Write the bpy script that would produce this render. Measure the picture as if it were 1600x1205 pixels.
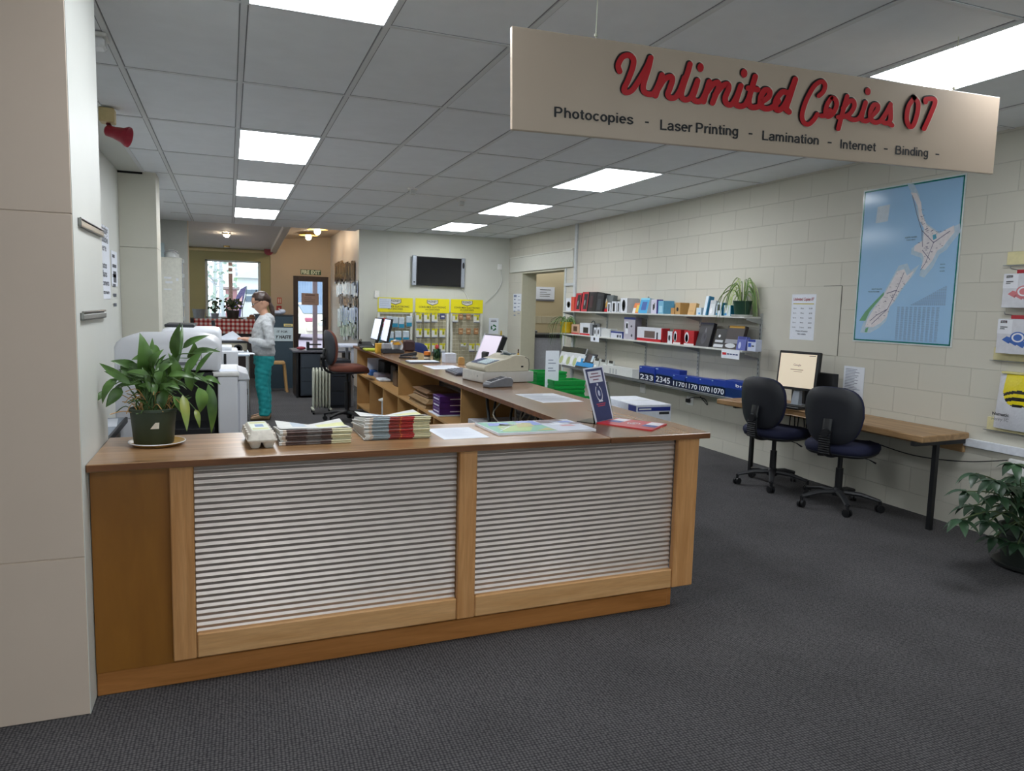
import bpy, bmesh, math, random
from mathutils import Vector, Matrix, Euler
for o in list(bpy.data.objects): bpy.data.objects.remove(o)
S = bpy.context.scene
COL = S.collection
# ---------------------------------------------------------------- camera
F, YAW, PITCH, ROLL, CAMZ = 1140.72, 0.370260, -0.106174, 0.026238, 1.4431
cy, sy, cp, sp, cr, sr = math.cos(YAW), math.sin(YAW), math.cos(PITCH), math.sin(PITCH), math.cos(ROLL), math.sin(ROLL)
FWD = Vector((sy*cp, cy*cp, sp)); R0 = Vector((cy, -sy, 0)); U0 = R0.cross(FWD)
RT = R0*cr + U0*sr; UP = -R0*sr + U0*cr
EYE = Vector((0, 0, CAMZ))
cam = bpy.data.cameras.new('camera'); cam_o = bpy.data.objects.new('camera', cam); COL.objects.link(cam_o)
cam.sensor_width = 36; cam.sensor_fit = 'HORIZONTAL'; cam.lens = F*36/1600; cam.clip_start = .02; cam.clip_end = 300
cam_o.matrix_world = Matrix(((RT.x, UP.x, -FWD.x, EYE.x), (RT.y, UP.y, -FWD.y, EYE.y), (RT.z, UP.z, -FWD.z, EYE.z), (0, 0, 0, 1)))
S.camera = cam_o
# ---------------------------------------------------------------- light
S.view_settings.view_transform = 'Standard'; S.view_settings.look = 'None'
S.view_settings.exposure = 0.05; S.view_settings.gamma = 1.0
LAMP = 14.5           # ceiling panels
SKY = 3.2
w = bpy.data.worlds.new('overcast'); S.world = w; w.use_nodes = True
bg = w.node_tree.nodes['Background']; bg.inputs[0].default_value = (.93, .96, 1, 1); bg.inputs[1].default_value = SKY
# ---------------------------------------------------------------- helpers
def ray(px, py): return RT*((px-800)/F) - UP*((py-602.5)/F) + FWD
def ax(px, py, X): d = ray(px, py); return EYE + d*(X/d.x)
def ay(px, py, Y): d = ray(px, py); return EYE + d*(Y/d.y)
def az(px, py, Z): d = ray(px, py); return EYE + d*((Z-CAMZ)/d.z)
def srgb(h):
    h = h.lstrip('#'); c = [int(h[i:i+2], 16)/255 for i in (0, 2, 4)]
    return tuple(v/12.92 if v <= .04045 else ((v+.055)/1.055)**2.4 for v in c) + (1,)
_m = {}
def mat(col, rough=.5, metal=0, spec=.5, vary=.06, scale=30, bump=0, emit=0, name=None, alpha=None, trans=0, coat=0):
    key = (col, rough, metal, spec, vary, scale, bump, emit, name, alpha, trans, coat)
    if key in _m: return _m[key]
    m = bpy.data.materials.new(name or 'm_'+col.strip('#')); m.use_nodes = True; nt = m.node_tree
    b = nt.nodes['Principled BSDF']; c = srgb(col)
    b.inputs['Base Color'].default_value = c; b.inputs['Roughness'].default_value = rough; b.inputs['Metallic'].default_value = metal
    b.inputs['Specular IOR Level'].default_value = spec
    if coat: b.inputs['Coat Weight'].default_value = coat; b.inputs['Coat Roughness'].default_value = .08
    if trans: b.inputs['Transmission Weight'].default_value = trans
    if emit: b.inputs['Emission Color'].default_value = c; b.inputs['Emission Strength'].default_value = emit
    if (vary or bump) and not emit:
        tc = nt.nodes.new('ShaderNodeTexCoord'); n = nt.nodes.new('ShaderNodeTexNoise'); n.inputs['Scale'].default_value = scale; n.inputs['Detail'].default_value = 3
        nt.links.new(tc.outputs['Object'], n.inputs['Vector'])
        if vary:
            r = nt.nodes.new('ShaderNodeValToRGB'); r.color_ramp.elements[0].position = .3; r.color_ramp.elements[1].position = .7
            r.color_ramp.elements[0].color = tuple(v*(1-vary) for v in c[:3])+(1,); r.color_ramp.elements[1].color = tuple(min(1, v*(1+vary)) for v in c[:3])+(1,)
            nt.links.new(n.outputs['Fac'], r.inputs['Fac']); nt.links.new(r.outputs['Color'], b.inputs['Base Color'])
        if bump:
            bp = nt.nodes.new('ShaderNodeBump'); bp.inputs['Strength'].default_value = bump; bp.inputs['Distance'].default_value = .003
            nt.links.new(n.outputs['Fac'], bp.inputs['Height']); nt.links.new(bp.outputs['Normal'], b.inputs['Normal'])
    _m[key] = m; return m
def wood(c1, c2, axis='x', scale=1, rough=.4, planks=0, name='wood', spec=.4, stretch=14):
    m = bpy.data.materials.new(name); m.use_nodes = True; nt = m.node_tree; L = nt.links.new; b = nt.nodes['Principled BSDF']
    tc = nt.nodes.new('ShaderNodeTexCoord'); mp = nt.nodes.new('ShaderNodeMapping')
    s = [stretch*scale]*3; s['xyz'.index(axis)] = 1.1*scale; mp.inputs['Scale'].default_value = s
    L(tc.outputs['Object'], mp.inputs['Vector'])
    n = nt.nodes.new('ShaderNodeTexNoise'); n.inputs['Scale'].default_value = 1.6; n.inputs['Detail'].default_value = 6; n.inputs['Distortion'].default_value = .9
    L(mp.outputs['Vector'], n.inputs['Vector'])
    r = nt.nodes.new('ShaderNodeValToRGB'); r.color_ramp.elements[0].position = .28; r.color_ramp.elements[1].position = .72
    r.color_ramp.elements[0].color = srgb(c1); r.color_ramp.elements[1].color = srgb(c2)
    L(n.outputs['Fac'], r.inputs['Fac']); out = r.outputs['Color']
    n2 = nt.nodes.new('ShaderNodeTexNoise'); n2.inputs['Scale'].default_value = 9; n2.inputs['Detail'].default_value = 4; L(mp.outputs['Vector'], n2.inputs['Vector'])
    mx = nt.nodes.new('ShaderNodeMix'); mx.data_type = 'RGBA'; mx.blend_type = 'MULTIPLY'; mx.inputs[0].default_value = .35
    L(out, mx.inputs[6]); L(n2.outputs['Color'], mx.inputs[7])
    hs = nt.nodes.new('ShaderNodeHueSaturation'); hs.inputs['Saturation'].default_value = 1; hs.inputs['Value'].default_value = 1.2
    L(mx.outputs[2], hs.inputs['Color']); bw = nt.nodes.new('ShaderNodeRGBToBW'); L(n2.outputs['Color'], bw.inputs[0]); L(bw.outputs[0], mx.inputs[7])
    out = hs.outputs['Color']
    if planks:
        sep = nt.nodes.new('ShaderNodeSeparateXYZ'); L(tc.outputs['Object'], sep.inputs[0])
        d = nt.nodes.new('ShaderNodeMath'); d.operation = 'DIVIDE'; d.inputs[1].default_value = planks; L(sep.outputs[0 if axis == 'y' else 1], d.inputs[0])
        fl = nt.nodes.new('ShaderNodeMath'); fl.operation = 'FLOOR'; L(d.outputs[0], fl.inputs[0])
        wn = nt.nodes.new('ShaderNodeTexWhiteNoise'); wn.noise_dimensions = '1D'; L(fl.outputs[0], wn.inputs['W'])
        mr = nt.nodes.new('ShaderNodeMapRange'); mr.inputs[3].default_value = .72; mr.inputs[4].default_value = 1.25; L(wn.outputs['Value'], mr.inputs[0])
        h2 = nt.nodes.new('ShaderNodeHueSaturation'); L(out, h2.inputs['Color']); L(mr.outputs[0], h2.inputs['Value']); out = h2.outputs['Color']
    L(out, b.inputs['Base Color']); b.inputs['Roughness'].default_value = rough; b.inputs['Specular IOR Level'].default_value = spec
    bp = nt.nodes.new('ShaderNodeBump'); bp.inputs['Strength'].default_value = .05; L(n2.outputs['Fac'], bp.inputs['Height']); L(bp.outputs['Normal'], b.inputs['Normal'])
    return m
def glass_mat(tint='#eef4f4', rough=.02, name='glass'):
    m = bpy.data.materials.new(name); m.use_nodes = True; nt = m.node_tree
    nt.nodes.remove(nt.nodes['Principled BSDF']); out = nt.nodes['Material Output']
    t = nt.nodes.new('ShaderNodeBsdfTransparent'); t.inputs[0].default_value = srgb(tint)
    g = nt.nodes.new('ShaderNodeBsdfGlossy'); g.inputs['Roughness'].default_value = rough
    fr = nt.nodes.new('ShaderNodeFresnel'); fr.inputs[0].default_value = 1.3
    mx = nt.nodes.new('ShaderNodeMixShader'); nt.links.new(fr.outputs[0], mx.inputs[0]); nt.links.new(t.outputs[0], mx.inputs[1]); nt.links.new(g.outputs[0], mx.inputs[2])
    nt.links.new(mx.outputs[0], out.inputs['Surface']); return m
_txt = {}
def text_geo(s, bold=0.0, shear=0.0):
    k = (s, bold, shear)
    if k not in _txt:
        c = bpy.data.curves.new('t', 'FONT'); c.body = s; c.size = 1; c.offset = bold; c.shear = shear; c.resolution_u = 3; c.fill_mode = 'FRONT'
        o = bpy.data.objects.new('t', c); me = o.to_mesh()
        vs = [v.co.copy() for v in me.vertices]; fs = [tuple(p.vertices) for p in me.polygons]
        o.to_mesh_clear(); bpy.data.objects.remove(o); bpy.data.curves.remove(c)
        _txt[k] = (vs, fs)
    return _txt[k]
class MB:
    def __init__(self): self.bm = bmesh.new()
    def face(self, pts, mi=0):
        f = self.bm.faces.new([self.bm.verts.new(p) for p in pts]); f.material_index = mi; return f
    def hexa(self, p, mi=0, bev=0, seg=1):      # 8 points: bottom loop 0-3, top loop 4-7
        v = [self.bm.verts.new(q) for q in p]; fs = []
        for q in ((3, 2, 1, 0), (4, 5, 6, 7), (0, 1, 5, 4), (1, 2, 6, 5), (2, 3, 7, 6), (3, 0, 4, 7)):
            f = self.bm.faces.new([v[i] for i in q]); f.material_index = mi; fs.append(f)
        if bev: bmesh.ops.bevel(self.bm, geom=list({e for f in fs for e in f.edges}), offset=bev, segments=seg, affect='EDGES', profile=.5)
        return self
    def box(self, x0, x1, y0, y1, z0, z1, bev=0, mi=0, M=None, seg=1):
        p = [Vector(q) for q in ((x0, y0, z0), (x1, y0, z0), (x1, y1, z0), (x0, y1, z0), (x0, y0, z1), (x1, y0, z1), (x1, y1, z1), (x0, y1, z1))]
        if M is not None: p = [M @ q for q in p]
        return self.hexa(p, mi, bev, seg)
    def prism(self, pts, vec, mi=0, bev=0, seg=1):
        vec = Vector(vec); pts = [Vector(p) for p in pts]; n = len(pts)
        a = [self.bm.verts.new(p) for p in pts]; b = [self.bm.verts.new(p+vec) for p in pts]
        nrm = Vector((0, 0, 0))
        for i in range(n): nrm += pts[i].cross(pts[(i+1) % n])
        if nrm.dot(vec) > 0: a.reverse(); b.reverse()
        fs = [self.bm.faces.new(a), self.bm.faces.new(list(reversed(b)))]
        for i in range(n): fs.append(self.bm.faces.new((a[(i+1) % n], a[i], b[i], b[(i+1) % n])))
        for f in fs: f.material_index = mi
        if bev: bmesh.ops.bevel(self.bm, geom=list({e for f in fs for e in f.edges}), offset=bev, segments=seg, affect='EDGES', profile=.5)
        return self
    def tube(self, pts, r, n=8, mi=0, caps=True, flat=1.0, up=None):
        pts = [Vector(p) for p in pts]; k = len(pts); rs = r if isinstance(r, (list, tuple)) else [r]*k; rings = []
        prev = None
        for i, p in enumerate(pts):
            t = (pts[min(i+1, k-1)]-pts[max(i-1, 0)]); t = t.normalized() if t.length > 1e-9 else Vector((0, 0, 1))
            if prev is None:
                a = Vector(up) if up is not None else (Vector((0, 0, 1)) if abs(t.z) < .9 else Vector((1, 0, 0)))
            else: a = prev
            s = t.cross(a); s = s.normalized() if s.length > 1e-6 else t.orthogonal().normalized(); u = s.cross(t).normalized(); prev = u
            rings.append([self.bm.verts.new(p + s*(rs[i]*math.cos(2*math.pi*j/n)) + u*(rs[i]*flat*math.sin(2*math.pi*j/n))) for j in range(n)])
        for i in range(k-1):
            for j in range(n):
                f = self.bm.faces.new((rings[i][j], rings[i][(j+1) % n], rings[i+1][(j+1) % n], rings[i+1][j])); f.material_index = mi
        if caps:
            for rg in (list(reversed(rings[0])), rings[-1]):
                f = self.bm.faces.new(rg); f.material_index = mi
        return self
    def lathe(self, prof, c=(0, 0, 0), n=20, mi=0, sx=1, sy=1, M=None):
        c = Vector(c); rings = []
        for r, z in prof:
            pts = [Vector((r*sx*math.cos(2*math.pi*j/n), r*sy*math.sin(2*math.pi*j/n), z)) for j in range(n)]
            rings.append([self.bm.verts.new((M @ p if M is not None else p)+c) for p in pts])
        for i in range(len(prof)-1):
            for j in range(n):
                f = self.bm.faces.new((rings[i][j], rings[i][(j+1) % n], rings[i+1][(j+1) % n], rings[i+1][j])); f.material_index = mi
        for rg, q in ((list(reversed(rings[0])), prof[0]), (rings[-1], prof[-1])):
            if q[0] > 1e-4: f = self.bm.faces.new(rg); f.material_index = mi
        return self
    def ball(self, c, rx, ry, rz, n=14, m=9, mi=0, M=None):
        return self.lathe([(math.sin(math.pi*i/m)*1 + 1e-5, -math.cos(math.pi*i/m)) for i in range(m+1)], c, n, mi, M=(M if M is not None else Matrix.Identity(3)) @ Matrix.Diagonal((rx, ry, rz)))
    def loft(self, rings, mi=0, caps=True):
        rs = [[self.bm.verts.new(p) for p in r] for r in rings]; n = len(rs[0])
        for i in range(len(rs)-1):
            for j in range(n):
                f = self.bm.faces.new((rs[i][j], rs[i][(j+1) % n], rs[i+1][(j+1) % n], rs[i+1][j])); f.material_index = mi
        if caps:
            for rg in (list(reversed(rs[0])), rs[-1]): f = self.bm.faces.new(rg); f.material_index = mi
        return self
    def text(self, s, org, xd, ud, width=None, height=.05, mi=0, bold=0.0, shear=0.0, align='L', lift=0.0):
        vs, fs = text_geo(s, bold, shear)
        if not vs: return self
        xd = Vector(xd).normalized(); ud = Vector(ud).normalized(); nrm = xd.cross(ud)
        x0 = min(v.x for v in vs); x1 = max(v.x for v in vs); k = height/.7
        kx = width/(x1-x0) if width else k
        off = {'L': 0, 'C': -(x1-x0)*kx/2, 'R': -(x1-x0)*kx}[align]
        org = Vector(org)
        nv = [self.bm.verts.new(org + xd*((v.x-x0)*kx+off) + ud*(v.y*k) + nrm*lift) for v in vs]
        for f in fs:
            try: g = self.bm.faces.new([nv[i] for i in f]); g.material_index = mi
            except ValueError: pass
        return self
    def rect(self, org, xd, ud, x0, x1, z0, z1, mi=0, lift=.0006):
        xd = Vector(xd).normalized(); ud = Vector(ud).normalized(); o = Vector(org)+xd.cross(ud)*lift
        self.face([o+xd*x0+ud*z0, o+xd*x1+ud*z0, o+xd*x1+ud*z1, o+xd*x0+ud*z1], mi); return self
    def build(self, name, mats, parent=None, smooth=False, local=False, angle=40):
        me = bpy.data.meshes.new(name)
        if not isinstance(mats, (list, tuple)): mats = [mats]
        for m in mats: me.materials.append(m)
        bmesh.ops.recalc_face_normals(self.bm, faces=[f for f in self.bm.faces if len(f.verts) >= 3 and any(len(e.link_faces) > 1 for e in f.edges)])
        self.bm.to_mesh(me); self.bm.free()
        o = bpy.data.objects.new(name, me); COL.objects.link(o)
        if smooth:
            me.polygons.foreach_set('use_smooth', [True]*len(me.polygons))
            try: me.set_sharp_from_angle(angle=math.radians(angle))
            except Exception: pass
        if parent is not None:
            o.parent = parent
            if not local:
                loc = parent.location.copy()
                if parent.parent is not None: loc = loc + parent.parent.location
                me.transform(Matrix.Translation(-loc))
        return o
def tag(o, label, cat, group=None):
    o['label'] = label; o['category'] = cat
    if group: o['group'] = group
    return o
def thing(name, label, cat, loc=(0, 0, 0), rz=0, group=None):
    o = bpy.data.objects.new(name, None); COL.objects.link(o); o.empty_display_size = .05
    o.location = loc; o.rotation_euler = (0, 0, rz); return tag(o, label, cat, group)
def recentre(o):
    me = o.data; n = len(me.vertices)
    xs = [v.co for v in me.vertices]
    c = Vector(((min(v.x for v in xs)+max(v.x for v in xs))/2, (min(v.y for v in xs)+max(v.y for v in xs))/2, min(v.z for v in xs)))
    me.transform(Matrix.Translation(-c)); o.location = c; return o
def single(mb, name, label, cat, mats, group=None, smooth=False, angle=40):
    return tag(recentre(mb.build(name, mats, smooth=smooth, angle=angle)), label, cat, group)
def struct(mb, name, mats, parent=None, smooth=False):
    o = mb.build(name, mats, parent, smooth)
    if parent is None: o['kind'] = 'structure'
    return o
def copy_tree(root, loc, rz=0, label=None, group=None):
    r = root.copy(); COL.objects.link(r); r.location = loc; r.rotation_euler = (0, 0, rz)
    if label: r['label'] = label
    if group: r['group'] = group
    for ch in list(root.children):
        c = ch.copy(); COL.objects.link(c); c.parent = r
        for g in list(ch.children):
            d = g.copy(); COL.objects.link(d); d.parent = c
    return r
def smoothpath(pts, n=6):
    pts = [Vector(p) for p in pts]; out = []
    for i in range(len(pts)-1):
        p0, p1, p2, p3 = pts[max(i-1, 0)], pts[i], pts[i+1], pts[min(i+2, len(pts)-1)]
        for k in range(n):
            t = k/n; out.append(.5*((2*p1)+(p2-p0)*t+(2*p0-5*p1+4*p2-p3)*t*t+(3*p1-p0-3*p2+p3)*t**3))
    out.append(pts[-1]); return out
X, Y, Z = Vector((1, 0, 0)), Vector((0, 1, 0)), Vector((0, 0, 1))
RH = 2.685; XW = 4.757; YB = 12.55; YF = 16.3; CT = .87
rnd = random.Random(7)
# common materials
M_white = mat('#e9e9e6', .5); M_paper = mat('#e6ebf4', .7, vary=.02); M_black = mat('#17181b', .45); M_dark = mat('#26282c', .5)
M_ink = mat('#1c1d22', .6, vary=0, name='ink'); M_inkgrey = mat('#6d7078', .6, vary=0, name='ink_grey'); M_chrome = mat('#c9ccce', .22, 1); M_steel = mat('#a6aaac', .4, .9)
M_red = mat('#c4202a', .45); M_blue = mat('#14389c', .4); M_yellow = mat('#e9dc12', .5); M_greyp = mat('#9a9da0', .5); M_cream = mat('#dcd8c8', .5)
M_glass = glass_mat()
# ---------------------------------------------------------------- setting
def carpet_mat():
    m = bpy.data.materials.new('carpet'); m.use_nodes = True; nt = m.node_tree; L = nt.links.new; b = nt.nodes['Principled BSDF']
    tc = nt.nodes.new('ShaderNodeTexCoord'); mp = nt.nodes.new('ShaderNodeMapping'); mp.inputs['Scale'].default_value = (1, 1, 1); mp.inputs['Rotation'].default_value = (0, 0, .02)
    L(tc.outputs['Object'], mp.inputs['Vector'])
    v = nt.nodes.new('ShaderNodeTexVoronoi'); v.inputs['Scale'].default_value = 85; v.inputs['Randomness'].default_value = .25; L(mp.outputs['Vector'], v.inputs['Vector'])
    r = nt.nodes.new('ShaderNodeValToRGB'); r.color_ramp.elements[0].position = .05; r.color_ramp.elements[1].position = .6
    r.color_ramp.elements[0].color = srgb('#716f6f'); r.color_ramp.elements[1].color = srgb('#3b3a3d'); L(v.outputs['Distance'], r.inputs['Fac'])
    n = nt.nodes.new('ShaderNodeTexNoise'); n.inputs['Scale'].default_value = 2.2; n.inputs['Detail'].default_value = 3; L(mp.outputs['Vector'], n.inputs['Vector'])
    mr = nt.nodes.new('ShaderNodeMapRange'); mr.inputs[1].default_value = .3; mr.inputs[2].default_value = .7; mr.inputs[3].default_value = .88; mr.inputs[4].default_value = 1.1; L(n.outputs['Fac'], mr.inputs[0])
    h = nt.nodes.new('ShaderNodeHueSaturation'); L(r.outputs['Color'], h.inputs['Color']); L(mr.outputs[0], h.inputs['Value']); L(h.outputs['Color'], b.inputs['Base Color'])
    b.inputs['Roughness'].default_value = .95; b.inputs['Specular IOR Level'].default_value = .1
    bp = nt.nodes.new('ShaderNodeBump'); bp.invert = True; bp.inputs['Strength'].default_value = .6; bp.inputs['Distance'].default_value = .004; L(v.outputs['Distance'], bp.inputs['Height']); L(bp.outputs['Normal'], b.inputs['Normal'])
    return m
def block_mat(col, u='y'):
    m = bpy.data.materials.new('painted_block'); m.use_nodes = True; nt = m.node_tree; L = nt.links.new; b = nt.nodes['Principled BSDF']
    tc = nt.nodes.new('ShaderNodeTexCoord'); sp = nt.nodes.new('ShaderNodeSeparateXYZ'); cb = nt.nodes.new('ShaderNodeCombineXYZ'); L(tc.outputs['Object'], sp.inputs[0])
    a = nt.nodes.new('ShaderNodeMath'); a.operation = 'ADD'; a.inputs[1].default_value = -3.532+.406*20; L(sp.outputs['Y'], a.inputs[0])
    z = nt.nodes.new('ShaderNodeMath'); z.operation = 'ADD'; z.inputs[1].default_value = -.7225+.1945*4; L(sp.outputs['Z'], z.inputs[0])
    L(a.outputs[0], cb.inputs[0]); L(z.outputs[0], cb.inputs[1])
    t = nt.nodes.new('ShaderNodeTexBrick'); L(cb.outputs[0], t.inputs['Vector']); t.inputs['Scale'].default_value = 1; t.inputs['Brick Width'].default_value = .406; t.inputs['Row Height'].default_value = .1945
    t.inputs['Mortar Size'].default_value = .003; t.inputs['Mortar Smooth'].default_value = .3; t.offset = .5
    c = srgb(col); t.inputs['Color1'].default_value = c; t.inputs['Color2'].default_value = tuple(v*.97 for v in c[:3])+(1,); t.inputs['Mortar'].default_value = tuple(v*.88 for v in c[:3])+(1,)
    L(t.outputs['Color'], b.inputs['Base Color']); b.inputs['Roughness'].default_value = .6; b.inputs['Specular IOR Level'].default_value = .35
    n = nt.nodes.new('ShaderNodeTexNoise'); n.inputs['Scale'].default_value = 60; n.inputs['Detail'].default_value = 4; L(tc.outputs['Object'], n.inputs['Vector'])
    mm = nt.nodes.new('ShaderNodeMath'); mm.operation = 'MULTIPLY_ADD'; mm.inputs[1].default_value = -1; L(t.outputs['Fac'], mm.inputs[0])
    n2 = nt.nodes.new('ShaderNodeMath'); n2.operation = 'MULTIPLY'; n2.inputs[1].default_value = .12; L(n.outputs['Fac'], n2.inputs[0]); L(n2.outputs[0], mm.inputs[2])
    bp = nt.nodes.new('ShaderNodeBump'); bp.inputs['Strength'].default_value = .8; bp.inputs['Distance'].default_value = .006; L(mm.outputs[0], bp.inputs['Height']); L(bp.outputs['Normal'], b.inputs['Normal'])
    return m
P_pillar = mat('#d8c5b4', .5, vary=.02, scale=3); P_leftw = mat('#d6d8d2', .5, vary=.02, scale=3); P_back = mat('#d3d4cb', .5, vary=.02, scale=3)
P_tan = mat('#c6b49c', .6, vary=.02, scale=3); P_green = mat('#a59c70', .6, vary=.03, scale=3); P_ceil = mat('#eef2f6', .75, vary=.02, scale=8); P_lilac = mat('#d9cfc6', .5, vary=.02, scale=3)
P_block = block_mat('#d0cdc0'); P_bar = mat('#dde0e2', .5, vary=.01); P_trim = mat('#dcdcd2', .5, vary=.02)
struct(MB().box(-3.6, 7.6, -3.3, 16.4, -.1, 0), 'floor', carpet_mat())
# main ceiling: slab, T-bar grid
c = MB().box(-3.6, 7.6, -3.3, 12.55, RH, RH+.12); c.box(-3.6, 2.05, 12.55, 12.95, RH, RH+.12)
struct(c, 'ceiling', P_ceil)
gx = [-.524+.6*i for i in range(9)]; gy = [4.604+1.2*i for i in range(-6, 7)]
t = MB()
for x in gx: t.box(x-.013, x+.013, -3.2, 12.9, RH-.006, RH+.001)
for y in gy: t.box(-.77, XW, y-.011, y+.011, RH-.005, RH+.001)
t.box(-.79, -.76, 3.35, 8.2, RH-.01, RH+.001)
for sx in (-1, 1):
    for x in gx: t.box(x+sx*.0165-.0025, x+sx*.0165+.0025, -3.2, 12.9, RH-.0015, RH+.001, mi=1)
for y in gy: t.box(-.77, XW, y-.014, y-.011, RH-.0015, RH+.001, mi=1)
o = struct(t, 'trim_1', [P_bar, mat('#8c8f92', .8, vary=0)])  # grey strips along the bars carry their shadow lines as colour
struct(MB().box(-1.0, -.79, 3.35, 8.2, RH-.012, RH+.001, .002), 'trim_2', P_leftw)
# right wall of painted blocks, with the doorway
wr = MB().box(XW, XW+.25, -3.3, 10.16, 0, RH).box(XW, XW+.25, 10.16, 11.9, 2.05, RH).box(XW, XW+.25, 11.9, 12.7, 0, RH)
struct(wr, 'wall_right', P_block)
struct(MB().box(XW-.004, XW+.262, 11.88, 11.905, 0, 2.05).box(XW-.004, XW+.262, 10.155, 10.18, 0, 2.05).box(XW-.004, XW+.262, 10.155, 11.905, 2.035, 2.052), 'trim_3', mat('#cfcdb6', .5, vary=.02))
struct(MB().box(XW-.035, XW, 9.83, 12.42, 2.065, 2.31, .004).box(XW-.045, XW, 9.83, 12.42, 2.31, 2.335, .003), 'trim_4', P_trim)
# corridor beyond the doorway
P_corr = mat('#c9bb98', .6, vary=.02, scale=3)
cw = MB().box(5.0, 7.6, 13.3, 13.45, 0, RH); struct(cw, 'wall_corridor_back', P_corr)
struct(MB().box(7.5, 7.6, 8.9, 13.3, 0, RH).box(5.0, 7.6, 8.8, 8.9, 0, RH), 'wall_corridor_side', P_corr)
tl = MB()
for i in range(16): tl.box(5.02+.105*i, 5.12+.105*i, 13.292, 13.3, 1.15, 1.29, .002)
struct(tl, 'trim_5', mat('#c6bfa6', .25, vary=.05, scale=2))
# back wall with the television
bwl = MB()
for x0, x1 in ((2.05, 2.52), (2.523, 3.72), (3.723, XW)):
    bwl.box(x0, x1, YB, YB+.15, 0, 2.28).box(x0, x1, YB, YB+.15, 2.283, RH)
bwl.box(2.051, XW, YB+.003, YB+.14, 0, RH)
struct(bwl, 'wall_back', P_back)
# passage wall, cafe walls
struct(MB().box(2.05, 2.2, YB+.151, 16.4, 0, 2.95), 'wall_passage', P_lilac)
xw0, xw1 = ay(320, 405, YF).x, ay(407, 409, YF).x
zw1 = ay(364, 407, YF).z; zw0 = ay(364, 499, YF).z; xd0, xd1, zd1 = ay(458, 432, YF).x, ay(513, 432, YF).x, ay(485, 432, YF).z
xs = .82
g = MB().box(-3.6, xw0, YF, YF+.15, 0, 2.9).box(xw1, xs, YF, YF+.15, 0, 2.9).box(xw0, xw1, YF, YF+.15, 0, zw0).box(xw0, xw1, YF, YF+.15, zw1, 2.9)
struct(g, 'wall_green', P_green)
g = MB().box(xs, xd0, YF-.02, YF+.15, 0, 2.95).box(xd1, 2.2, YF-.02, YF+.15, 0, 2.95).box(xd0, xd1, YF-.02, YF+.15, zd1, 2.95)
struct(g, 'wall_tan', P_tan)
struct(MB().box(-3.6, -.61, 12.95, 13.1, 0, RH+.1), 'wall_cafe_front', mat('#b9bab4', .5, vary=.02))
struct(MB().box(-.62, -.6, 12.96, 13.1, 0, RH+.1), 'wall_end_lit', P_tan)  # tan skin on the wall end, standing in for warm light on it
struct(MB().box(-3.6, -3.5, 13.1, 16.4, 0, .8).box(-3.6, -3.5, 13.1, 16.4, 2.3, 2.9).box(-3.6, -3.5, 13.1, 13.3, .8, 2.3).box(-3.6, -3.5, 16.1, 16.4, .8, 2.3), 'wall_cafe_left', P_green)
w3 = MB().box(-3.58, -3.52, 13.3, 16.1, .8, .86).box(-3.58, -3.52, 13.3, 16.1, 2.24, 2.3)  # unseen window added to bring more daylight into the cafe
for y_ in (13.3, 14.67, 16.04): w3.box(-3.58, -3.52, y_, y_+.06, .86, 2.24)
o = struct(w3, 'fill_window', M_white); struct(MB().box(-3.552, -3.546, 13.33, 16.07, .84, 2.26), 'pane', M_glass, o)
cz = lambda y: 2.72 - (y-12.95)*(2.72-2.5)/(YF-12.95)
c2 = MB().hexa([(-3.6, 12.96, cz(12.96)), (.92, 12.96, cz(12.96)), (.92, 16.4, cz(16.4)), (-3.6, 16.4, cz(16.4)), (-3.6, 12.96, 3.05), (.92, 12.96, 3.05), (.92, 16.4, 3.05), (-3.6, 16.4, 3.05)])
struct(c2, 'ceiling_cafe', mat('#dedad6', .7, vary=.02))
c3 = MB().hexa([(.92, 12.56, 2.8), (2.2, 12.56, 2.86), (2.2, 16.4, 2.86), (.92, 16.4, 2.74), (.92, 12.56, 3.05), (2.2, 12.56, 3.05), (2.2, 16.4, 3.05), (.92, 16.4, 3.05)])
struct(c3, 'ceiling_passage', mat('#cdbfae', .7, vary=.02))
struct(MB().hexa([(.86, 12.96, 2.66), (.98, 12.96, 2.66), (.93, 16.3, 2.44), (.81, 16.3, 2.44), (.86, 12.96, 2.8), (.98, 12.96, 2.8), (.93, 16.3, 2.8), (.81, 16.3, 2.8)], bev=.006), 'trim_7', mat('#cdc6bb', .5, vary=.02))
struct(MB().tube([(-3.4, YF-.06, 2.44), (.8, YF-.06, 2.46)], .03), 'trim_8', mat('#cbb98f', .5))
# left: the front pillar (panels with open joints), recess wall, pilaster
zj1, zj2 = ay(60, 331, 2.755).z, ay(60, 877, 2.755).z
pl = MB(); zz = [0, zj2, zj1, RH]
for i in range(3): pl.box(-3.6, -.47, 2.755, 3.33, zz[i]+.0015, zz[i+1]-.0015, .0015)
pl.box(-3.6, -.474, 2.76, 3.325, 0, RH)
struct(pl, 'wall_left_front', P_pillar)
struct(MB().box(-.4705, -.468, 2.757, 3.33, 0, RH), 'pillar_side_lit', P_leftw)  # pillar side skinned cooler and whiter, standing in for its lamp light
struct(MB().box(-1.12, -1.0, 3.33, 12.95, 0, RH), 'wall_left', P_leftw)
pz = ay(200, 403, 8.2).z
pp = MB().box(-1.0, -.665, 8.2, 8.62, 0, 1.94, .002).box(-1.0, -.665, 8.2, 8.62, 1.943, RH-.03, .002).box(-.78, -.665, 8.2, 8.62, RH-.03, RH)
struct(pp, 'wall_left_pilaster', mat('#cbc9bb', .5, vary=.02, scale=3))
struct(MB().box(-1.0, -.78, 8.19, 8.25, RH-.03, RH-.012), 'gap_shade', mat('#111111', .9, vary=0))  # black strip standing in for the shade of a ceiling gap
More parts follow.
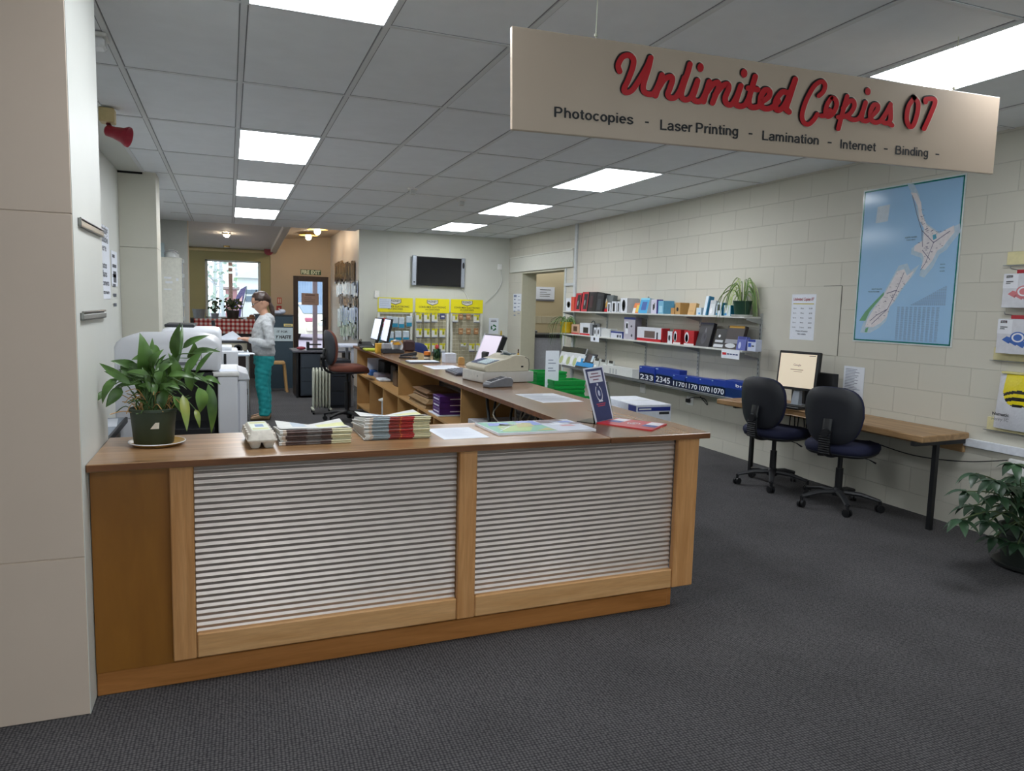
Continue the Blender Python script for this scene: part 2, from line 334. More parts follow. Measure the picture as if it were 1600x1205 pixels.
# the shop front behind the photographer
fw = MB().box(-3.6, -2.0, -3.3, -3.15, 0, RH).box(4.2, 5.0, -3.3, -3.15, 0, RH).box(-2.0, 4.2, -3.3, -3.15, 0, .7).box(-2.0, 4.2, -3.3, -3.15, 2.3, RH)
struct(fw, 'wall_front', P_pillar)
struct(MB().box(-3.6, -3.5, -3.3, 2.8, 0, RH), 'wall_left_entry', P_pillar)
wf = MB(); 
for x in (-2.0, .05, 2.1, 4.14): wf.box(x, x+.06, -3.28, -3.18, .7, 2.3)
wf.box(-2, 4.2, -3.28, -3.18, .7, .76).box(-2, 4.2, -3.28, -3.18, 2.24, 2.3)
o = struct(wf, 'window_2', M_dark); struct(MB().box(-1.95, 4.15, -3.235, -3.23, .75, 2.25), 'pane', M_glass, o)
# cafe window and exit door
wn = MB(); fwid = .05
for x0, x1, z0, z1 in ((xw0, xw0+fwid, zw0, zw1), (xw1-fwid, xw1, zw0, zw1), (xw0, xw1, zw1-.035, zw1), (xw0, xw1, zw0, zw0+.05)): wn.box(x0, x1, YF+.03, YF+.09, z0, z1, .004)
o = struct(wn, 'window_1', mat('#dfe6ea', .5)); struct(MB().box(xw0+.03, xw1-.03, YF+.055, YF+.061, zw0+.03, zw1-.03), 'pane', M_glass, o)
struct(MB().box(xw0-.02, xw1+.02, YF-.06, YF+.03, zw0-.03, zw0, .004), 'sill', M_white, o)
M_door = mat('#40322e', .5, vary=.12, scale=20)
dr = MB(); gl0, gl1 = ay(466, 440, YF).x, ay(504, 440, YF).x; gz1 = ay(485, 440, YF).z
dr.box(xd0, gl0, YF, YF+.05, 0, zd1, .003).box(gl1, xd1, YF, YF+.05, 0, zd1, .003).box(gl0, gl1, YF, YF+.05, gz1, zd1, .003).box(gl0, gl1, YF, YF+.05, 0, .12, .003)
o = struct(dr, 'door_1', M_door); struct(MB().box(gl0, gl1, YF+.02, YF+.026, .12, gz1), 'pane', M_glass, o)
hx = ay(508, 503, YF).x; hz = ay(508, 503, YF).z
struct(MB().box(hx-.025, hx+.025, YF-.015, YF, hz-.1, hz+.1, .004).tube([(hx, YF-.01, hz+.03), (hx, YF-.05, hz+.03), (hx-.1, YF-.05, hz+.03)], .011), 'door_handle', M_black, o)
# ---------------------------------------------------------------- ceiling lights
LP = [(1, 2.2, 3.4, 'bright ceiling light panel nearest the front pillar, cut off by the top of the photo'),
      (1, 5.8, 7.0, 'largest of the three bright ceiling panels above the photocopiers'),
      (1, 8.2, 9.4, 'middle of the three bright ceiling panels above the photocopiers'),
      (1, 10.6, 11.8, 'farthest of the three bright ceiling panels in the left row'),
      (1, -1.4, -.2, 'ceiling light panel over the entrance on the left, behind the photographer'), (6, -1.8, -.6, 'ceiling light panel over the entrance on the right, behind the photographer'),
      (6, 2.17, 3.01, 'bright ceiling light panel behind the hanging shop sign'),
      (6, 5.8, 7.0, 'bright ceiling panel just below the hanging sign, largest of its three'),
      (6, 8.2, 9.4, 'middle of the three bright ceiling panels near the block wall'),
      (6, 10.6, 11.8, 'farthest bright ceiling panel in the right row, above the television')]
M_lamp = mat('#f6faff', .5, emit=LAMP, vary=0, name='lamp')
lf = MB(); ld = MB()
lf.box(.0, .6, 0, .02, -.012, 0).box(0, .6, 1.18, 1.2, -.012, 0).box(0, .02, .02, 1.18, -.012, 0).box(.58, .6, .02, 1.18, -.012, 0)
first = None
for col, y0, y1, lab in LP:
    loc = (gx[col], y0, RH)
    if first is None:
        first = thing('ceiling_light', lab, 'ceiling light', loc, 0, 'ceiling light panels')
        lf.build('frame', mat('#dfe3e6', .5, vary=0), first, local=True)
        ld.box(.02, .58, .02, 1.18, -.009, -.004).build('diffuser', M_lamp, first, local=True)
    else:
        cp_ = copy_tree(first, loc, 0, lab)
        if y0 == 2.17: cp_.scale = (1, .7, 1)
# lamps of the cafe, and an unseen light added for the corridor
def cafe_lamp(px, py, Yl, lab, lit, k=1.0):
    p = ay(px, py, Yl); top = cz(Yl) if p.x < .9 else 2.8
    t = thing('ceiling_lamp', lab, 'ceiling lamp', (p.x, Yl, top), 0, None)
    a = MB().tube([(p.x, Yl, top), (p.x, Yl, p.z+.1)], .02).lathe([(.06, top-.03), (.06, top)], (p.x, Yl, 0), 16)
    a.build('stem', mat('#c9a96b', .4, .3), t)
    s = MB().lathe([(.03, .14), (.07, .11), (.09, .05), (.22*k, .02), (.225*k, .01), (.09, .035), (.06, .1)], (p.x, Yl, p.z-.01), 20)
    s.build('lamp_shade', mat('#d8b36a', .5), t, smooth=True)
    b = MB().ball((p.x, Yl, p.z-.03), .055, .055, .06, 12, 8)
    b.build('bulb', mat('#ffeacb', .5, emit=80, vary=0, name='bulb') if lit else mat('#d9d9d2', .3), t, smooth=True)
cafe_lamp(354, 363, 14.2, 'lit saucer-shaped ceiling lamp in front of the far window', True)
cafe_lamp(354, 381, 15.9, 'unlit saucer-shaped ceiling lamp hanging just above the far window', False)
cafe_lamp(482, 368, 14.9, 'lit ceiling lamp nearer to the fire exit door', True, .8)
cafe_lamp(496, 359, 13.7, 'lit ceiling lamp close under the edge of the tiled ceiling, right of the beam', True, .8)
t = thing('ceiling_light', 'unseen light panel added to warm the corridor behind the doorway', 'ceiling light', (5.9, 11.2, RH))  # hidden panel added to give the corridor warm light
MB().box(5.6, 6.2, 10.9, 11.5, RH-.02, RH).build('diffuser', mat('#fff0d8', .5, emit=2.2, vary=0, name='corridor_fill'), t)
# ---------------------------------------------------------------- reception counter
W_top = wood('#8a6642', '#b68f66', 'x', 1.0, .28, planks=.135, name='worktop_wood', spec=.5)
W_run = wood('#76563a', '#9a7450', 'y', 1.0, .22, planks=.15, name='worktop_run_wood', spec=.5)
W_edge = wood('#5e3a22', '#83532f', 'x', 1.0, .35, name='edge_wood')
W_panel = wood('#87561e', '#9a6626', 'z', .6, .4, name='stained_ply', stretch=5)
W_post = wood('#bb834c', '#d6a06a', 'z', 1.3, .42, name='pine_post')
W_rail = wood('#c8955e', '#dcac78', 'x', 1.3, .42, name='pine_rail')
W_plinth = wood('#9e652f', '#b97c42', 'x', 1.0, .45, name='pine_plinth')
W_mdf = mat('#b98f58', .55, vary=.06, scale=12)
M_corr = mat('#cbc0b8', .42, .8, vary=.04, scale=5, name='corrugated_steel')
A = math.atan(.031); U = Vector((math.cos(A), math.sin(A), 0)); N = Vector((-math.sin(A), math.cos(A), 0)); O0 = Vector((-.466, 2.808, 0))
def L(u, v, z): return O0+U*u+N*v+Z*z
def lbox(mb, u0, u1, v0, v1, z0, z1, bev=0, mi=0):
    return mb.hexa([L(u0, v0, z0), L(u1, v0, z0), L(u1, v1, z0), L(u0, v1, z0), L(u0, v0, z1), L(u1, v0, z1), L(u1, v1, z1), L(u0, v1, z1)], mi, bev)
ctr = thing('reception_counter', 'long L-shaped wooden reception counter fronted with corrugated metal', 'counter', (1.0, 3.1, 0))
def two_tone(mb, name, mats, edge_test):
    for f in mb.bm.faces:
        if edge_test(f): f.material_index = 1
    return mb.build(name, mats, ctr)
mb = MB().prism([(-.466, 2.808, .842), (1.60, 2.872, .842), (1.585, 3.43, .842), (-.466, 3.345, .842)], (0, 0, .028), bev=.003)
mb.bm.normal_update(); two_tone(mb, 'worktop', [W_top, W_edge], lambda f: abs(f.normal.z) < .5)
mb = MB().prism([(1.603, 2.872, .842), (2.155, 2.89, .842), (2.165, 10.1, .842), (1.57, 10.1, .842), (1.588, 3.43, .842)], (0, 0, .028), bev=.003)
mb.bm.normal_update(); two_tone(mb, 'worktop', [W_run, W_edge], lambda f: abs(f.normal.z) < .5)
lbox(MB(), .003, .26, .06, .085, .09, .842).build('front_panel', W_panel, ctr)
lbox(MB(), .003, 2.465, .066, .09, 0, .088, .003).build('plinth', W_plinth, ctr)
mb = MB().box(2.00, 2.02, 2.96, 10.0, 0, .088); mb.build('plinth', W_plinth, ctr)
for u0, u1 in ((.257, .336), (1.36, 1.44), (2.462, 2.582)): lbox(MB(), u0, u1, .03, .062, .105, .842, .004).build('post', W_post, ctr)
for u0, u1 in ((.338, 1.358), (1.442, 2.46)): lbox(MB(), u0, u1, .032, .062, .105, .199, .005).build('rail', W_rail, ctr)
def corrugated(u0, u1):
    mb = MB(); pr = []; per = .0238; k = 0
    while .195+per*(k+1) < .85:
        z = .195+per*k; pr += [(.0595, z), (.0597, z+.0008), (.0624, z+per*.22), (.0648, z+per*.42), (.0652, z+per*.46), (.065, z+per*.5), (.0598, z+per*.97)]; k += 1
    n = len(pr)-1
    a = [mb.bm.verts.new(L(u0, v, z)) for v, z in pr]; b = [mb.bm.verts.new(L(u1, v, z)) for v, z in pr]
    for i in range(n): mb.bm.faces.new((a[i], b[i], b[i+1], a[i+1]))
    return mb
corrugated(.338, 1.358).build('corrugated_panel', M_corr, ctr, smooth=True, angle=20)
corrugated(1.442, 2.46).build('corrugated_panel', M_corr, ctr, smooth=True, angle=20)
lbox(MB(), .003, 2.46, .078, .09, .088, .842).build('backing_board', W_mdf, ctr)
# customer side of the run: corrugated too, seen from inside under the worktop
mb = MB(); a = []; b = []
for i in range(230):
    z = .1+.0024*i*1.34; x = 2.05+.008*math.sin(2*math.pi*i/10)
    if z > .84: break
    a.append(mb.bm.verts.new((x, 2.98, z))); b.append(mb.bm.verts.new((x, 10.0, z)))
for i in range(len(a)-1): mb.bm.faces.new((a[i], a[i+1], b[i+1], b[i]))
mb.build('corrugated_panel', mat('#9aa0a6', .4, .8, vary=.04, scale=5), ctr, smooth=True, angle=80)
SX = 1.60
yd = [ax(558, 590, SX).y, ax(577.5, 605, SX).y, ax(598.5, 615, SX).y, ax(622, 610, SX).y, ax(653, 640, SX).y, ax(677.5, 655, SX).y, ax(720, 625, SX).y]
sh_z = ax(621.6, 617.5, SX).z; sb_z = ax(558, 626, SX).z
def divider(y, z0, z1): MB().box(SX, 2.03, y-.009, y+.009, z0, z1, .001).build('divider', W_mdf, ctr)
for i in (0, 3, 6): divider(yd[i], .02, .842)
for i in (1, 2, 4, 5): divider(yd[i], .1, sh_z-.02)
MB().box(SX, 2.03, yd[6], yd[0], sh_z-.02, sh_z, .001).build('shelf', W_mdf, ctr)
MB().box(SX, 2.03, yd[6], yd[0], .08, .1, .001).build('shelf', W_mdf, ctr)
MB().box(2.0, 2.03, yd[3], yd[0], .1, .842).build('backing_board', W_mdf, ctr)
lbox(MB(), .02, .04, .1, .5, 0, .842).build('end_panel', W_mdf, ctr)
# ---- things under the run
def box_at(name, label, cat, x0, x1, y0, y1, z0, z1, m, group=None, bev=.002): return single(MB().box(x0, x1, y0, y1, z0, z1, bev), name, label, cat, m, group)
yb = yd[4]; M_kraft = mat('#7a5a3a', .8, vary=.15, scale=15); M_kraft2 = mat('#8d7048', .8, vary=.12, scale=15)
def paper_bag(x0, x1, y0, y1, z0, z1, label, m, seed):
    r = random.Random(seed); mb = MB()
    rings = []
    for k, (f, zz) in enumerate(((0, z0), (.02, z0+(z1-z0)*.3), (-.01, z0+(z1-z0)*.65), (.03, z1-.012), (.05, z1))):
        rings.append([Vector((x+r.uniform(-.008, .008), y+r.uniform(-.01, .01), zz+(r.uniform(-.006, .006) if k else 0))) for x, y in ((x0+f, y0+f), ((x0+x1)/2, y0+f), (x1-f, y0+f), (x1-f, (y0+y1)/2), (x1-f, y1-f), ((x0+x1)/2, y1-f), (x0+f, y1-f), (x0+f, (y0+y1)/2))])
    mb.loft(rings); return single(mb, 'paper_bag', label, 'bag', m)
paper_bag(1.62, 1.98, yd[5]+.35, yd[5]+1.05, sh_z, sh_z+.075, 'flattened brown paper bag lying under the others on the counter shelf', M_kraft2, 1)
paper_bag(1.66, 1.96, yd[5]+.45, yd[5]+1.0, sh_z+.085, sh_z+.15, 'dark brown paper bag on top of the pile on the counter shelf', M_kraft, 2)
M_purple = mat('#4a1f6e', .4); M_pw = mat('#e9e6f0', .6)
for i in range(3):
    yr = ax(687, 640, 1.63).y; mb = MB().box(1.63, 1.93, yr, yr+.22, sh_z+.012+.052*i, sh_z+.012+.052*i+.05, .002)
    mb.box(1.628, 1.631, yr+.03, yr+.19, sh_z+.03+.052*i, sh_z+.04+.052*i, mi=1)
    mb.box(1.72, 1.83, yr-.0008, yr, sh_z+.034+.052*i, sh_z+.042+.052*i, mi=1)
    single(mb, 'paper_ream', ['bottom purple paper ream of three on the counter shelf', 'middle purple paper ream of three on the counter shelf', 'top purple paper ream of three on the counter shelf'][i], 'paper ream', [M_purple, M_pw], 'purple paper reams')
box_at('paper_stack', 'loose white sheets under the purple paper reams', 'paper', 1.61, 1.95, ax(687, 640, 1.63).y-.02, ax(687, 640, 1.63).y+.3, sh_z, sh_z+.01, M_paper)
yv = (yd[1]+yd[2])/2
t = thing('canister', 'white plastic canister with a wide lid in a lower counter cubby', 'canister', (1.75, yv, .1))
MB().lathe([(.07, 0), (.085, .02), (.085, .2), (.075, .21)], (1.75, yv, .1), 20).build('body', mat('#d5dce4', .4), t, smooth=True)
MB().lathe([(.12, 0), (.12, .012), (.07, .03), (.05, .06), (.0, .065)], (1.75, yv, .31), 20).build('lid', M_white, t, smooth=True)
box_at('printed_sheet', 'white printed sheet leaning inside the far upper shelf of the counter', 'paper', 1.68, 1.98, yd[0]-.35, yd[0]-.33, sh_z, sh_z+.22, M_paper, None, 0)
for i, (dx, dy, w, d, h, c, lab) in enumerate(((.08, .45, .1, .16, .07, '#2f62a8', 'small blue box among the clutter on the far counter shelf'), (.1, .8, .18, .3, .06, '#8d8796', 'grey folded bundle among the clutter on the far counter shelf'),
      (.06, 1.15, .14, .25, .03, '#dfe3ea', 'flat white packet on the edge of the far counter shelf'), (.2, 1.35, .2, .25, .2, '#231f22', 'black device box at the back of the far counter shelf'),
      (.14, 1.75, .16, .22, .17, '#5d4732', 'brown carton beside the divider on the far counter shelf'), (.22, .5, .2, .5, .2, '#1d1d22', 'dark bag standing at the back of the far counter shelf'), (.04, .22, .12, .1, .03, '#c98b3c', 'small orange packet at the far end of the counter shelf'))):
    y1 = yd[0]-dy; box_at(['small_box', 'folded_bundle', 'packet', 'device_box', 'carton', 'dark_bag', 'packet'][i], lab, 'box' if i in (0, 3, 4) else 'packet', 1.6+dx, 1.6+dx+w, y1-d/2, y1+d/2, sh_z, sh_z+h, mat(c, .6, vary=.2, scale=20), None, .01)
# bag of papers and black bag on the floor before the shelving
paper_bag(1.3, 1.56, yd[2]-.75, yd[2]-.2, 0, .17, 'crumpled white and green bag of papers on the floor by the counter', mat('#d3dbe0', .6, vary=.2, scale=6), 3)
paper_bag(1.36, 1.52, yd[2]-1.1, yd[2]-.8, 0, .15, 'bright green folder on the floor by the counter shelves', mat('#1d9a4a', .5), 5)
paper_bag(1.66, 1.9, yd[3]+.03, yd[3]+.33, .1, .34, 'black shoulder bag in the lower cubby beside the divider', M_black, 4)
# computer tower and cables under the near end of the run
t = thing('computer_tower', 'white computer tower under the worktop beside the divider', 'computer', (1.82, yd[6]-.3, 0))
MB().box(1.64, 2.0, yd[6]-.26, yd[6]-.06, 0.0, .62, .004).build('case', mat('#c6c7cf', .5, vary=.1, scale=20), t)
for i in range(5): MB().box(1.66+.01*(i % 2), 1.68+.01*(i % 2), yd[6]-.264, yd[6]-.26, .35+.05*i, .375+.05*i).build('port', M_black, t)
r = random.Random(3)
for i in range(9):
    y = yd[6]-.45-.11*i; c = M_black if i % 3 == 0 else mat('#b9b4a6', .5)
    p = [(1.72+.03*(i % 3), y, .835), (1.7+r.uniform(-.05, .05), y-r.uniform(0, .15), .72), (1.72, y-.2*r.random(), .62+.05*r.random()), (1.75, y-.3*r.random()-.1, .66), (1.8, y-.35, .835)]
    single(MB().tube(smoothpath(p, 5), .005 if i % 3 else .008, 6), 'cable', ('black cable' if i % 3 == 0 else 'beige cable')+' looping below the worktop near the counter corner', 'cable', c, 'cables under the worktop', smooth=True)
mb = MB(); mb.tube(smoothpath([(1.68, yd[6]-.35, .835), (1.66, yd[6]-.5, .6), (1.65, yd[6]-.62, .5), (1.7, yd[6]-.9, .52), (1.8, yd[6]-1.2, .5)], 6), .011, 8)
single(mb, 'power_cord', 'thick black power cord drooping beside the white computer tower', 'cable', M_black, smooth=True)
box_at('storage_box', 'dark red box standing under the worktop behind the cables', 'box', 1.8, 2.02, 4.05, 4.5, .3, .66, mat('#5a1a1e', .6)); box_at('equipment_shelf', 'low support shelf under the worktop near the counter corner', 'shelf', 1.62, 2.03, 3.5, 4.55, .27, .3, W_mdf)
# ---------------------------------------------------------------- on the front run
def frame_at(p, ang): return Matrix.Translation(Vector(p)) @ Matrix.Rotation(ang, 4, 'Z')
def sheet(name, label, cat, p, w, d, ang, z, draw=None, mats=None, th=.0012, group=None):
    M = frame_at((p[0], p[1], z), ang); mb = MB().box(-w/2, w/2, -d/2, d/2, 0, th, M=M)
    if draw:
        xd = M.to_3x3() @ X; yd_ = M.to_3x3() @ Y; draw(mb, M @ Vector((0, 0, th)), xd, yd_)
    return single(mb, name, label, cat, mats or [M_paper, M_inkgrey], group)
def lines(mb, o, xd, yd_, x0, x1, ytop, dy, n, mi=1, h=.003, seed=1):
    r = random.Random(seed)
    for i in range(n): mb.rect(o, xd, yd_, x0, x0+(x1-x0)*r.uniform(.55, 1), ytop-dy*i-h, ytop-dy*i, mi)
sheet('paper_sheet', 'blank looking white sheet lying between newspapers and the green map booklet', 'paper', (.957, 3.14), .21, .285, .03, CT, lambda m, o, x, y: lines(m, o, x, y, -.08, .08, .1, .016, 12, 1, .0025), [M_paper, mat('#ccd3e2', .7, vary=0)])
# potted peace lily on a saucer
pc = Vector((-.272, 3.148, CT))
t = thing('saucer', 'enamel plate under the big leafy plant pot', 'saucer', pc)
MB().lathe([(.06, 0), (.085, .002), (.099, .012), (.103, .013), (.099, .016), (.082, .006), (.0, .005)], pc, 32).build('dish', [mat('#b98f3e', .4)], t, smooth=True)
MB().tube([pc+Vector((.102*math.cos(a*math.pi/16), .102*math.sin(a*math.pi/16), .0145)) for a in range(33)], .002, 6).build('rim', mat('#e3e6ea', .4), t, smooth=True)
t = thing('peace_lily', 'large drooping peace lily in a dark green plastic pot on the counter', 'potted plant', pc+Vector((0, 0, .006)))
pb = pc+Vector((-.012, .005, .006)); M_pot = mat('#2e3b2c', .45)
pot = MB().lathe([(.068, 0), (.072, .004), (.083, .128), (.088, .13), (.088, .14), (.083, .142), (.081, .13), (.078, .124), (0, .12)], pb, 28)
po = pot.build('pot', M_pot, t, smooth=True)
d_ = (EYE-pb); d_.z = 0; d_.normalize(); s_ = Vector((-d_.y, d_.x, 0))
lab = MB(); q = pb+d_*.0785
lab.face([q+s_*-.012+Z*.068, q+s_*.018+Z*.068+d_*.0005, q+s_*.02+Z*.092+d_*.0025, q+s_*.006+Z*.092+d_*.003]); lab.build('sticker', mat('#d9d2c4', .6), po)
MB().lathe([(.078, .0), (.05, .008), (0, .012)], pb+Vector((0, 0, .118)), 16).build('soil', mat('#3a2a1c', .9, vary=.3, scale=60), t)
def leaf_mesh(mb, base, tip, width, nrm, droop, mi=0, n=7, fold=.25):
    base, tip = Vector(base), Vector(tip); ax_ = tip-base; ln = ax_.length; ax_.normalize(); sd = ax_.cross(Vector(nrm)).normalized(); up = sd.cross(ax_).normalized()
    L_, C_, R_ = [], [], []
    for i in range(n+1):
        t_ = i/n; wv = width*math.sin(math.pi*(t_**.75))**.85*(1-.25*t_) if 0 < t_ < 1 else 0
        p = base+ax_*(ln*t_)+up*(droop*4*t_*(1-t_)*ln) - Z*(droop*ln*t_*t_*.6)
        C_.append(p); L_.append(p+sd*wv+up*(wv*fold)); R_.append(p-sd*wv+up*(wv*fold))
    vc = [mb.bm.verts.new(p) for p in C_]
    vl = [vc[0]]+[mb.bm.verts.new(p) for p in L_[1:-1]]+[vc[-1]]; vr = [vc[0]]+[mb.bm.verts.new(p) for p in R_[1:-1]]+[vc[-1]]
    for i in range(n):
        for a_, b_ in ((vl, vc), (vc, vr)):
            vs = []
            for v in (a_[i], a_[i+1], b_[i+1], b_[i]):
                if v not in vs: vs.append(v)
            if len(vs) > 2:
                try: f = mb.bm.faces.new(vs); f.material_index = mi
                except ValueError: pass
def leaf_mat(c1, c2, name):
    m = mat(c1, .38, vary=0, name=name); nt = m.node_tree; b = nt.nodes['Principled BSDF']
    tc = nt.nodes.new('ShaderNodeTexCoord'); n = nt.nodes.new('ShaderNodeTexNoise'); n.inputs['Scale'].default_value = 9; nt.links.new(tc.outputs['Object'], n.inputs['Vector'])
    r = nt.nodes.new('ShaderNodeValToRGB'); r.color_ramp.elements[0].position = .35; r.color_ramp.elements[1].position = .7; r.color_ramp.elements[0].color = srgb(c1); r.color_ramp.elements[1].color = srgb(c2)
    nt.links.new(n.outputs['Fac'], r.inputs['Fac']); nt.links.new(r.outputs['Color'], b.inputs['Base Color'])
    b.inputs['Subsurface Weight'].default_value = 0; return m
M_leaf = leaf_mat('#2f4b1d', '#587d38', 'leaf'); M_leaf2 = leaf_mat('#4a7030', '#86aa58', 'leaf_light'); M_leafy = leaf_mat('#848a3a', '#5f7f36', 'leaf_yellow')
# leaves traced from the photograph: base px, tip px, half width px, distance in front of/behind the pot
LV = [(222, 590, 218, 513, 17, 0), (230, 580, 238, 524, 9, .05), (262, 590, 285, 497, 9, .02), (275, 560, 282, 500, 12, -.02), (285, 545, 328, 520, 8, .03), (295, 560, 303, 530, 12, .02), (300, 552, 345, 545, 7, -.03),
      (205, 590, 192, 560, 12, .0), (215, 575, 172, 562, 10, .02), (205, 600, 155, 565, 9, -.05), (205, 600, 162, 578, 8, .06), (185, 590, 160, 627, 10, -.04), (190, 605, 165, 635, 12, .02), (165, 612, 148, 628, 7, -.02),
      (235, 575, 256, 540, 9, .0), (248, 560, 240, 535, 9, .04), (256, 610, 250, 555, 13, -.02), (275, 600, 262, 545, 13, .02), (290, 585, 318, 545, 11, .0), (305, 585, 340, 540, 6, .04), (300, 610, 295, 565, 9, -.04),
      (270, 620, 287, 647, 11, -.07), (285, 618, 292, 672, 10, -.08), (310, 605, 312, 642, 15, -.05), (325, 600, 330, 672, 12, -.02), (300, 590, 335, 602, 7, .03), (318, 590, 345, 598, 7, .05), (305, 640, 312, 666, 6, -.06),
      (225, 620, 205, 580, 9, .05), (240, 630, 225, 590, 10, .0), (250, 640, 262, 600, 11, -.05), (230, 600, 250, 580, 9, .06), (262, 600, 290, 575, 9, .06), (215, 590, 185, 575, 10, .05), (245, 560, 232, 545, 8, .06), (270, 640, 300, 615, 9, .02), (290, 600, 320, 580, 9, .06), (240, 610, 215, 600, 9, -.04), (255, 590, 275, 560, 10, .05), (230, 560, 205, 560, 8, .08)]
rl = random.Random(21)
for _ in range(44):
    a = rl.uniform(-1.35, 1.35); rr_ = rl.uniform(35, 80); cx0, cy0 = 240+28*math.sin(a)*rl.uniform(.3, 1), 618-rl.uniform(0, 40)
    LV.append((cx0, cy0, cx0+rr_*math.sin(a)*.62, cy0-rr_*math.cos(a)*.55+rl.uniform(-5, 25), rl.uniform(5, 9), rl.uniform(-.07, .09)))
r = random.Random(11); stems = MB(); yb0 = pb.y
for i, (bx, by, tx, ty, wpx, dy) in enumerate(LV):
    b3, t3 = ay(bx, by, yb0+dy), ay(tx, ty, yb0+dy+r.uniform(-.05, .05)); b3.y += r.uniform(-.015, .015)
    wd = wpx*3.05/F*1.15; nv = (EYE-b3).normalized()+Vector((r.uniform(-.5, .5), 0, r.uniform(.1, .8)))
    mb = MB(); leaf_mesh(mb, b3, t3, wd*.64, nv, r.uniform(.06, .22), fold=.35)
    mb.build('leaf', [M_leaf, M_leaf, M_leaf2, M_leaf, M_leafy][0 if i not in (21, 22, 23, 27, 31) else (4 if i in (22, 27) else 2)], t, smooth=True, angle=80)
    a0 = pb+Vector((r.uniform(-.045, .045), r.uniform(-.04, .04), .122)); md = (a0+b3)/2+Vector((0, 0, .04+.3*abs(b3.x-a0.x)))
    stems.tube(smoothpath([a0, md, b3], 4), .0022, 5)
for i in range(90):      # dry tangle over the soil
    a = r.uniform(0, 6.28); rr = r.uniform(.0, .07); p0 = pb+Vector((rr*math.cos(a), rr*math.sin(a), .122)); e = p0+Vector((r.uniform(-.09, .09), r.uniform(-.07, .05), r.uniform(-.01, .09)))
    stems.tube(smoothpath([p0, (p0+e)/2+Z*r.uniform(.0, .05), e], 4), .0018, 4, mi=1 if i % 2 else 0)
stems.build('stems', [mat('#43602c', .5), mat('#b08a55', .7)], t, smooth=True)
# egg carton
M_pulp = mat('#c9c3b8', .9, vary=.08, scale=60, bump=.3)
Mx = frame_at((.105, 3.105, CT), .06); t = thing('egg_carton', 'grey pulp egg carton with a printed label on the counter', 'egg carton', (.105, 3.105, CT))
mb = MB()
def rrect(w, d, z, rr=.012, n=3):
    out = []
    for cx_, cy_, a0 in ((w/2-rr, d/2-rr, 0), (-w/2+rr, d/2-rr, 90), (-w/2+rr, -d/2+rr, 180), (w/2-rr, -d/2+rr, 270)):
        for k in range(n+1): a = math.radians(a0+90*k/n); out.append(Vector((cx_+rr*math.cos(a), cy_+rr*math.sin(a), z)))
    return out
def loftl(mb, spec, M): return mb.loft([[M @ p for p in rrect(w, d, z, min(.014, w*.3))] for w, d, z in spec])
for ix in range(2):
    for iy in range(5): loftl(mb, [(.026, .03, 0), (.036, .042, .006), (.048, .054, .03)], Mx @ Matrix.Translation(Vector((-.025+.05*ix, -.112+.056*iy, 0))))
loftl(mb, [(.108, .292, .026), (.112, .296, .03), (.112, .296, .034)], Mx); mb.build('tray', M_pulp, t, smooth=True)
mb = MB(); loftl(mb, [(.106, .29, .035), (.1, .284, .04), (.084, .262, .062), (.074, .25, .068)], Mx)
for iy in range(5):
    for sx in (-1, 1): loftl(mb, [(.03, .04, .036), (.022, .034, .056)], Mx @ Matrix.Translation(Vector((sx*.04, -.112+.056*iy, 0))))
ld_ = mb.build('lid', M_pulp, t, smooth=True)
mb = MB().box(-.034, .034, -.11, .11, .0682, .0692, M=Mx); Mt = Mx.to_3x3()
mb.rect(Mx @ Vector((0, 0, .0692)), Mt @ X, Mt @ Y, -.015, .018, -.03, .03, 1); mb.rect(Mx @ Vector((0, 0, .0692)), Mt @ X, Mt @ Y, -.03, .03, .06, .09, 2); mb.rect(Mx @ Vector((0, 0, .0692)), Mt @ X, Mt @ Y, -.03, .03, -.09, -.06, 2)
mb.build('label', [mat('#d3dac9', .6), mat('#7d93b8', .6), mat('#c9c98c', .6)], ld_)
# newspapers
def newspaper(bands, w, d, th, kb):       # origin on the front fold; the open back edge is thinner
    mb = MB(); n = 6; prof = []
    for k in range(n+1): a = math.pi/2+math.pi*k/n; prof.append((th/2+th/2*math.cos(a), th/2+th/2*math.sin(a)))
    prof = [(d, th*kb)]+prof+[(d, 0)]
    xs_ = [-w/2]
    for f, mi in bands: xs_.append(xs_[-1]+w*f)
    for i, (f, mi) in enumerate(bands):
        for k in range(len(prof)-1):
            (y0, z0), (y1, z1) = prof[k], prof[k+1]
            mb.face([(xs_[i], y0, z0), (xs_[i+1], y0, z0), (xs_[i+1], y1, z1), (xs_[i], y1, z1)], mi if k else 0)
        mb.face([(xs_[i], d, 0), (xs_[i+1], d, 0), (xs_[i+1], d, th*kb), (xs_[i], d, th*kb)], 0)
    for x in (-w/2, w/2): mb.face([(x, y, z) for y, z in prof], 0)
    return mb
NM = [mat('#d6d6d2', .7, vary=.05, scale=25), mat('#4a3530', .6, vary=.25, scale=25), mat('#6a625e', .6, vary=.2, scale=20), mat('#cfc9a4', .6, vary=.08), mat('#8d9aa0', .6, vary=.12, scale=15), mat('#8a2f28', .6, vary=.2, scale=20), mat('#a3211f', .6, vary=.2, scale=20), mat('#c96a2c', .6), mat('#c9b8a8', .7, vary=.1)]
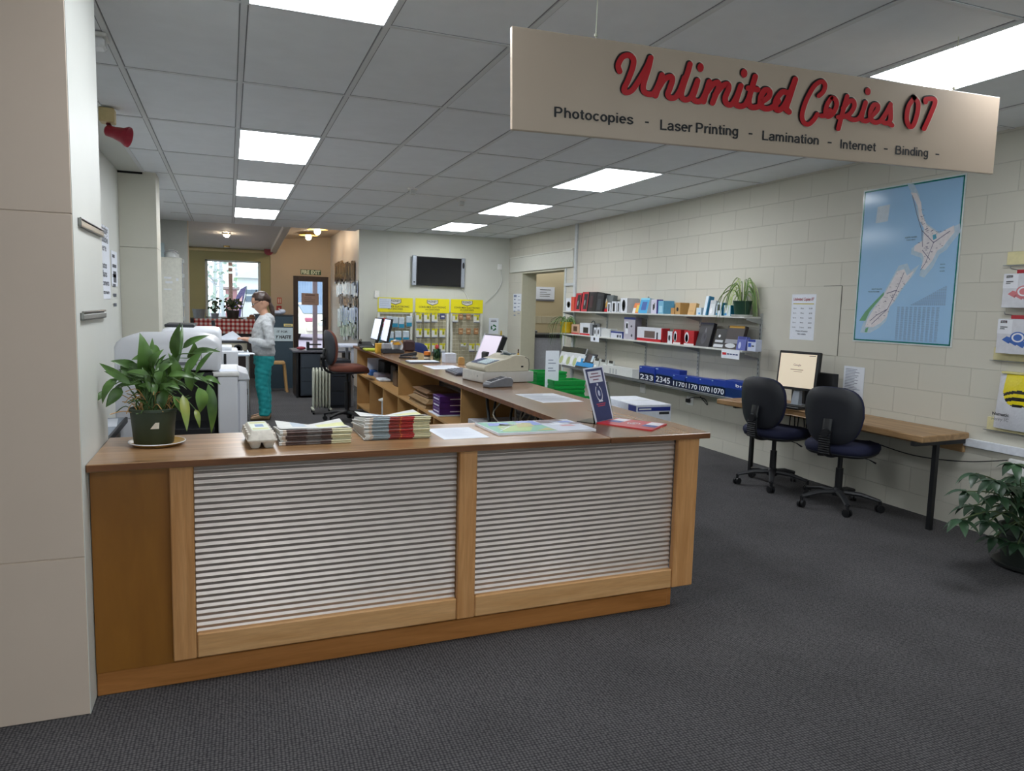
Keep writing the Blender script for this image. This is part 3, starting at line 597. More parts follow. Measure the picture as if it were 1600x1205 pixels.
def stack(n, bands, c, w, d, th, kb, names, group, ang, seed):
    rr = random.Random(seed); proto = None
    for i in range(n):
        loc = (c[0]+rr.uniform(-.004, .004), c[1]+rr.uniform(-.006, .006), CT+.0005+th*i); rot = (-i*th*(1-kb)/d, 0, ang+rr.uniform(-.02, .02)); lab = names[0] if i < n-1 else names[1]
        if proto is None: k = proto = tag(newspaper(bands, w, d, th*.96, kb).build('newspaper', NM), lab, 'newspaper', group)
        else: k = proto.copy(); COL.objects.link(k); k['label'] = lab
        k.location = loc; k.rotation_euler = rot
    return CT+th*n, -n*th*(1-kb)/d
z1, r1 = stack(8, [(.04, 0), (.05, 8), (.28, 1), (.2, 2), (.15, 1), (.28, 3)], (.322, 3.012), .285, .26, .0078, .6, ('folded newspaper in the shorter brownish stack beside the egg carton', 'topmost folded newspaper of the shorter brownish stack'), 'newspapers in the short stack', .03, 4)
z2, r2 = stack(13, [(.07, 0), (.05, 8), (.25, 4), (.16, 5), (.02, 7), (.19, 6), (.26, 3)], (.665, 3.045), .285, .28, .0075, .62, ('folded newspaper in the taller red banded stack', 'topmost folded newspaper of the taller red banded stack'), 'newspapers in the tall stack', .02, 8)
def wavy(c, w, d, z, tilt, lab, seed, ang):
    mb = MB(); n = 14; M = frame_at((c[0], c[1], z), ang) @ Matrix.Rotation(tilt, 4, 'X'); V = []
    for j in range(n+1):
        row = []
        for i in range(n+1):
            h = .001+.0015*(1+math.sin(i*.45+seed))+.05*max(0, j/n-.5)*abs(i/n-.5)*1.6
            row.append(mb.bm.verts.new(M @ Vector((-w/2+w*i/n, d*j/n, h))))
        V.append(row)
    for j in range(n):
        for i in range(n):
            f = mb.bm.faces.new((V[j][i], V[j][i+1], V[j+1][i+1], V[j+1][i])); f.material_index = 1 if (i > 7 and 3 < j < 10) else (2 if 2 < i < 6 and j > 5 else 0)
    return single(mb, 'newspaper_page', lab, 'newspaper page', [NM[0], mat('#d8d9a0', .7, vary=.05), mat('#b8c3cc', .7, vary=.05)], smooth=True)
wavy((.322, 3.025), .275, .25, z1, r1, 'loose curling page on top of the short newspaper stack', 1, .03); wavy((.67, 3.06), .275, .27, z2, r2, 'loose curling page on top of the tall newspaper stack', 2, .03)
# road map booklet
def drawmap(m, o, x, y):
    r = random.Random(5)
    def blob(cx, cy, pts, mi, lift): m.face([o+x*(cx+a)+y*(cy+b)+Z*lift for a, b in pts], mi)
    m.rect(o, x, y, -.245, .05, -.15, .15, 1, .0004); m.rect(o, x, y, -.05, .05, .02, .15, 2, .0008); m.rect(o, x, y, .05, .245, -.15, .15, 3, .0004)
    blob(-.13, -.02, [(-.08, -.1), (.05, -.11), (.1, -.02), (.06, .08), (-.02, .1), (-.06, .03)], 4, .0012); blob(-.03, .03, [(-.07, -.06), (.02, -.05), (.04, .05), (-.03, .07)], 5, .0016)
    blob(-.16, .07, [(-.06, -.03), (.05, -.04), (.06, .04), (-.04, .05)], 2, .0012); blob(.0, -.1, [(-.05, -.03), (.05, -.03), (.03, .03)], 5, .0014)
    for k in range(5): blob(.06+.035*k, .06-.05*(k % 3), [(0, 0), (.07, -.01), (.06, .035), (-.005, .03)], [6, 0, 7, 2, 6][k], .0012)
    m.rect(o, x, y, .06, .2, .1, .14, 6, .0016)
    for k in range(4): m.face([o+x*(-.22+.02*k)+y*(-.1+.05*k)+Z*.002, o+x*(-.1+.03*k)+y*(.04+.02*k)+Z*.002, o+x*(-.096+.03*k)+y*(.036+.02*k)+Z*.002, o+x*(-.216+.02*k)+y*(-.104+.05*k)+Z*.002], 0)
sheet('map_booklet', 'thick green and blue map booklet lying flat on the counter', 'map', (1.365, 3.2), .5, .31, .03, CT, drawmap, [M_paper, mat('#5fa98c', .35), mat('#5a78c8', .35), mat('#b8bfcf', .35), mat('#94b552', .35), mat('#a8a24e', .35), mat('#5a4048', .35), mat('#c07a80', .35)], .01)
def drawform(m, o, x, y):
    for k in (-.075, .07): m.rect(o, x, y, -.14, .14, k-.004, k+.004, 1)
    lines(m, o, x, y, -.12, .12, .17, .03, 3, 2, .012, 4); lines(m, o, x, y, -.12, .12, .045, .024, 5, 2, .009, 5); lines(m, o, x, y, -.12, .12, -.1, .03, 3, 2, .012, 6)
sheet('notice_sheet', 'laminated white notice with dark lines lying on the counter run', 'paper', (1.915, 4.28), .28, .44, .03, CT, drawform, [M_paper, mat('#4a4f5a', .5, vary=0), mat('#b4bac2', .6, vary=0)])
# navy standee leaning in an acrylic holder, red folder beside it
bl, br = az(931, 661, CT), az(958, 655, CT); e = (br-bl).normalized(); nb = Vector((e.y, -e.x, 0)); nb = nb if nb.dot(EYE-bl) > 0 else -nb
nn = (nb*math.cos(.2)+Z*math.sin(.2)).normalized(); upv = nn.cross(e).normalized(); upv = upv if upv.z > 0 else -upv
def onp(px, py): d = ray(px, py); k = (bl-EYE).dot(nn)/d.dot(nn); return EYE+d*k
c4 = [bl, br, onp(941, 572), onp(911, 576)]
t = thing('leaflet_stand', 'upright navy leaflet in a clear stand on the counter corner', 'leaflet stand', (bl+br)/2)
mb = MB().prism([c+nn*.002 for c in c4], -nn*.004); ed = MB()
q = [c4[0].lerp(c4[2], f) for f in (0,)]
def inn(u, v): return (c4[0]*(1-u)+c4[1]*u)*(1-v)+(c4[3]*(1-u)+c4[2]*u)*v+nn*.0026
def quad(m, u0, u1, v0, v1, mi, k=0): m.face([inn(u0, v0)+nn*k, inn(u1, v0)+nn*k, inn(u1, v1)+nn*k, inn(u0, v1)+nn*k], mi)
quad(mb, .06, .94, .015, .975, 1); quad(mb, .14, .84, .72, .93, 0, .0004);
hw = (c4[1]-c4[0]).length; hh = (c4[3]-c4[0]).length; vx = (c4[1]-c4[0]).normalized(); vy = (c4[3]-c4[0]).normalized()
for k in range(3): quad(mb, .49-(.19, .29, .15)[k], .49+(.19, .29, .15)[k], .872-.055*k, .892-.055*k, 3, .0006)
cc = inn(.5, .52)
for k in range(40):     # laurel wreath emblem
    a0 = -1.2+k*.21; ra = .034; p = cc+vx*(ra*math.sin(a0)*.9)+vy*(ra*1.15*math.cos(a0+math.pi)*-1*-1)
    if k < 30: a0 = -2.5+5*k/29; p = cc+vx*(.03*math.sin(a0))-vy*(.04*math.cos(a0)); mb.face([p+nn*.0006-vx*.004, p+nn*.0006-vy*.005, p+nn*.0006+vx*.004, p+nn*.0006+vy*.006], 0)
mb.face([cc+nn*.0006+vx*(.013*math.cos(i*.52))+vy*(.018*math.sin(i*.52)) for i in range(12)], 4); mb.face([cc+nn*.0009+vx*a+vy*b for a, b in ((-.008, -.012), (.006, -.014), (.003, .0), (.009, .008), (-.004, .014), (-.008, .004))], 0)
quad(mb, .4, .62, .36, .385, 0, .0004); quad(mb, .47, .55, .66, .7, 0, .0004)
for k in range(2): quad(mb, .49-(.25, .2)[k], .49+(.25, .2)[k], .315-.035*k, .333-.035*k, 2, .0006)
mb.build('leaflet', [mat('#d9dce8', .4), mat('#2b3566', .4), mat('#b23a52', .4, vary=0), mat('#7a4a5e', .5, vary=0), mat('#8e99c0', .5, vary=0)], t)
hb = MB().prism([bl-nn*.003-e*.01, br-nn*.003+e*.01, br-nn*.003+e*.01+upv*.2, bl-nn*.003-e*.01+upv*.2], -nn*.003); m_ac = glass_mat('#dfe8e8', .05, 'acrylic')
hb.prism([bl-e*.04+nb*.02+Z*.001, br+nb*.02+Z*.001, br-nb*.09+Z*.001, bl-e*.04-nb*.09+Z*.001], (0, 0, .003)); hb.build('holder', m_ac, t)
rp = [az(*p, CT) for p in ((932, 662), (965, 655), (1042, 664), (1018, 674))]
mb = MB().prism(rp, (0, 0, .006), 0)
def rq(u, v, h=.0065): return (rp[0]*(1-u)+rp[3]*u)*(1-v)+(rp[1]*(1-u)+rp[2]*u)*v+Z*h
mb.face([rq(.06, .35), rq(.3, .35), rq(.3, .95), rq(.06, .95)], 1); mb.face([rq(.72, .3), rq(.97, .3), rq(.97, .95), rq(.72, .95)], 1); mb.face([rq(.72, .3, .007), rq(.97, .3, .007), rq(.97, .55, .007), rq(.72, .55, .007)], 2); mb.face([rq(.06, .35, .007), rq(.3, .35, .007), rq(.3, .6, .007), rq(.06, .6, .007)], 2)
ce = rq(.52, .5, .007)
for ra, rb in ((.034, .028), (.02, .015), (.009, 0)):
    for i in range(14):
        if i in (3, 10): continue
        a0, a1 = i*2*math.pi/14, (i+1)*2*math.pi/14
        mb.face([ce+Vector((ra*math.cos(a0), ra*math.sin(a0), 0)), ce+Vector((ra*math.cos(a1), ra*math.sin(a1), 0)), ce+Vector((rb*math.cos(a1), rb*math.sin(a1), 0)), ce+Vector((rb*math.cos(a0), rb*math.sin(a0), 0))] if rb else [ce, ce+Vector((ra*math.cos(a0), ra*math.sin(a0), 0)), ce+Vector((ra*math.cos(a1), ra*math.sin(a1), 0))], 1)
single(mb, 'red_folder', 'flat red folder with white emblem beside the navy leaflet', 'folder', [mat('#c4303c', .35), mat('#e5e3ea', .5), mat('#4d5a9c', .5)])
# ---------------------------------------------------------------- on the long run
# cash register: x towards the customers, y along the counter
M_reg = mat('#d2cbb6', .5, vary=.03); M_reg2 = mat('#c9c6c0', .5, vary=.03)
base = Vector((1.775, 5.155, CT)); Mr = frame_at(base, .17)
t = thing('cash_register', 'beige cash register with keypad on the counter run', 'cash register', base)
MB().box(0, .44, 0, .36, .004, .085, .006, M=Mr, seg=2).build('drawer_base', M_reg2, t, smooth=True)
mb = MB().box(-.002, .0, .015, .345, .016, .078, M=Mr); dr_ = mb.build('drawer', mat('#cfcdc6', .5), t); MB().tube([Mr @ Vector((-.004, .1, .05)), Mr @ Vector((0, .1, .05))], .007, 10).build('lock', M_chrome, dr_)
pf = [(.03, .086), (.012, .105), (.012, .122), (.03, .135), (.17, .172), (.215, .178), (.25, .2), (.29, .212), (.36, .205), (.405, .185), (.415, .12), (.41, .086)]
mb = MB().prism([Mr @ Vector((x, .02, z)) for x, z in pf], Mr.to_3x3() @ Vector((0, .31, 0)), bev=.004); mb.build('body', M_reg, t, smooth=True, angle=30)
kd = (Mr.to_3x3() @ Vector((.14, 0, .037))).normalized(); yv_ = Mr.to_3x3() @ Y; ko = Mr @ Vector((.03, .02, .1375)); kn = kd.cross(yv_)
if kn.z < 0: kn = -kn
mb = MB().hexa([ko+kd*a+yv_*b+kn*c for c in (-.004, .003) for a, b in ((.012, .03), (.13, .03), (.13, .28), (.012, .28))]); kp = mb.build('keypad', mat('#8f97a8', .5), t)
mb = MB(); kk = MB()
for i in range(5):
    for j in range(8):
        tgt = mb if (j < 5) else kk
        a, b = .018+.021*i, .04+.029*j
        tgt.hexa([ko+kd*aa+yv_*bb+kn*c for c in (.003, .008) for aa, bb in ((a, b), (a+.016, b), (a+.016, b+.022), (a, b+.022))])
mb.build('light_keys', mat('#cfe0e4', .5), kp); kk.build('dark_keys', mat('#525a7c', .5), kp)
MB().hexa([Mr @ Vector(p) for p in ((.262, .08, .204), (.32, .08, .214), (.32, .22, .214), (.262, .22, .204), (.262, .08, .21), (.32, .08, .219), (.32, .22, .219), (.262, .22, .21))]).build('receipt_window', mat('#4b5c5e', .15), t)
MB().prism([Mr @ Vector(p) for p in ((.285, .1, .214), (.285, .2, .214), (.25, .2, .235), (.25, .1, .235))], (0.002, 0, .002)).build('receipt', M_paper, t)
MB().box(.335, .355, .0185, .0215, .115, .128, M=Mr).build('socket', M_black, t)
MB().tube([Mr @ Vector(p) for p in ((.37, .018, .195), (.4, .018, .18), (.408, .018, .14), (.404, .018, .09))], .003, 6).build('seam', mat('#8d8a7c', .5), t)
kt = Mr @ Vector((.355, .1, .2055)); tk = thing('brass_figurine', 'small yellow and brown trinket standing on the cash register', 'trinket', kt)
MB().lathe([(.01, 0), (.008, .012), (.004, .016), (0, .017)], kt, 10).build('base', mat('#c9a23c', .4), tk, smooth=True); MB().lathe([(.004, .016), (.006, .022), (.003, .03), (.006, .036), (.004, .045), (0, .047)], kt, 10).build('top', mat('#5a3418', .5), tk, smooth=True)
# eftpos terminal
eb = az(783, 606, CT); Me = frame_at(eb+Vector((0, .06, 0)), .22); t = thing('card_terminal', 'grey card payment terminal in front of the cash register', 'card terminal', eb+Vector((0, .06, 0)))
pf = [(-.105, .0), (-.11, .02), (-.095, .034), (.05, .07), (.085, .068), (.105, .045), (.095, 0)]
MB().prism([Me @ Vector((x, -.045, z)) for x, z in pf], Me.to_3x3() @ Vector((0, .09, 0)), bev=.005).build('body', mat('#74767c', .45), t, smooth=True, angle=35)
kd = Vector((.145, 0, .036)).normalized(); kn = Vector((-.036, 0, .145)).normalized()
mb = MB().hexa([Me @ (Vector((-.09, 0, .035))+kd*a+Y*b+kn*c) for c in (0, .005) for a, b in ((0, -.04), (.145, -.04), (.145, .04), (0, .04))], bev=.002); mb.build('fascia', mat('#d7d8dc', .4), t)
MB().hexa([Me @ (Vector((-.09, 0, .035))+kd*a+Y*b+kn*c) for c in (.005, .007) for a, b in ((.085, -.033), (.135, -.033), (.135, .033), (.085, .033))]).build('screen', mat('#454a58', .2), t)
mb = MB()
for i in range(4):
    for j in range(3): mb.hexa([Me @ (Vector((-.09, 0, .035))+kd*a+Y*b+kn*c) for c in (.005, .009) for a, b in ((.01+.017*i, -.03+.021*j), (.022+.017*i, -.03+.021*j), (.022+.017*i, -.013+.021*j), (.01+.017*i, -.013+.021*j))])
mb.build('keys', mat('#3a3c44', .5), t)
# point of sale screen
pbv = Vector((2.02, 5.95, CT)); t = thing('touch_screen', 'tilted point of sale screen behind the cash register', 'monitor', pbv)
Mp = frame_at(pbv, .12) @ Matrix.Rotation(math.radians(22), 4, 'Y')
MB().box(-.02, .03, -.18, .18, .03, .36, .008, M=Mp).build('housing', M_black, t)
MB().box(-.0225, -.02, -.166, .166, .048, .345, M=Mp).build('screen', mat('#d9cfdf', .25, emit=.55, vary=0, name='pos_screen'), t)
MB().box(-.024, -.019, -.182, .182, .026, .038, .002, M=Mp).box(-.024, -.019, .17, .182, .038, .36, M=Mp).build('bezel', mat('#dfe1ea', .4), t)
MB().box(-.1, .13, -.11, .11, 0, .02, .006, M=frame_at(pbv, .12)).box(.02, .1, -.05, .05, .02, .19, .01, M=frame_at(pbv, .12)).build('stand', M_black, t)
q = Mp @ Vector((.0, -.1, .36)); single(MB().lathe([(.008, 0), (.008, .025), (.006, .03), (.006, .04), (0, .042)], q, 8), 'marker_cap', 'tiny yellow stub standing on the point of sale screen', 'marker', mat('#d0b030', .5))
# keyboard with ball, paper, tablet
Mk = frame_at((1.835, 5.98, CT), 1.50); t = thing('keyboard', 'dark grey keyboard with tilted keys beside the cash register', 'keyboard', (1.835, 5.98, CT))
MB().hexa([Mk @ Vector(p) for p in ((-.22, -.08, 0), (.22, -.08, 0), (.22, .08, 0), (-.22, .08, 0), (-.22, -.08, .03), (.22, -.08, .03), (.22, .08, .018), (-.22, .08, .018))], bev=.004).build('body', mat('#4a4f5c', .5), t)
mb = MB()
for i in range(14):
    for j in range(5):
        x0_, y0_ = -.205+.0295*i, -.068+.027*j; z = .03-.012*(j+.5)/5
        mb.box(x0_, x0_+.024, y0_, y0_+.021, z, z+.006, M=Mk)
mb.build('keys', mat('#5c6374', .5), t)
single(MB().ball(az(728, 591, CT)+Vector((.0, .02, .02)), .025, .025, .02), 'mouse', 'small round black mouse at the end of the dark keyboard', 'mouse', M_black, smooth=True)
sheet('paper_sheet', 'white sheet lying on the counter run behind the keyboard', 'paper', (1.87, 6.6), .3, .42, .0, CT, lambda m, o, x, y: (lines(m, o, x, y, -.1, .1, .16, .03, 5, 1, .006), m.rect(o, x, y, -.12, -.02, .15, .18, 2)), [M_paper, mat('#b4bac8', .7, vary=0), mat('#c98a84', .7, vary=0)])
single(MB().box(1.66, 1.97, 7.08, 7.3, CT, CT+.012, .004).box(1.67, 1.96, 7.09, 7.29, CT+.012, CT+.016, mi=1), 'clipboard', 'thin white tray lying on the counter before the stapler', 'tray', [mat('#5a626e', .4), M_paper])
def stapler(p, ang):
    M = frame_at(p, ang); t = thing('stapler', 'large black stapler standing on the counter run', 'stapler', p)
    MB().box(-.1, .1, -.03, .03, 0, .012, .004, M=M).build('base', M_black, t)
    MB().hexa([M @ Vector(q) for q in ((-.09, -.02, .035), (.095, -.02, .014), (.095, .02, .014), (-.09, .02, .035), (-.09, -.016, .075), (.09, -.016, .04), (.09, .016, .04), (-.09, .016, .075))], bev=.005).build('arm', mat('#24262b', .4), t)
    MB().box(-.08, -.05, -.015, .015, .01, .05, M=M).build('spring', M_steel, t)
stapler(Vector((1.80, 7.75, CT)), 2.6)
jp = az(668.5, 563, CT)+Vector((0, .03, 0)); t = thing('glue_jar', 'small dark jar with an orange lid on the counter', 'jar', jp)
MB().lathe([(.032, 0), (.034, .003), (.034, .05), (.03, .055)], jp, 18).build('body', mat('#2c1c18', .25), t, smooth=True); MB().lathe([(.036, .053), (.036, .085), (.03, .09), (0, .09)], jp, 18).build('lid', mat('#d97a22', .45), t, smooth=True)
MB().lathe([(.0346, .012), (.0346, .035)], jp, 18).build('label', mat('#d9d0bc', .6), t, smooth=True)
tp = az(684, 564, CT)+Vector((0, .04, 0)); t = thing('flower_vase', 'glass vase with a red tulip on the counter', 'vase', tp)
MB().lathe([(.035, 0), (.04, .01), (.04, .12), (.038, .12), (.037, .012), (0, .012)], tp, 18).build('vase', glass_mat('#cfe0d6', .03, 'vase_glass'), t, smooth=True)
mb = MB(); r = random.Random(9)
for i in range(9): a = r.uniform(0, 6.28); leaf_mesh(mb, tp+Vector((.012*math.cos(a), .012*math.sin(a), .02)), tp+Vector((.04*math.cos(a), .04*math.sin(a), .1+.05*r.random())), .014, (math.cos(a), math.sin(a), .3), .05)
mb.build('leaves', M_leaf, t, smooth=True, angle=80)
mb = MB()
for i in range(6): a = i*math.pi/3; leaf_mesh(mb, tp+Vector((0, 0, .125)), tp+Vector((.03*math.cos(a), .03*math.sin(a), .17)), .018, (-math.cos(a), -math.sin(a), .3), .12)
mb.ball(tp+Vector((0, 0, .145)), .02, .02, .026, 10, 6); mb.build('flower', mat('#d2474a', .5), t, smooth=True, angle=80)
cpn = az(704, 567, CT)
for i in range(7):
    m = single(MB().box(cpn.x-.055, cpn.x+.06, cpn.y, cpn.y+.14, CT+.0135*i, CT+.0135*i+.0125, .001, M=Matrix.Translation(Vector((0, 0, 0)))), 'card_pack', 'pack of white cards in the pile beside the flower vase' if i < 6 else 'topmost pack of white cards in the pile beside the flower vase', 'card pack', mat('#d5dae6', .6), 'packs of white cards')
wp = az(721, 570, CT); mb = MB().prism([wp+Vector((-.03, .0, 0)), wp+Vector((.035, 0, 0)), wp+Vector((.035, 0, .05)), wp+Vector((.02, 0, .075)), wp+Vector((-.02, 0, .075)), wp+Vector((-.03, 0, .05))], (0, .03, 0), bev=.004)
single(mb, 'card_holder', 'small arched wooden card holder on the counter', 'card holder', mat('#c79a5c', .5))
# double tape dispenser
tq = Vector((1.79, 8.55, CT)); t = thing('tape_dispenser', 'large grey and black tape dispenser with yellow tape on the counter', 'tape dispenser', tq); Mt_ = frame_at(tq, .15)
pf = [(-.12, 0), (-.13, .05), (-.1, .06), (-.02, .05), (.06, .05), (.13, .04), (.14, 0)]
MB().prism([Mt_ @ Vector((x, -.05, z)) for x, z in pf], Mt_.to_3x3() @ Vector((0, .1, 0)), bev=.006).build('base', mat('#2f3238', .5), t)
MB().box(-.12, -.03, -.045, .045, .05, .12, .01, M=Mt_).build('body', mat('#9a9da3', .5), t)
Rx = Mt_.to_3x3() @ Matrix.Rotation(math.pi/2, 3, 'X')
MB().lathe([(.075, -.03), (.075, .03), (.05, .03), (.05, -.03), (.075, -.03)], Mt_ @ Vector((.05, 0, .085)), 24, M=Rx).build('tape_roll', mat('#d8dbe0', .4), t, smooth=True)
MB().box(-.01, .12, -.03, .03, .1, .15, .004, M=Mt_).build('yellow_tape', mat('#d9a32c', .4), t)
single(MB().box(1.62, 1.72, 8.62, 8.74, CT, CT+.11, .003), 'yellow_box', 'small ochre yellow box standing beside the tape dispenser', 'box', mat('#d9a530', .5))
q = az(577, 549, CT); single(MB().box(q.x-.05, q.x+.1, q.y, q.y+.2, CT, CT+.03, .01), 'highlighter_pouch', 'lime and black pen pouch lying near the far end of the counter', 'pouch', mat('#b9c63a', .5))
single(MB().box(q.x-.04, q.x+.12, q.y+.25, q.y+.5, CT, CT+.04, .012), 'hole_punch', 'black hole punch lying near the far end of the counter', 'hole punch', M_black)
def far_monitor(p, ang, tilt, lab, w_=.44, h_=.30, em=.62):
    t = thing('monitor', lab, 'monitor', p); M = frame_at(p, ang); Mq = M @ Matrix.Translation(Vector((0, 0, .1))) @ Matrix.Rotation(tilt, 4, 'Y')
    MB().box(0, .03, -w_/2, w_/2, 0, h_, .004, M=Mq).build('housing', M_black, t)
    MB().box(-.002, 0, -w_/2+.015, w_/2-.015, .015, h_-.015, M=Mq).build('screen', mat('#dde2f6', .3, emit=em, vary=0, name='screen_white'), t)
    MB().box(.03, .06, -.04, .04, -.08, .15, M=Mq).lathe([(.1, 0), (.1, .01), (.05, .02), (.02, .03)], M @ Vector((.05, 0, 0)), 20).build('stand', M_black, t, smooth=True)
far_monitor(Vector((1.79, 9.75, CT)), .02, .22, 'monitor with a white screen at the far end of the counter'); far_monitor(Vector((1.83, 9.3, CT)), .0, .2, 'second white screen monitor, nearer than the one at the counter end', .4, .3)
single(MB().box(2.0, 2.14, 8.85, 9.05, CT, CT+.14, .02), 'dark_printer', 'small dark red and black receipt printer behind the tape dispenser', 'printer', mat('#3c2426', .5))
tq = Vector((1.72, 10.0, CT)); t = thing('desk_phone', 'black desk phone at the far left end of the counter', 'telephone', tq)
MB().hexa([tq+Vector(p) for p in ((-.09, -.1, 0), (.09, -.1, 0), (.09, .08, 0), (-.09, .08, 0), (-.09, -.1, .02), (.09, -.1, .02), (.09, .08, .06), (-.09, .08, .06))], bev=.004).build('base', M_dark, t)
MB().tube(smoothpath([tq+Vector((-.08, -.09, .05)), tq+Vector((-.06, 0, .08)), tq+Vector((-.05, .08, .075))], 4), [.022]+[.015]*7+[.022], 8).build('handset', M_black, t, smooth=True)
# ---------------------------------------------------------------- hanging shop sign
YS = 2.44; sg = [ay(*p, YS) for p in ((800, 202), (1552, 272), (1563, 152), (800, 40))]
sd = (sg[1]-sg[0]).normalized(); su = (sg[3]-sg[0]).normalized()
t = thing('shop_sign', 'long beige hanging sign with red script lettering', 'sign', (sg[0]+sg[1])/2)
MB().prism([p for p in sg], (0, .018, 0), bev=.002).build('board', mat('#b9a896', .3, vary=.02, scale=4, bump=.02, spec=.4), t)
STR = [  # strokes traced in a zoom of the photograph: (points, half width)
 [(98, 222), (86, 170), (120, 105), (172, 88), (212, 120), (208, 185), (170, 290), (135, 370), (155, 398), (205, 375), (270, 280), (330, 175), (357, 108)],
 [(357, 108), (338, 195), (297, 330), (302, 390), (345, 413), (385, 400), (425, 325), (450, 252)], [(450, 252), (425, 340), (398, 425)],
 [(418, 370), (470, 290), (522, 265), (538, 292), (518, 360), (500, 412), (520, 443), (562, 437), (604, 375), (640, 275)],
 [(684, 162), (664, 235), (632, 330), (612, 420), (642, 458), (688, 440), (722, 370), (748, 300)], [(748, 300), (726, 380), (708, 440), (738, 472), (780, 462), (815, 400), (845, 308)],
 [(845, 308), (820, 390), (798, 475)], [(818, 405), (870, 335), (915, 315), (925, 350), (897, 420), (872, 485)], [(892, 420), (950, 348), (998, 330), (1005, 370), (978, 440), (988, 488), (1030, 498), (1075, 430), (1108, 342)],
 [(1108, 342), (1082, 420), (1066, 490), (1100, 513), (1145, 498), (1182, 430)], [(1228, 265), (1200, 360), (1176, 450), (1182, 508), (1225, 523), (1278, 500)], [(1170, 362), (1248, 374)],
 [(1268, 485), (1338, 435), (1346, 388), (1308, 378), (1276, 430), (1272, 500), (1312, 533), (1370, 520), (1420, 470)],
 [(1500, 402), (1452, 395), (1402, 460), (1398, 528), (1432, 543), (1482, 488), (1530, 372), (1562, 288)], [(1562, 288), (1510, 450), (1486, 530), (1510, 560)]]
STR = [([(950+x/5.333, 70+y/5.333) for x, y in s], 4.7) for s in STR]
ST2 = [[(318, 255), (362, 212), (380, 150), (345, 112), (270, 160), (192, 300), (150, 440), (165, 518), (212, 540), (262, 500), (302, 440)],
 [(342, 455), (390, 450), (430, 400)], [(440, 278), (397, 350), (385, 430), (412, 463), (460, 430), (495, 350), (484, 292), (450, 275)], [(600, 260), (560, 400), (512, 585)], [(560, 380), (612, 318), (660, 305), (672, 360), (632, 430), (580, 460), (510, 468)],
 [(600, 465), (660, 495), (720, 478), (760, 400), (785, 322)], [(785, 322), (756, 420), (746, 488), (790, 508), (840, 480)], [(838, 462), (900, 402), (906, 352), (868, 345), (838, 400), (834, 470), (870, 518), (930, 508), (985, 435), (1032, 350)],
 [(1032, 350), (1035, 430), (1030, 500), (992, 530), (950, 508)], [(1005, 525), (1050, 550)],
 [(1272, 275), (1215, 360), (1196, 480), (1222, 560), (1262, 548), (1300, 440), (1310, 330), (1272, 275)], [(1385, 318), (1392, 288), (1480, 302), (1430, 450), (1370, 585)]]
STR += [([(1230+x/6.4, 110+y/6.4) for x, y in s], 3.9) for s in ST2]
DOTS = [((1094.7, 105.6), 5.2, 7), ((1162.8, 114.6), 5.2, 7), ((1356.2, 143.1), 4.4, 6), ((1391.7, 163.7), 3.6, 4.5)]
def ribbon(mb, pts, hw, yoff, off=(0, 0), mi=0):
    P = [Vector((p[0], p[1])) for p in smoothpath([(x+off[0], y+off[1], 0) for x, y in pts], 7)]; n = len(P); Lf, Rt = [], []
    for i in range(n):
        tn = (P[min(i+1, n-1)]-P[max(i-1, 0)]).normalized(); nr = Vector((-tn.y, tn.x)); Lf.append(P[i]+nr*hw); Rt.append(P[i]-nr*hw)
    for i in range(n-1):
        mb.face([ay(q.x, q.y, YS-yoff) for q in (Lf[i], Lf[i+1], Rt[i+1], Rt[i])], mi)
    for c in (P[0], P[-1]): mb.face([ay(c.x+hw*math.cos(k*.5236), c.y+hw*math.sin(k*.5236), YS-yoff-.00004) for k in range(12)], mi)
bl_ = MB(); rd = MB(); wh = MB()
for i, (pts, hw) in enumerate(STR):
    ribbon(wh, pts, hw+1.6, .0006+i*.00008, (-.8, -.8)); ribbon(bl_, pts, hw+.2, .003+i*.00008, (-2.0, -1.6)); ribbon(rd, pts, hw-.3, .0056+i*.00012)
for (x, y), a, b in DOTS:
    for m, k, o, sc in ((wh, .0006, (-.8, -.8), 1.25), (bl_, .003, (-2, -1.6), 1.0), (rd, .0056, (0, 0), 1.0)): m.face([ay(x+o[0]+a*sc*math.cos(q*.5236), y+o[1]+b*sc*math.sin(q*.5236), YS-k) for q in range(12)])
wh.build('lettering_outline', mat('#cdbfb0', .3, vary=0), t); bl_.build('lettering_shadow', mat('#1a1214', .3, vary=0), t); rd.build('script_lettering', mat('#b8141f', .3, vary=0), t)
kpx = lambda px, py: ay(px, py, YS-.002)
def arc(cx, cy_, rx, ry, a0, a1, n=12): return [(cx+rx*math.cos(math.radians(a0+(a1-a0)*i/n)), cy_+ry*math.sin(math.radians(a0+(a1-a0)*i/n))) for i in range(n+1)]
def sm(pts): return [(p.x, p.y) for p in smoothpath([(x, y, 0) for x, y in pts], 5)]
hump = lambda x0_, x1_: arc((x0_+x1_)/2, .42, (x1_-x0_)/2, .24, 180, 0)+[(x1_, 0)]
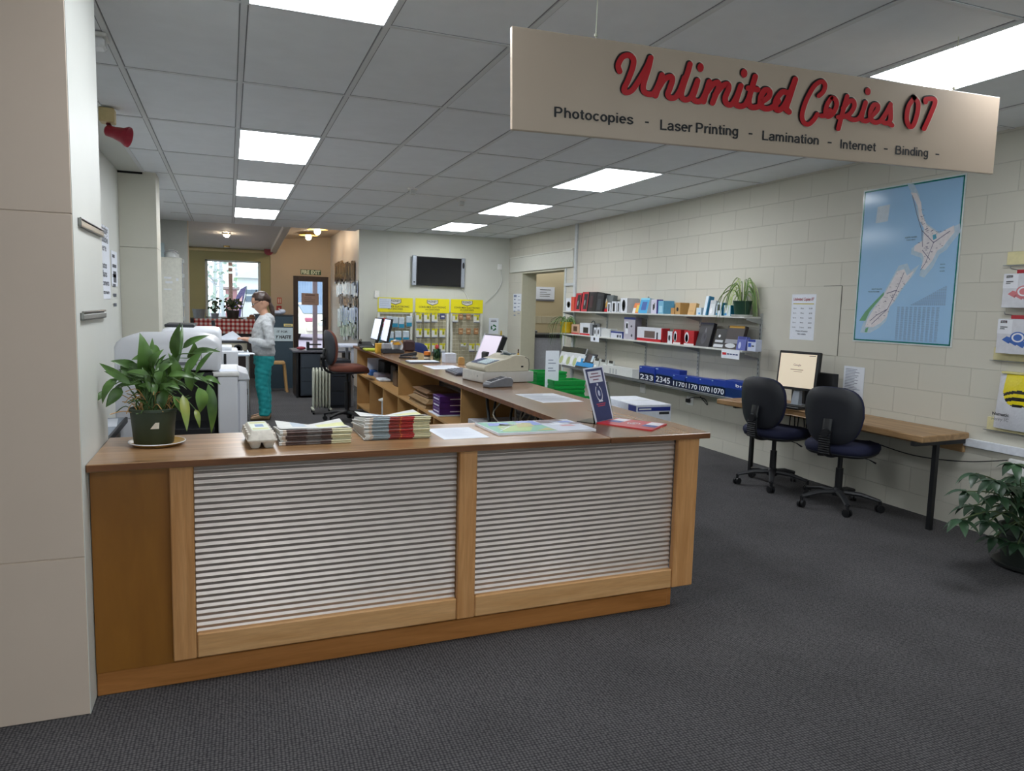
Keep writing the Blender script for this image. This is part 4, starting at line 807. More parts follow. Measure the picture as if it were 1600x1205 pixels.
GL = {'P': (.72, [[(.1, 0), (.1, 1)], [(.1, .94), (.36, .94)]+arc(.36, .7, .2, .24, 90, -90)+[(.1, .46)]]), 'h': (.58, [[(.1, 0), (.1, 1)], hump(.1, .45)]), 'o': (.6, [arc(.3, .36, .2, .3, 0, 360, 20)]),
 't': (.36, [sm([(.17, .92), (.17, .5), (.18, .14), (.22, .07), (.33, .06)]), [(.03, .66), (.32, .66)]]), 'c': (.56, [arc(.3, .36, .2, .3, 42, 318, 16)]), 'p': (.6, [[(.1, .72), (.1, -.28)], arc(.3, .36, .2, .3, 0, 360, 20)]), 'i': (.26, [[(.12, 0), (.12, .72)], [(.12, .87), (.12, 1)]]),
 'e': (.6, [[(.1, .38), (.49, .38)]+arc(.3, .36, .2, .3, 4, 318, 18)]), 's': (.54, [sm([(.46, .52), (.38, .65), (.22, .66), (.11, .55), (.16, .43), (.36, .33), (.47, .21), (.38, .07), (.21, .05), (.08, .18)])]), 'L': (.6, [[(.1, 1), (.1, .06), (.56, .06)]]),
 'a': (.58, [sm([(.1, .52), (.19, .65), (.36, .65), (.45, .52), (.45, .2), (.48, 0)]), sm([(.45, .4), (.24, .37), (.1, .28), (.09, .13), (.2, .05), (.36, .09), (.45, .22)])]), 'r': (.38, [[(.1, 0), (.1, .72)], sm([(.1, .42), (.16, .58), (.25, .66), (.37, .66)])]), 'n': (.58, [[(.1, 0), (.1, .72)], hump(.1, .45)]),
 'g': (.6, [arc(.28, .36, .19, .3, 0, 360, 20), sm([(.47, .72), (.47, .2), (.46, -.1), (.38, -.23), (.22, -.24), (.1, -.13)])]), 'm': (.88, [[(.1, 0), (.1, .72)], hump(.1, .42), hump(.42, .74)]), 'I': (.28, [[(.13, 0), (.13, 1)]]),
 'B': (.72, [[(.1, 0), (.1, 1)], [(.1, .94), (.36, .94)]+arc(.36, .735, .18, .205, 90, -90)+[(.1, .53)], [(.36, .53)]+arc(.38, .295, .21, .235, 90, -90)+[(.1, .06)]]), 'd': (.6, [arc(.29, .36, .2, .3, 0, 360, 20), [(.49, 0), (.49, 1)]]), ' ': (.26, [])}
def word(s, org, xd, ud, width, h, hw=.075):
    mb = MB(); adv = sum(GL[c][0] for c in s); kx = width/adv; xd = xd.normalized(); cx = 0; q_ = 0
    for c in s:
        for st in GL[c][1]:
            P = [Vector((cx+x, y)) for x, y in st]; n = len(P); cl = (P[0]-P[-1]).length < 1e-3; Lf, Rt = [], []
            for i in range(n):
                a = P[i-1] if i else (P[-2] if cl else P[0]); b = P[i+1] if i < n-1 else (P[1] if cl else P[-1]); t1 = (P[i]-a); t2 = (b-P[i]); t1 = t1.normalized() if t1.length > 1e-6 else t2.normalized(); t2 = t2.normalized() if t2.length > 1e-6 else t1
                tn = (t1+t2).normalized(); nr = Vector((-tn.y, tn.x)); k = hw/max(.5, tn.dot(t1)); Lf.append(P[i]+nr*k); Rt.append(P[i]-nr*k)
            f3 = lambda v: org+xd*(v.x*kx)+ud*(v.y*h)-Y*(.00005*q_)
            for i in range(n-1): mb.face([f3(Lf[i]), f3(Rt[i]), f3(Rt[i+1]), f3(Lf[i+1])])
            q_ += 1
        cx += GL[c][0]
    return mb
for s, (xa, ya), (xb, yb_), cap in (('Photocopies', (865.5, 182.6), (989.5, 194.6), 16.2), ('Laser Printing', (1031, 202.5), (1154, 212.6), 15.8), ('Lamination', (1190.5, 218.6), (1280, 226.4), 14.8), ('Internet', (1312, 231.8), (1368.5, 236.8), 14.2), ('Binding', (1398.5, 241), (1450.5, 245.4), 13.6)):
    a, b = kpx(xa, ya), kpx(xb, yb_); h = (kpx(xa, ya-cap)-a).length
    word(s, a, b-a, su, (b-a).length, h).build('slogan_word', M_ink, t)
for px, py in ((1010.8, 191), (1172.7, 209), (1296.5, 222.6), (1384, 232.6), (1464.5, 241)):
    a = kpx(px-3, py+1); b = kpx(px+3, py+1.6); tx = MB(); tx.face([a, b, b+su*.0055, a+su*.0055]); tx.build('slogan_dash', M_ink, t)
for px, py in ((931, 55), (1490, 138)):
    p = ay(px, py, YS+.009); rt = MB().tube([(p.x, p.y, p.z-.02), (p.x+.004, p.y, RH)], .0018, 6).lathe([(.006, -.004), (.006, .004)], (p.x, p.y, p.z), 8)
    rt.build('hanging_cord', mat('#c9cbb8', .6), t)
SD = .2; XSF = XW-SD-.005
# ---------------------------------------------------------------- right wall: things fixed to it
XE = XW-.002
def wallsheet(name, label, cat, c4px, draw=None, mats=None, x=XE, th=.002):
    P = [ax(px, py, x) for px, py in c4px]     # TL TR BR BL
    y0 = (P[0].y+P[3].y)/2; y1 = (P[1].y+P[2].y)/2; zt = (P[0].z+P[1].z)/2; zb = (P[2].z+P[3].z)/2
    mb = MB().box(x-th, x, y1, y0, zb, zt)
    if draw: draw(mb, Vector((x-th, (y0+y1)/2, (zt+zb)/2)), -Y, Z, (y0-y1)/2, (zt-zb)/2)
    return single(mb, name, label, cat, mats or [M_paper, M_inkgrey])
def dr_map(m, o, x, y, w, h):
    for a, b, c, d in ((-w, w, h-.022, h-.01), (-w, w, -h+.01, -h+.022)): m.rect(o, x, y, a+.01, b-.01, c, d, 2)
    for s in (-1, 1): m.rect(o, x, y, s*(w-.016)-.006, s*(w-.016)+.006, -h+.01, h-.01, 2)
    m.rect(o, x, y, -w+.02, w-.02, -h+.02, h-.02, 1)
    def P(u, v, k): return o+x*(-w+2*w*u)+y*(h-2*h*v)+x.cross(y)*k
    def poly(pts, mi, k): m.face([P(u, v, k) for u, v in pts], mi)
    ni = [(.50, .06), (.56, .07), (.61, .13), (.63, .20), (.68, .27), (.74, .30), (.80, .33), (.86, .31), (.93, .29), (.94, .33), (.88, .38), (.85, .41), (.80, .43), (.76, .49), (.70, .54), (.66, .53), (.68, .47), (.66, .44), (.58, .42), (.58, .39), (.66, .36), (.66, .29), (.61, .24), (.58, .15)]
    si = [(.60, .54), (.56, .59), (.50, .64), (.46, .68), (.42, .73), (.38, .76), (.36, .83), (.30, .87), (.22, .90), (.13, .90), (.15, .85), (.22, .77), (.30, .70), (.36, .63), (.43, .54), (.50, .53), (.53, .57)]
    pale = lambda pts, k: [(sum(p[0] for p in pts)/len(pts)+(u-sum(p[0] for p in pts)/len(pts))*k, sum(p[1] for p in pts)/len(pts)+(v-sum(p[1] for p in pts)/len(pts))*k) for u, v in pts]
    poly(pale(ni, 1.22), 3, .001); poly(pale(si, 1.2), 3, .001); poly(ni, 4, .0014); poly(si, 4, .0014)
    poly([(.06, .86), (.12, .80), (.22, .73), (.31, .67), (.31, .69), (.23, .75), (.17, .80), (.13, .86)], 5, .0018); poly([(.14, .91), (.17, .90), (.16, .935), (.13, .935)], 5, .0018)
    poly([(.745, .335), (.775, .33), (.785, .355), (.755, .365)], 6, .0018)
    for pts in ([(.52, .08), (.58, .2), (.64, .3), (.66, .4)], [(.64, .3), (.76, .38), (.9, .32)], [(.76, .38), (.7, .5), (.66, .54)], [(.66, .42), (.74, .48)], [(.5, .55), (.44, .66), (.36, .78), (.2, .88)], [(.36, .78), (.25, .82), (.18, .86)], [(.44, .66), (.34, .68)]):
        for a, b in zip(pts, pts[1:]):
            d = Vector((b[1]-a[1], -(b[0]-a[0]))).normalized()*.0025; poly([(a[0]+d.x, a[1]+d.y), (b[0]+d.x, b[1]+d.y), (b[0]-d.x, b[1]-d.y), (a[0]-d.x, a[1]-d.y)], 7, .002)
    r = random.Random(2)
    for pts, n in ((ni, 60), (si, 50)):
        cu = sum(p[0] for p in pts)/len(pts); cv = sum(p[1] for p in pts)/len(pts)
        for _ in range(n):
            p = r.choice(pts); f = r.uniform(.1, .95); u, v = cu+(p[0]-cu)*f, cv+(p[1]-cv)*f; l = r.uniform(.006, .02); poly([(u, v), (u+l, v), (u+l, v+.003), (u, v+.003)], 7, .0021)
    for i in range(10): 
        u = .46+.042*i
        for j in range(34): poly([(u, .765+.0062*j), (u+.03*r.uniform(.6, 1), .765+.0062*j), (u+.03, .768+.0062*j), (u, .768+.0062*j)], 8, .0016)
    for j in range(18):
        for i in range(j+1): poly([(.90-.018*i, .64+.0065*j), (.915-.018*i, .64+.0065*j), (.915-.018*i, .6435+.0065*j), (.90-.018*i, .6435+.0065*j)], 8, .0016)
    poly([(.17, .12), (.30, .115), (.29, .22), (.16, .225)], 9, .0014)
    for s, u, v, hh in (('NORTH ISLAND', .54, .34, .010), ('SOUTH ISLAND', .23, .655, .010), ('TE IKA-A-MAUI', .54, .355, .008), ('TE WAI POUNAMU', .2, .672, .009), ('SOUTH', .86, .515, .008), ('PACIFIC', .86, .535, .008), ('OCEAN', .86, .555, .008)): m.text(s, P(u, v, .002), x, y, None, hh, 10, .01, align='C')
wallsheet('wall_map', 'large blue laminated wall map of two green and white islands', 'map', ((1347, 297), (1508, 273), (1490, 543), (1336, 534)), dr_map,
   [mat('#d3dede', .14), mat('#9fc8ec', .13, vary=.03, scale=2), mat('#1c7d78', .2), mat('#b9d0e2', .14), mat('#e4dfe2', .2), mat('#74ac82', .2), mat('#58a9c4', .2), mat('#6f6c86', .3, vary=0), mat('#88a2c0', .3, vary=0), mat('#bccad6', .2), mat('#24303c', .3, vary=0)], th=.003)
def dr_price(m, o, x, y, w, h):
    m.text('Unlimited Copies 07', o+y*(h-.055), x, y, w*1.7, .026, 2, .02, .25, 'C', .0008); m.rect(o, x, y, -w*.86, w*.86, h-.088, h-.08, 3)
    for i, (a, b) in enumerate((('15min', '$1.00'), ('30min', '$2.00'), ('45min', '$4.00'), ('90min', '$6.00'), ('2 hours', '$8.00'))):
        zz = h-.13-.042*i; m.text('Up to', o+x*(-w*.82)+y*zz, x, y, None, .012, 1, .01, lift=.0008); m.text(a, o+x*(-w*.2)+y*zz, x, y, None, .012, 1, .01, lift=.0008); m.text(b, o+x*(w*.5)+y*zz, x, y, None, .012, 1, .01, lift=.0008)
    m.text('Printing & Scanning', o+y*(-h+.07), x, y, None, .013, 1, .02, align='C', lift=.0008); m.text('Also available', o+y*(-h+.045), x, y, None, .013, 1, .02, align='C', lift=.0008)
wallsheet('price_list', 'white price list with a red title and yellow line on the block wall', 'notice', ((1238, 459), (1275, 461), (1272, 532), (1234, 530)), dr_price, [M_paper, mat('#3a3f52', .6, vary=0), mat('#a8222c', .5, vary=0), mat('#c4b52a', .5, vary=0)])
wallsheet('notice', 'white sheet of small print on the wall right of the computer screen', 'notice', ((1319, 572), (1351, 574), (1348, 629), (1316, 626)), lambda m, o, x, y, w, h: lines(m, o, x, y, -w*.82, w*.8, h-.02, .0125, 21, 1, .005, 7), [M_paper, mat('#8a90a2', .7, vary=0)])
wallsheet('shelf_price_card', 'white price card with red and blue print hanging below the middle shelf', 'price card', ((1128, 546), (1156, 547), (1155, 561), (1127, 560)), lambda m, o, x, y, w, h: (m.rect(o, x, y, -w*.9, -w*.45, -.012, .012, 2), [m.rect(o, x, y, -w*.38+w*.32*k, -w*.38+w*.32*k+w*.26, -.007, .006, 1, .0008) for k in range(4)]), [M_paper, mat('#3a4a7a', .6, vary=0), M_red], x=XSF-.0045)
wallsheet('shelf_tag', 'small white tag with a picture hanging from the left half of the middle shelf', 'price tag', ((924, 525), (937, 527), (935, 535), (922, 533)), lambda m, o, x, y, w, h: m.rect(o, x, y, -w*.3, w*.1, -h*.5, h*.6, 1), [M_paper, M_dark], x=XSF-.0045)
# patched panel outline in the wall: a thin board seam
pz0, pz1 = ax(1310, 447, XW).z, ax(1304, 556, XW).z; py_ = ax(1312, 500, XW).y
struct(MB().box(XW-.003, XW, py_, 5.62, pz1, pz0, .001), 'trim_10', mat('#cecbbe', .6, vary=.02, scale=4))
struct(MB().box(XW-.0035, XW, py_-.005, py_, pz1, pz0).box(XW-.004, XW, py_, py_+.2, pz0, pz0+.004), 'trim_11', mat('#6a6a62', .8, vary=0))
# trunking and conduits
struct(MB().box(XW-.03, XW, 9.74, 9.80, 0, RH, .003), 'trim_12', mat('#cdd2d4', .5))
struct(MB().box(XW-.012, XW, 10.1, 10.14, 0, 2.06, .002).box(XW-.022, XW, 9.8, 10.14, 1.79, 1.83, .002), 'trim_13', mat('#cdd2d4', .5))
a, b = ax(1500, 702, XW), ax(1600, 727, XW)
tk = thing('cable_trunking', 'white cable trunking running along the wall behind the desk end', 'cable trunking', (XW, a.y, .62))
MB().box(XW-.028, XW, 1.6, a.y+.02, .575, .63, .003).build('cover', mat('#e4e8f0', .35), tk); MB().box(XW-.03, XW, 3.05, 3.2, .45, .55, .004).build('socket_plate', M_white, tk)
def outlet(px, py, lab, plug=False):
    p = ax(px, py, XW); t = thing('wall_socket', lab, 'wall socket', p)
    MB().box(XW-.012, XW, p.y-.06, p.y+.06, p.z-.05, p.z+.05, .003).build('plate', M_white, t)
    if plug: MB().box(XW-.05, XW-.012, p.y-.02, p.y+.03, p.z-.02, p.z+.02, .005).tube(smoothpath([(XW-.05, p.y, p.z), (XW-.06, p.y-.12, p.z+.05), (XW-.04, p.y-.3, p.z+.06), (XW-.04, p.y-.36, p.z), (XW-.02, p.y-.2, p.z+.07)], 6), .005).build('plug', M_black, t)
outlet(1005, 608, 'white wall socket under the third shelf behind the navy toner boxes'); outlet(1079, 626, 'white wall socket with black plug and cable below the toner boxes', True)
# ---------------------------------------------------------------- the shelves
SD = .2; XSF = XW-SD-.005; SH = [(1.40, 5.69, 9.75), (1.075, 5.69, 9.85), (.605, 5.72, 9.72)]
M_shelf = mat('#cfd0cb', .45, vary=.03)
t = thing('wall_shelving', 'three white adjustable shelves on slotted uprights along the block wall', 'shelves', (XW, 7.7, .5))
for z, y0, y1 in SH:
    MB().box(XSF, XW-.005, y0, y1, z, z+.018, .002).build('shelf', M_shelf, t)
uy = [ax(px, 540, XW).y for px in (896, 948, 1010, 1093, 1188)]
for y in uy:
    m = MB().box(XW-.012, XW, y-.014, y+.014, .55, 1.62 if y == uy[2] else 1.45)
    for k in range(20): m.box(XW-.0125, XW-.012, y-.004, y+.004, .57+.042*k, .59+.042*k, mi=1)
    m.build('upright', [mat('#b9bcba', .4, .3), M_dark], t)
    for z, y0, y1 in SH:
        if y0-.05 < y < y1+.05: MB().prism([(XW-.012, y-.006, z-.002), (XSF+.02, y-.006, z-.002), (XSF+.02, y-.006, z-.015), (XW-.012, y-.006, z-.055)], (0, .012, 0)).build('bracket', mat('#9a9d9b', .45, .2), t)
MB().box(XSF, XSF+.012, 7.28, 9.72, .622, .632, .002).build('front_lip', mat('#4a4d50', .4, .5), t)
MB().box(XSF-.004, XSF, 5.72, 9.72, .600, .622).build('edge_strip', mat('#7a7d80', .4, .4), t)
def spans(pxa, pxb, x): return ax(pxb, 480, x).y, ax(pxa, 480, x).y
def pack(pxa, pxb, pytop, lvl, col, name, lab, cat, depth=.09, x=None, side=None, art=None, lean=0, group=None, gap=.003):
    """a carton on shelf lvl whose front spans the photo columns pxa..pxb"""
    z, _, _ = SH[lvl]; z += .018; x = x if x is not None else XSF+.03
    y0, y1 = spans(pxa, pxb, x); y0 += gap; y1 -= gap; zt = ax((pxa+pxb)/2, pytop, x).z; h = max(.02, zt-z)
    mb = MB(); M = Matrix.Translation(Vector((x, 0, z))) @ Matrix.Rotation(lean, 4, 'Y')
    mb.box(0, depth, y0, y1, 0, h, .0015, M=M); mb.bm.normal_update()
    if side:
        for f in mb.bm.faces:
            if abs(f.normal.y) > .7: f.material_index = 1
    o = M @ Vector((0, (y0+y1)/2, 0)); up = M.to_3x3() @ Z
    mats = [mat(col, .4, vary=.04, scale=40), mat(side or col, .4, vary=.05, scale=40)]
    for a in (art or []):
        c, u0, u1, v0, v1 = a[:5]; mats.append(mat(c, .35, vary=.0)); w_ = y1-y0
        if len(a) > 5 and a[5] == 'o': 
            nn_ = -X; cc = o-Y*((u0+u1)/2-.5)*w_+up*(v0+v1)/2*h
            mb.face([cc+nn_*.0012 - Y*((u1-u0)/2*w_*math.cos(q*.5236))+up*((v1-v0)/2*h*math.sin(q*.5236)) for q in range(12)], len(mats)-1)
        elif len(a) > 5: mb.text(a[5], o+Y*(.5-u0)*w_+up*v0*h, -Y, up, (u1-u0)*w_, (v1-v0)*h, len(mats)-1, .015, lift=.0014)
        else: mb.rect(o, -Y, up, (u0-.5)*w_, (u1-.5)*w_, v0*h, v1*h, len(mats)-1, .0008)
    return single(mb, name, lab, cat, mats, group)
W_, K_, R_ = '#dfe3ea', '#24252a', '#c2222c'
phones = [('#33353c', .25, .75, .2, .8, 'o')]
# top shelf
pack(884, 892, 466, 0, W_, 'headphone_box', 'white headphone box at the far left of the top shelf', 'box', .12, None, None, [(K_, .2, .9, .25, .75, 'o'), (W_, .35, .75, .35, .65, 'o')])
pack(892, 897, 464, 0, '#d8503c', 'thin_red_box', 'thin red box right of the white headphone box on the top shelf', 'box', .1)
for i, (a, b) in enumerate(((897, 906), (907, 917), (918, 930))):
    pack(a, b, (458, 456, 456)[i], 0, ('#c23440', '#b92c38', '#2b2226')[i], 'hanging_pack', ('first tall red and black pack on the top shelf', 'second tall red and black pack on the top shelf', 'tall mostly black pack behind the red ones on the top shelf')[i], 'pack', .11, None, K_, [(K_, .35, .9, .12, .9), ('#a8b0b8', .45, .6, .3, .6, 'o'), (R_, .1, .4, .75, .95)] if i < 2 else [('#4a3036', .2, .6, .2, .8), ('#17151a', .5, .95, .05, .95)], .1)
pack(930, 941, 458, 0, '#1e1f24', 'hanging_pack', 'wide black hanging pack next to the grey blister on the top shelf', 'pack', .1, None, None, [('#3a3d44', .2, .7, .1, .7), ('#2a2b30', .1, .9, .85, .98)], .1)
pack(936, 955, 461, 0, '#5d6466', 'blister_pack', 'grey blister pack with a red base and gold picture on the top shelf', 'pack', .06, XSF+.06, None, [(R_, .02, .75, .02, .2), ('#d9dcd2', .2, .5, .5, .85, 'o'), ('#c9a052', .45, .6, .25, .7, 'o')], .15)
for i, (a, b) in enumerate(((949, 954), (955.5, 963), (964, 968.5))):
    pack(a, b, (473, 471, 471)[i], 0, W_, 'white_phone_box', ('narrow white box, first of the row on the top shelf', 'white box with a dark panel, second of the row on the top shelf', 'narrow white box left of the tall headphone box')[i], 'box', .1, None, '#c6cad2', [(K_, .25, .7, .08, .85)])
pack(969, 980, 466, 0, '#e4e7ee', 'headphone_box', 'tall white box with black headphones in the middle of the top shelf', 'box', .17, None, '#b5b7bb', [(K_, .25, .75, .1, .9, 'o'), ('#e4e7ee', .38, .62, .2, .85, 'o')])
pack(988, 999, 473, 0, '#e2762c', 'orange_sign_pack', 'small orange and yellow pack on the top shelf', 'pack', .05, None, None, [('#e6c23a', .45, .8, .1, .8), ('#e4e4e4', 0, .4, 0, .5), ('#3fa7c9', .8, 1, .1, .9)], .25)
pack(997, 1011, 465, 0, '#2ea4d8', 'tablet_box', 'bright blue leaning box with a deep blue panel on the top shelf', 'box', .06, None, '#bfd0d8', [('#2658a8', .25, .8, .2, .75), ('#7fd0ec', .0, 1, .88, 1)], .22)
pack(1017, 1027, 468, 0, '#d9d6e8', 'stylus_box', 'white and purple box with a dark pen on the top shelf', 'box', .08, None, '#4a3a8c', [(K_, .3, .5, .25, .65), (K_, .5, .62, .35, .75), ('#4a3a8c', .9, 1, 0, 1)])
pack(1028, 1037, 470, 0, '#77b4d4', 'light_blue_box', 'light blue square box on the top shelf', 'box', .14, None, '#5a9cc0', [('#a9d4e8', .2, .8, .1, .6)])
pack(1048, 1054, 481, 0, '#b98c56', 'kraft_box', 'lowest brown kraft box on the top shelf', 'box', .09); pack(1055, 1063, 473, 0, '#c49a62', 'kraft_box', 'brown kraft box with a dark knob picture on the top shelf', 'box', .12, None, '#b08548', [(K_, .25, .7, .25, .6, 'o')]); pack(1074, 1085, 473, 0, '#cda468', 'kraft_box', 'leaning brown kraft envelope box on the top shelf', 'box', .04, None, None, [('#a87e42', .2, .8, .3, .34)], .22)
pack(1088, 1096, 481, 0, '#cfe0ea', 'small_pack', 'small white and blue pack right of the kraft boxes', 'pack', .05, None, None, [('#3f8fc9', .5, .8, .1, .35)]); pack(1098, 1104, 462, 0, '#dbe6ee', 'tall_pack', 'tallest leaning white and blue pack on the top shelf', 'pack', .06, None, '#2f7fa8', [('#2f7fa8', .75, 1, 0, 1)], .18)
pack(1107, 1116, 469, 0, '#d3d9dc', 'cable_pack', 'clear pack with a white cable on the top shelf', 'pack', .05, None, None, [('#eceff2', .15, .6, .1, .5, 'o'), ('#bfc6ca', .1, .9, .75, .98)], .15); pack(1119, 1128, 473, 0, '#d6e2ea', 'charger_box', 'white box with a dark square device on the top shelf', 'box', .06, None, '#1f7fa6', [('#3a3d48', .2, .7, .4, .85), ('#2b90c2', 0, .3, .05, .2)])
pack(1131, 1142, 477, 0, '#cfe0e6', 'earphone_box', 'white and teal box just left of the green plant pot', 'box', .07, None, '#1f86a8', [('#2f8fd0', 0, .45, .05, .25), ('#f0f2f4', .2, .6, .3, .8, 'o')])
# middle shelf
pack(894, 906, 507, 1, '#c9a68c', 'toy_box', 'small brown and white picture box at the left of the middle shelf', 'box', .08, None, None, [('#5a4030', .25, .75, .3, .8), (R_, 0, 1, 0, .14)])
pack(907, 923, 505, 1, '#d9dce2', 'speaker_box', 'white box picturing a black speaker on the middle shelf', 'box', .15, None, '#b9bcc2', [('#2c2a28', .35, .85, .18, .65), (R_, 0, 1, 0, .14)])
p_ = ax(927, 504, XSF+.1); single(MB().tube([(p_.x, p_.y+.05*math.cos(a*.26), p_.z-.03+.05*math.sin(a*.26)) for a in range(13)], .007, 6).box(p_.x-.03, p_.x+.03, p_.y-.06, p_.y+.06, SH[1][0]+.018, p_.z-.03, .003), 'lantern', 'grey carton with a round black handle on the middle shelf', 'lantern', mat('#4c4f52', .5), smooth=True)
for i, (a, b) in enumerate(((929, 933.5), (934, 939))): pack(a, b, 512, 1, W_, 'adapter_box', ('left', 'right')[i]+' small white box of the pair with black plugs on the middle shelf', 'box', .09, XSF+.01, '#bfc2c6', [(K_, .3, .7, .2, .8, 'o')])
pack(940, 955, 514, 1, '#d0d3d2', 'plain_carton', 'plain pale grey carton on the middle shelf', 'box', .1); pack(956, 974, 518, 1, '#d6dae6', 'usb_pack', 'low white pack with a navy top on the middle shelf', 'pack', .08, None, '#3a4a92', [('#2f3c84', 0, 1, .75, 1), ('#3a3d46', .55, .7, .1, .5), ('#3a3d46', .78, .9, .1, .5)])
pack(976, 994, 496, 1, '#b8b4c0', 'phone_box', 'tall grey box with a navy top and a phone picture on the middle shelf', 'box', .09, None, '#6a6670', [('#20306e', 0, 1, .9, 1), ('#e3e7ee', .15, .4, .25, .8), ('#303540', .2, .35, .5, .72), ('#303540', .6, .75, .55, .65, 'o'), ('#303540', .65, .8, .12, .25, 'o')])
pack(997, 1037, 512, 1, '#d8dae2', 'keyboard_box', 'long white and red keyboard box on the middle shelf', 'box', .1, None, '#a8222a', [(R_, 0, 1, 0, .2), ('#6a5a54', .3, .72, .25, .75), ('#3a3a40', .78, .84, .2, .68), (R_, .96, 1, 0, 1)])
for i, (a, b) in enumerate(((1045, 1053), (1054, 1066), (1071, 1087))):
    pack(a, b, (518, 515, 517)[i], 1, ('#d8dae2', '#b4222a', '#b4222a')[i], 'mouse_box', ('white box with a dark mouse beside the keyboard box', 'red mouse box with a grey mouse on the middle shelf', 'red mouse box with a pale blue mouse on the middle shelf')[i], 'box', .09, None, '#a81c24', [('#2e3036', .2, .6, .2, .7, 'o')] if i == 0 else [('#dfe2e8', .05, .5, .15, .9, 'o'), (('#7a7c82', '#7fb0d8')[i-1], .12, .42, .2, .75, 'o'), ('#dcd6d6', 0, 1, 0, .12)])
def soft(pxa, pxb, pytop, col, name, lab, cat, art, lean=.25):
    return pack(pxa, pxb, pytop, 1, col, name, lab, cat, .04, None, None, art, lean)
soft(1089, 1110, 503, '#26262c', 'laptop_sleeve', 'large black padded bag leaning on the middle shelf', 'bag', [('#3d3d46', .3, .7, .1, .6, 'o'), ('#6a6a72', .45, .6, .3, .8, 'o'), ('#3a3f5c', 0, 1, .92, 1)]); soft(1116, 1134, 513, '#1c1d20', 'cable_bag', 'glossy black and white cable bag on the middle shelf', 'bag', [('#c9ced2', .05, .9, .05, .2), ('#b9bec4', .1, .8, .3, .42), ('#e2e5e8', .3, .5, .55, .7, 'o')]); soft(1132, 1160, 508, '#332a28', 'mouse_pack', 'black pack with a yellow top on the middle shelf', 'pack', [('#cc9a26', .1, .95, .9, 1), ('#8a8c92', .05, .8, .25, .42), ('#c4c8cc', .1, .7, .05, .25, 'o')])
soft(1153, 1168, 526, '#5560a8', 'blue_bag', 'crinkled blue bag near the right end of the middle shelf', 'bag', [('#2c3888', .1, .9, .8, 1), ('#b4bce0', .2, .5, .1, .6, 'o')], .15)
pack(1171, 1185, 531, 1, '#c9d2ea', 'battery_box', 'small blue and white box at the right end of the middle shelf', 'box', .07, None, None, [('#2c3f94', .05, .95, .8, 1), ('#2f58c0', .1, .45, .35, .7), ('#2a2c34', .5, .8, .4, .5)])
# bottom shelf: fabric packs, clear packs, toner cartons
for i, a in enumerate((874, 885, 895)):
    pack(a, a+16, 541+i, 2, '#d9dde0', 'ring_binder_pack', ('leftmost black topped white pack on the bottom shelf', 'middle black topped white pack on the bottom shelf', 'right black topped white pack on the bottom shelf')[i], 'pack', .02, XSF+.02+.01*(2-i), None, [('#25272c', 0, 1, .72, 1), ('#b8c48c', .05, .4, .05, .5, 'o'), ('#eef1f4', .35, .8, .1, .6, 'o')] + ([('#2f9ad8', .7, 1, .2, .5)] if i == 2 else []), .3)
for i, a in enumerate((901, 914)): pack(a, a+14, 552, 2, '#2c2d36', 'phone_case_pack', ('left', 'right')[i]+' dark and bright blue phone pack on the bottom shelf', 'pack', .015, XSF+.015, None, [('#2f92d4', 0, 1, .15, .42), ('#c9d8e4', .55, .8, .5, .9), ('#55484e', .1, .5, .5, .95)], .35)
for i, a in enumerate((928, 938, 950)): pack(a, a+9, 560+i*2, 2, '#c9cdca', 'clear_pack', ('left', 'middle', 'right')[i]+' small clear pack with a black tab on the bottom shelf', 'pack', .02, None, None, [('#26282a', .2, .9, .8, 1), ('#eef0ee', .2, .7, .1, .5, 'o')], .2)
pack(945, 993, 574, 2, '#d9dbd8', 'white_tray', 'long shallow white tray of bottles on the bottom shelf', 'tray', .1, None, None, [('#b4b8b8', .25, .3, .1, .7), ('#b4b8b8', .35, .4, .1, .7), ('#b4b8b8', .45, .5, .1, .7)])
for i, (a, b, pt, s) in enumerate(((1003, 1028, 574, '233'), (1027, 1053, 577, '2345'), (1056, 1078, 587, '1170'), (1076, 1098, 590, '1170'), (1098, 1118, 593, '1070'), (1117, 1141, 595, '1070'))):
    tag(pack(a, b+14 if i == 1 else b, pt, 2, '#1a3a9a', 'toner_carton', ('blue toner carton printed 233', 'blue toner carton printed 2345', 'first blue toner carton printed 1170, next to 2345', 'second blue toner carton printed 1170, next to the 1070 ones', 'first blue toner carton printed 1070', 'last blue toner carton printed 1070, nearest the chair')[i], 'toner carton', .1, XSF+.004 if i not in (1,) else XSF+.016, None, [('#101c3c', 0, 1, 0, .55), ('#1e3f78', .1, .9, .5, .62), ('#e8ecf4', .08, .92 if i != 1 else .66, .12, .46, s), ('#9ab4d8', .05, .16, .86, .94)], 0), {0: 'blue toner carton printed 233'}.get(i, ('', 'blue toner carton printed 2345', 'first blue toner carton printed 1170, next to 2345', 'second blue toner carton printed 1170, next to the 1070 ones', 'first blue toner carton printed 1070', 'second blue toner carton printed 1070')[i]), 'toner carton', 'blue toner cartons')
pack(1141, 1172, 597, 2, '#1a3a9a', 'toner_carton', 'unnumbered end of a blue toner carton behind the first office chair', 'toner carton', .1, XSF+.01, None, [('#15316c', 0, 1, 0, .55), ('#e8ecf4', .55, .95, .68, .86, 'br')], -.06)
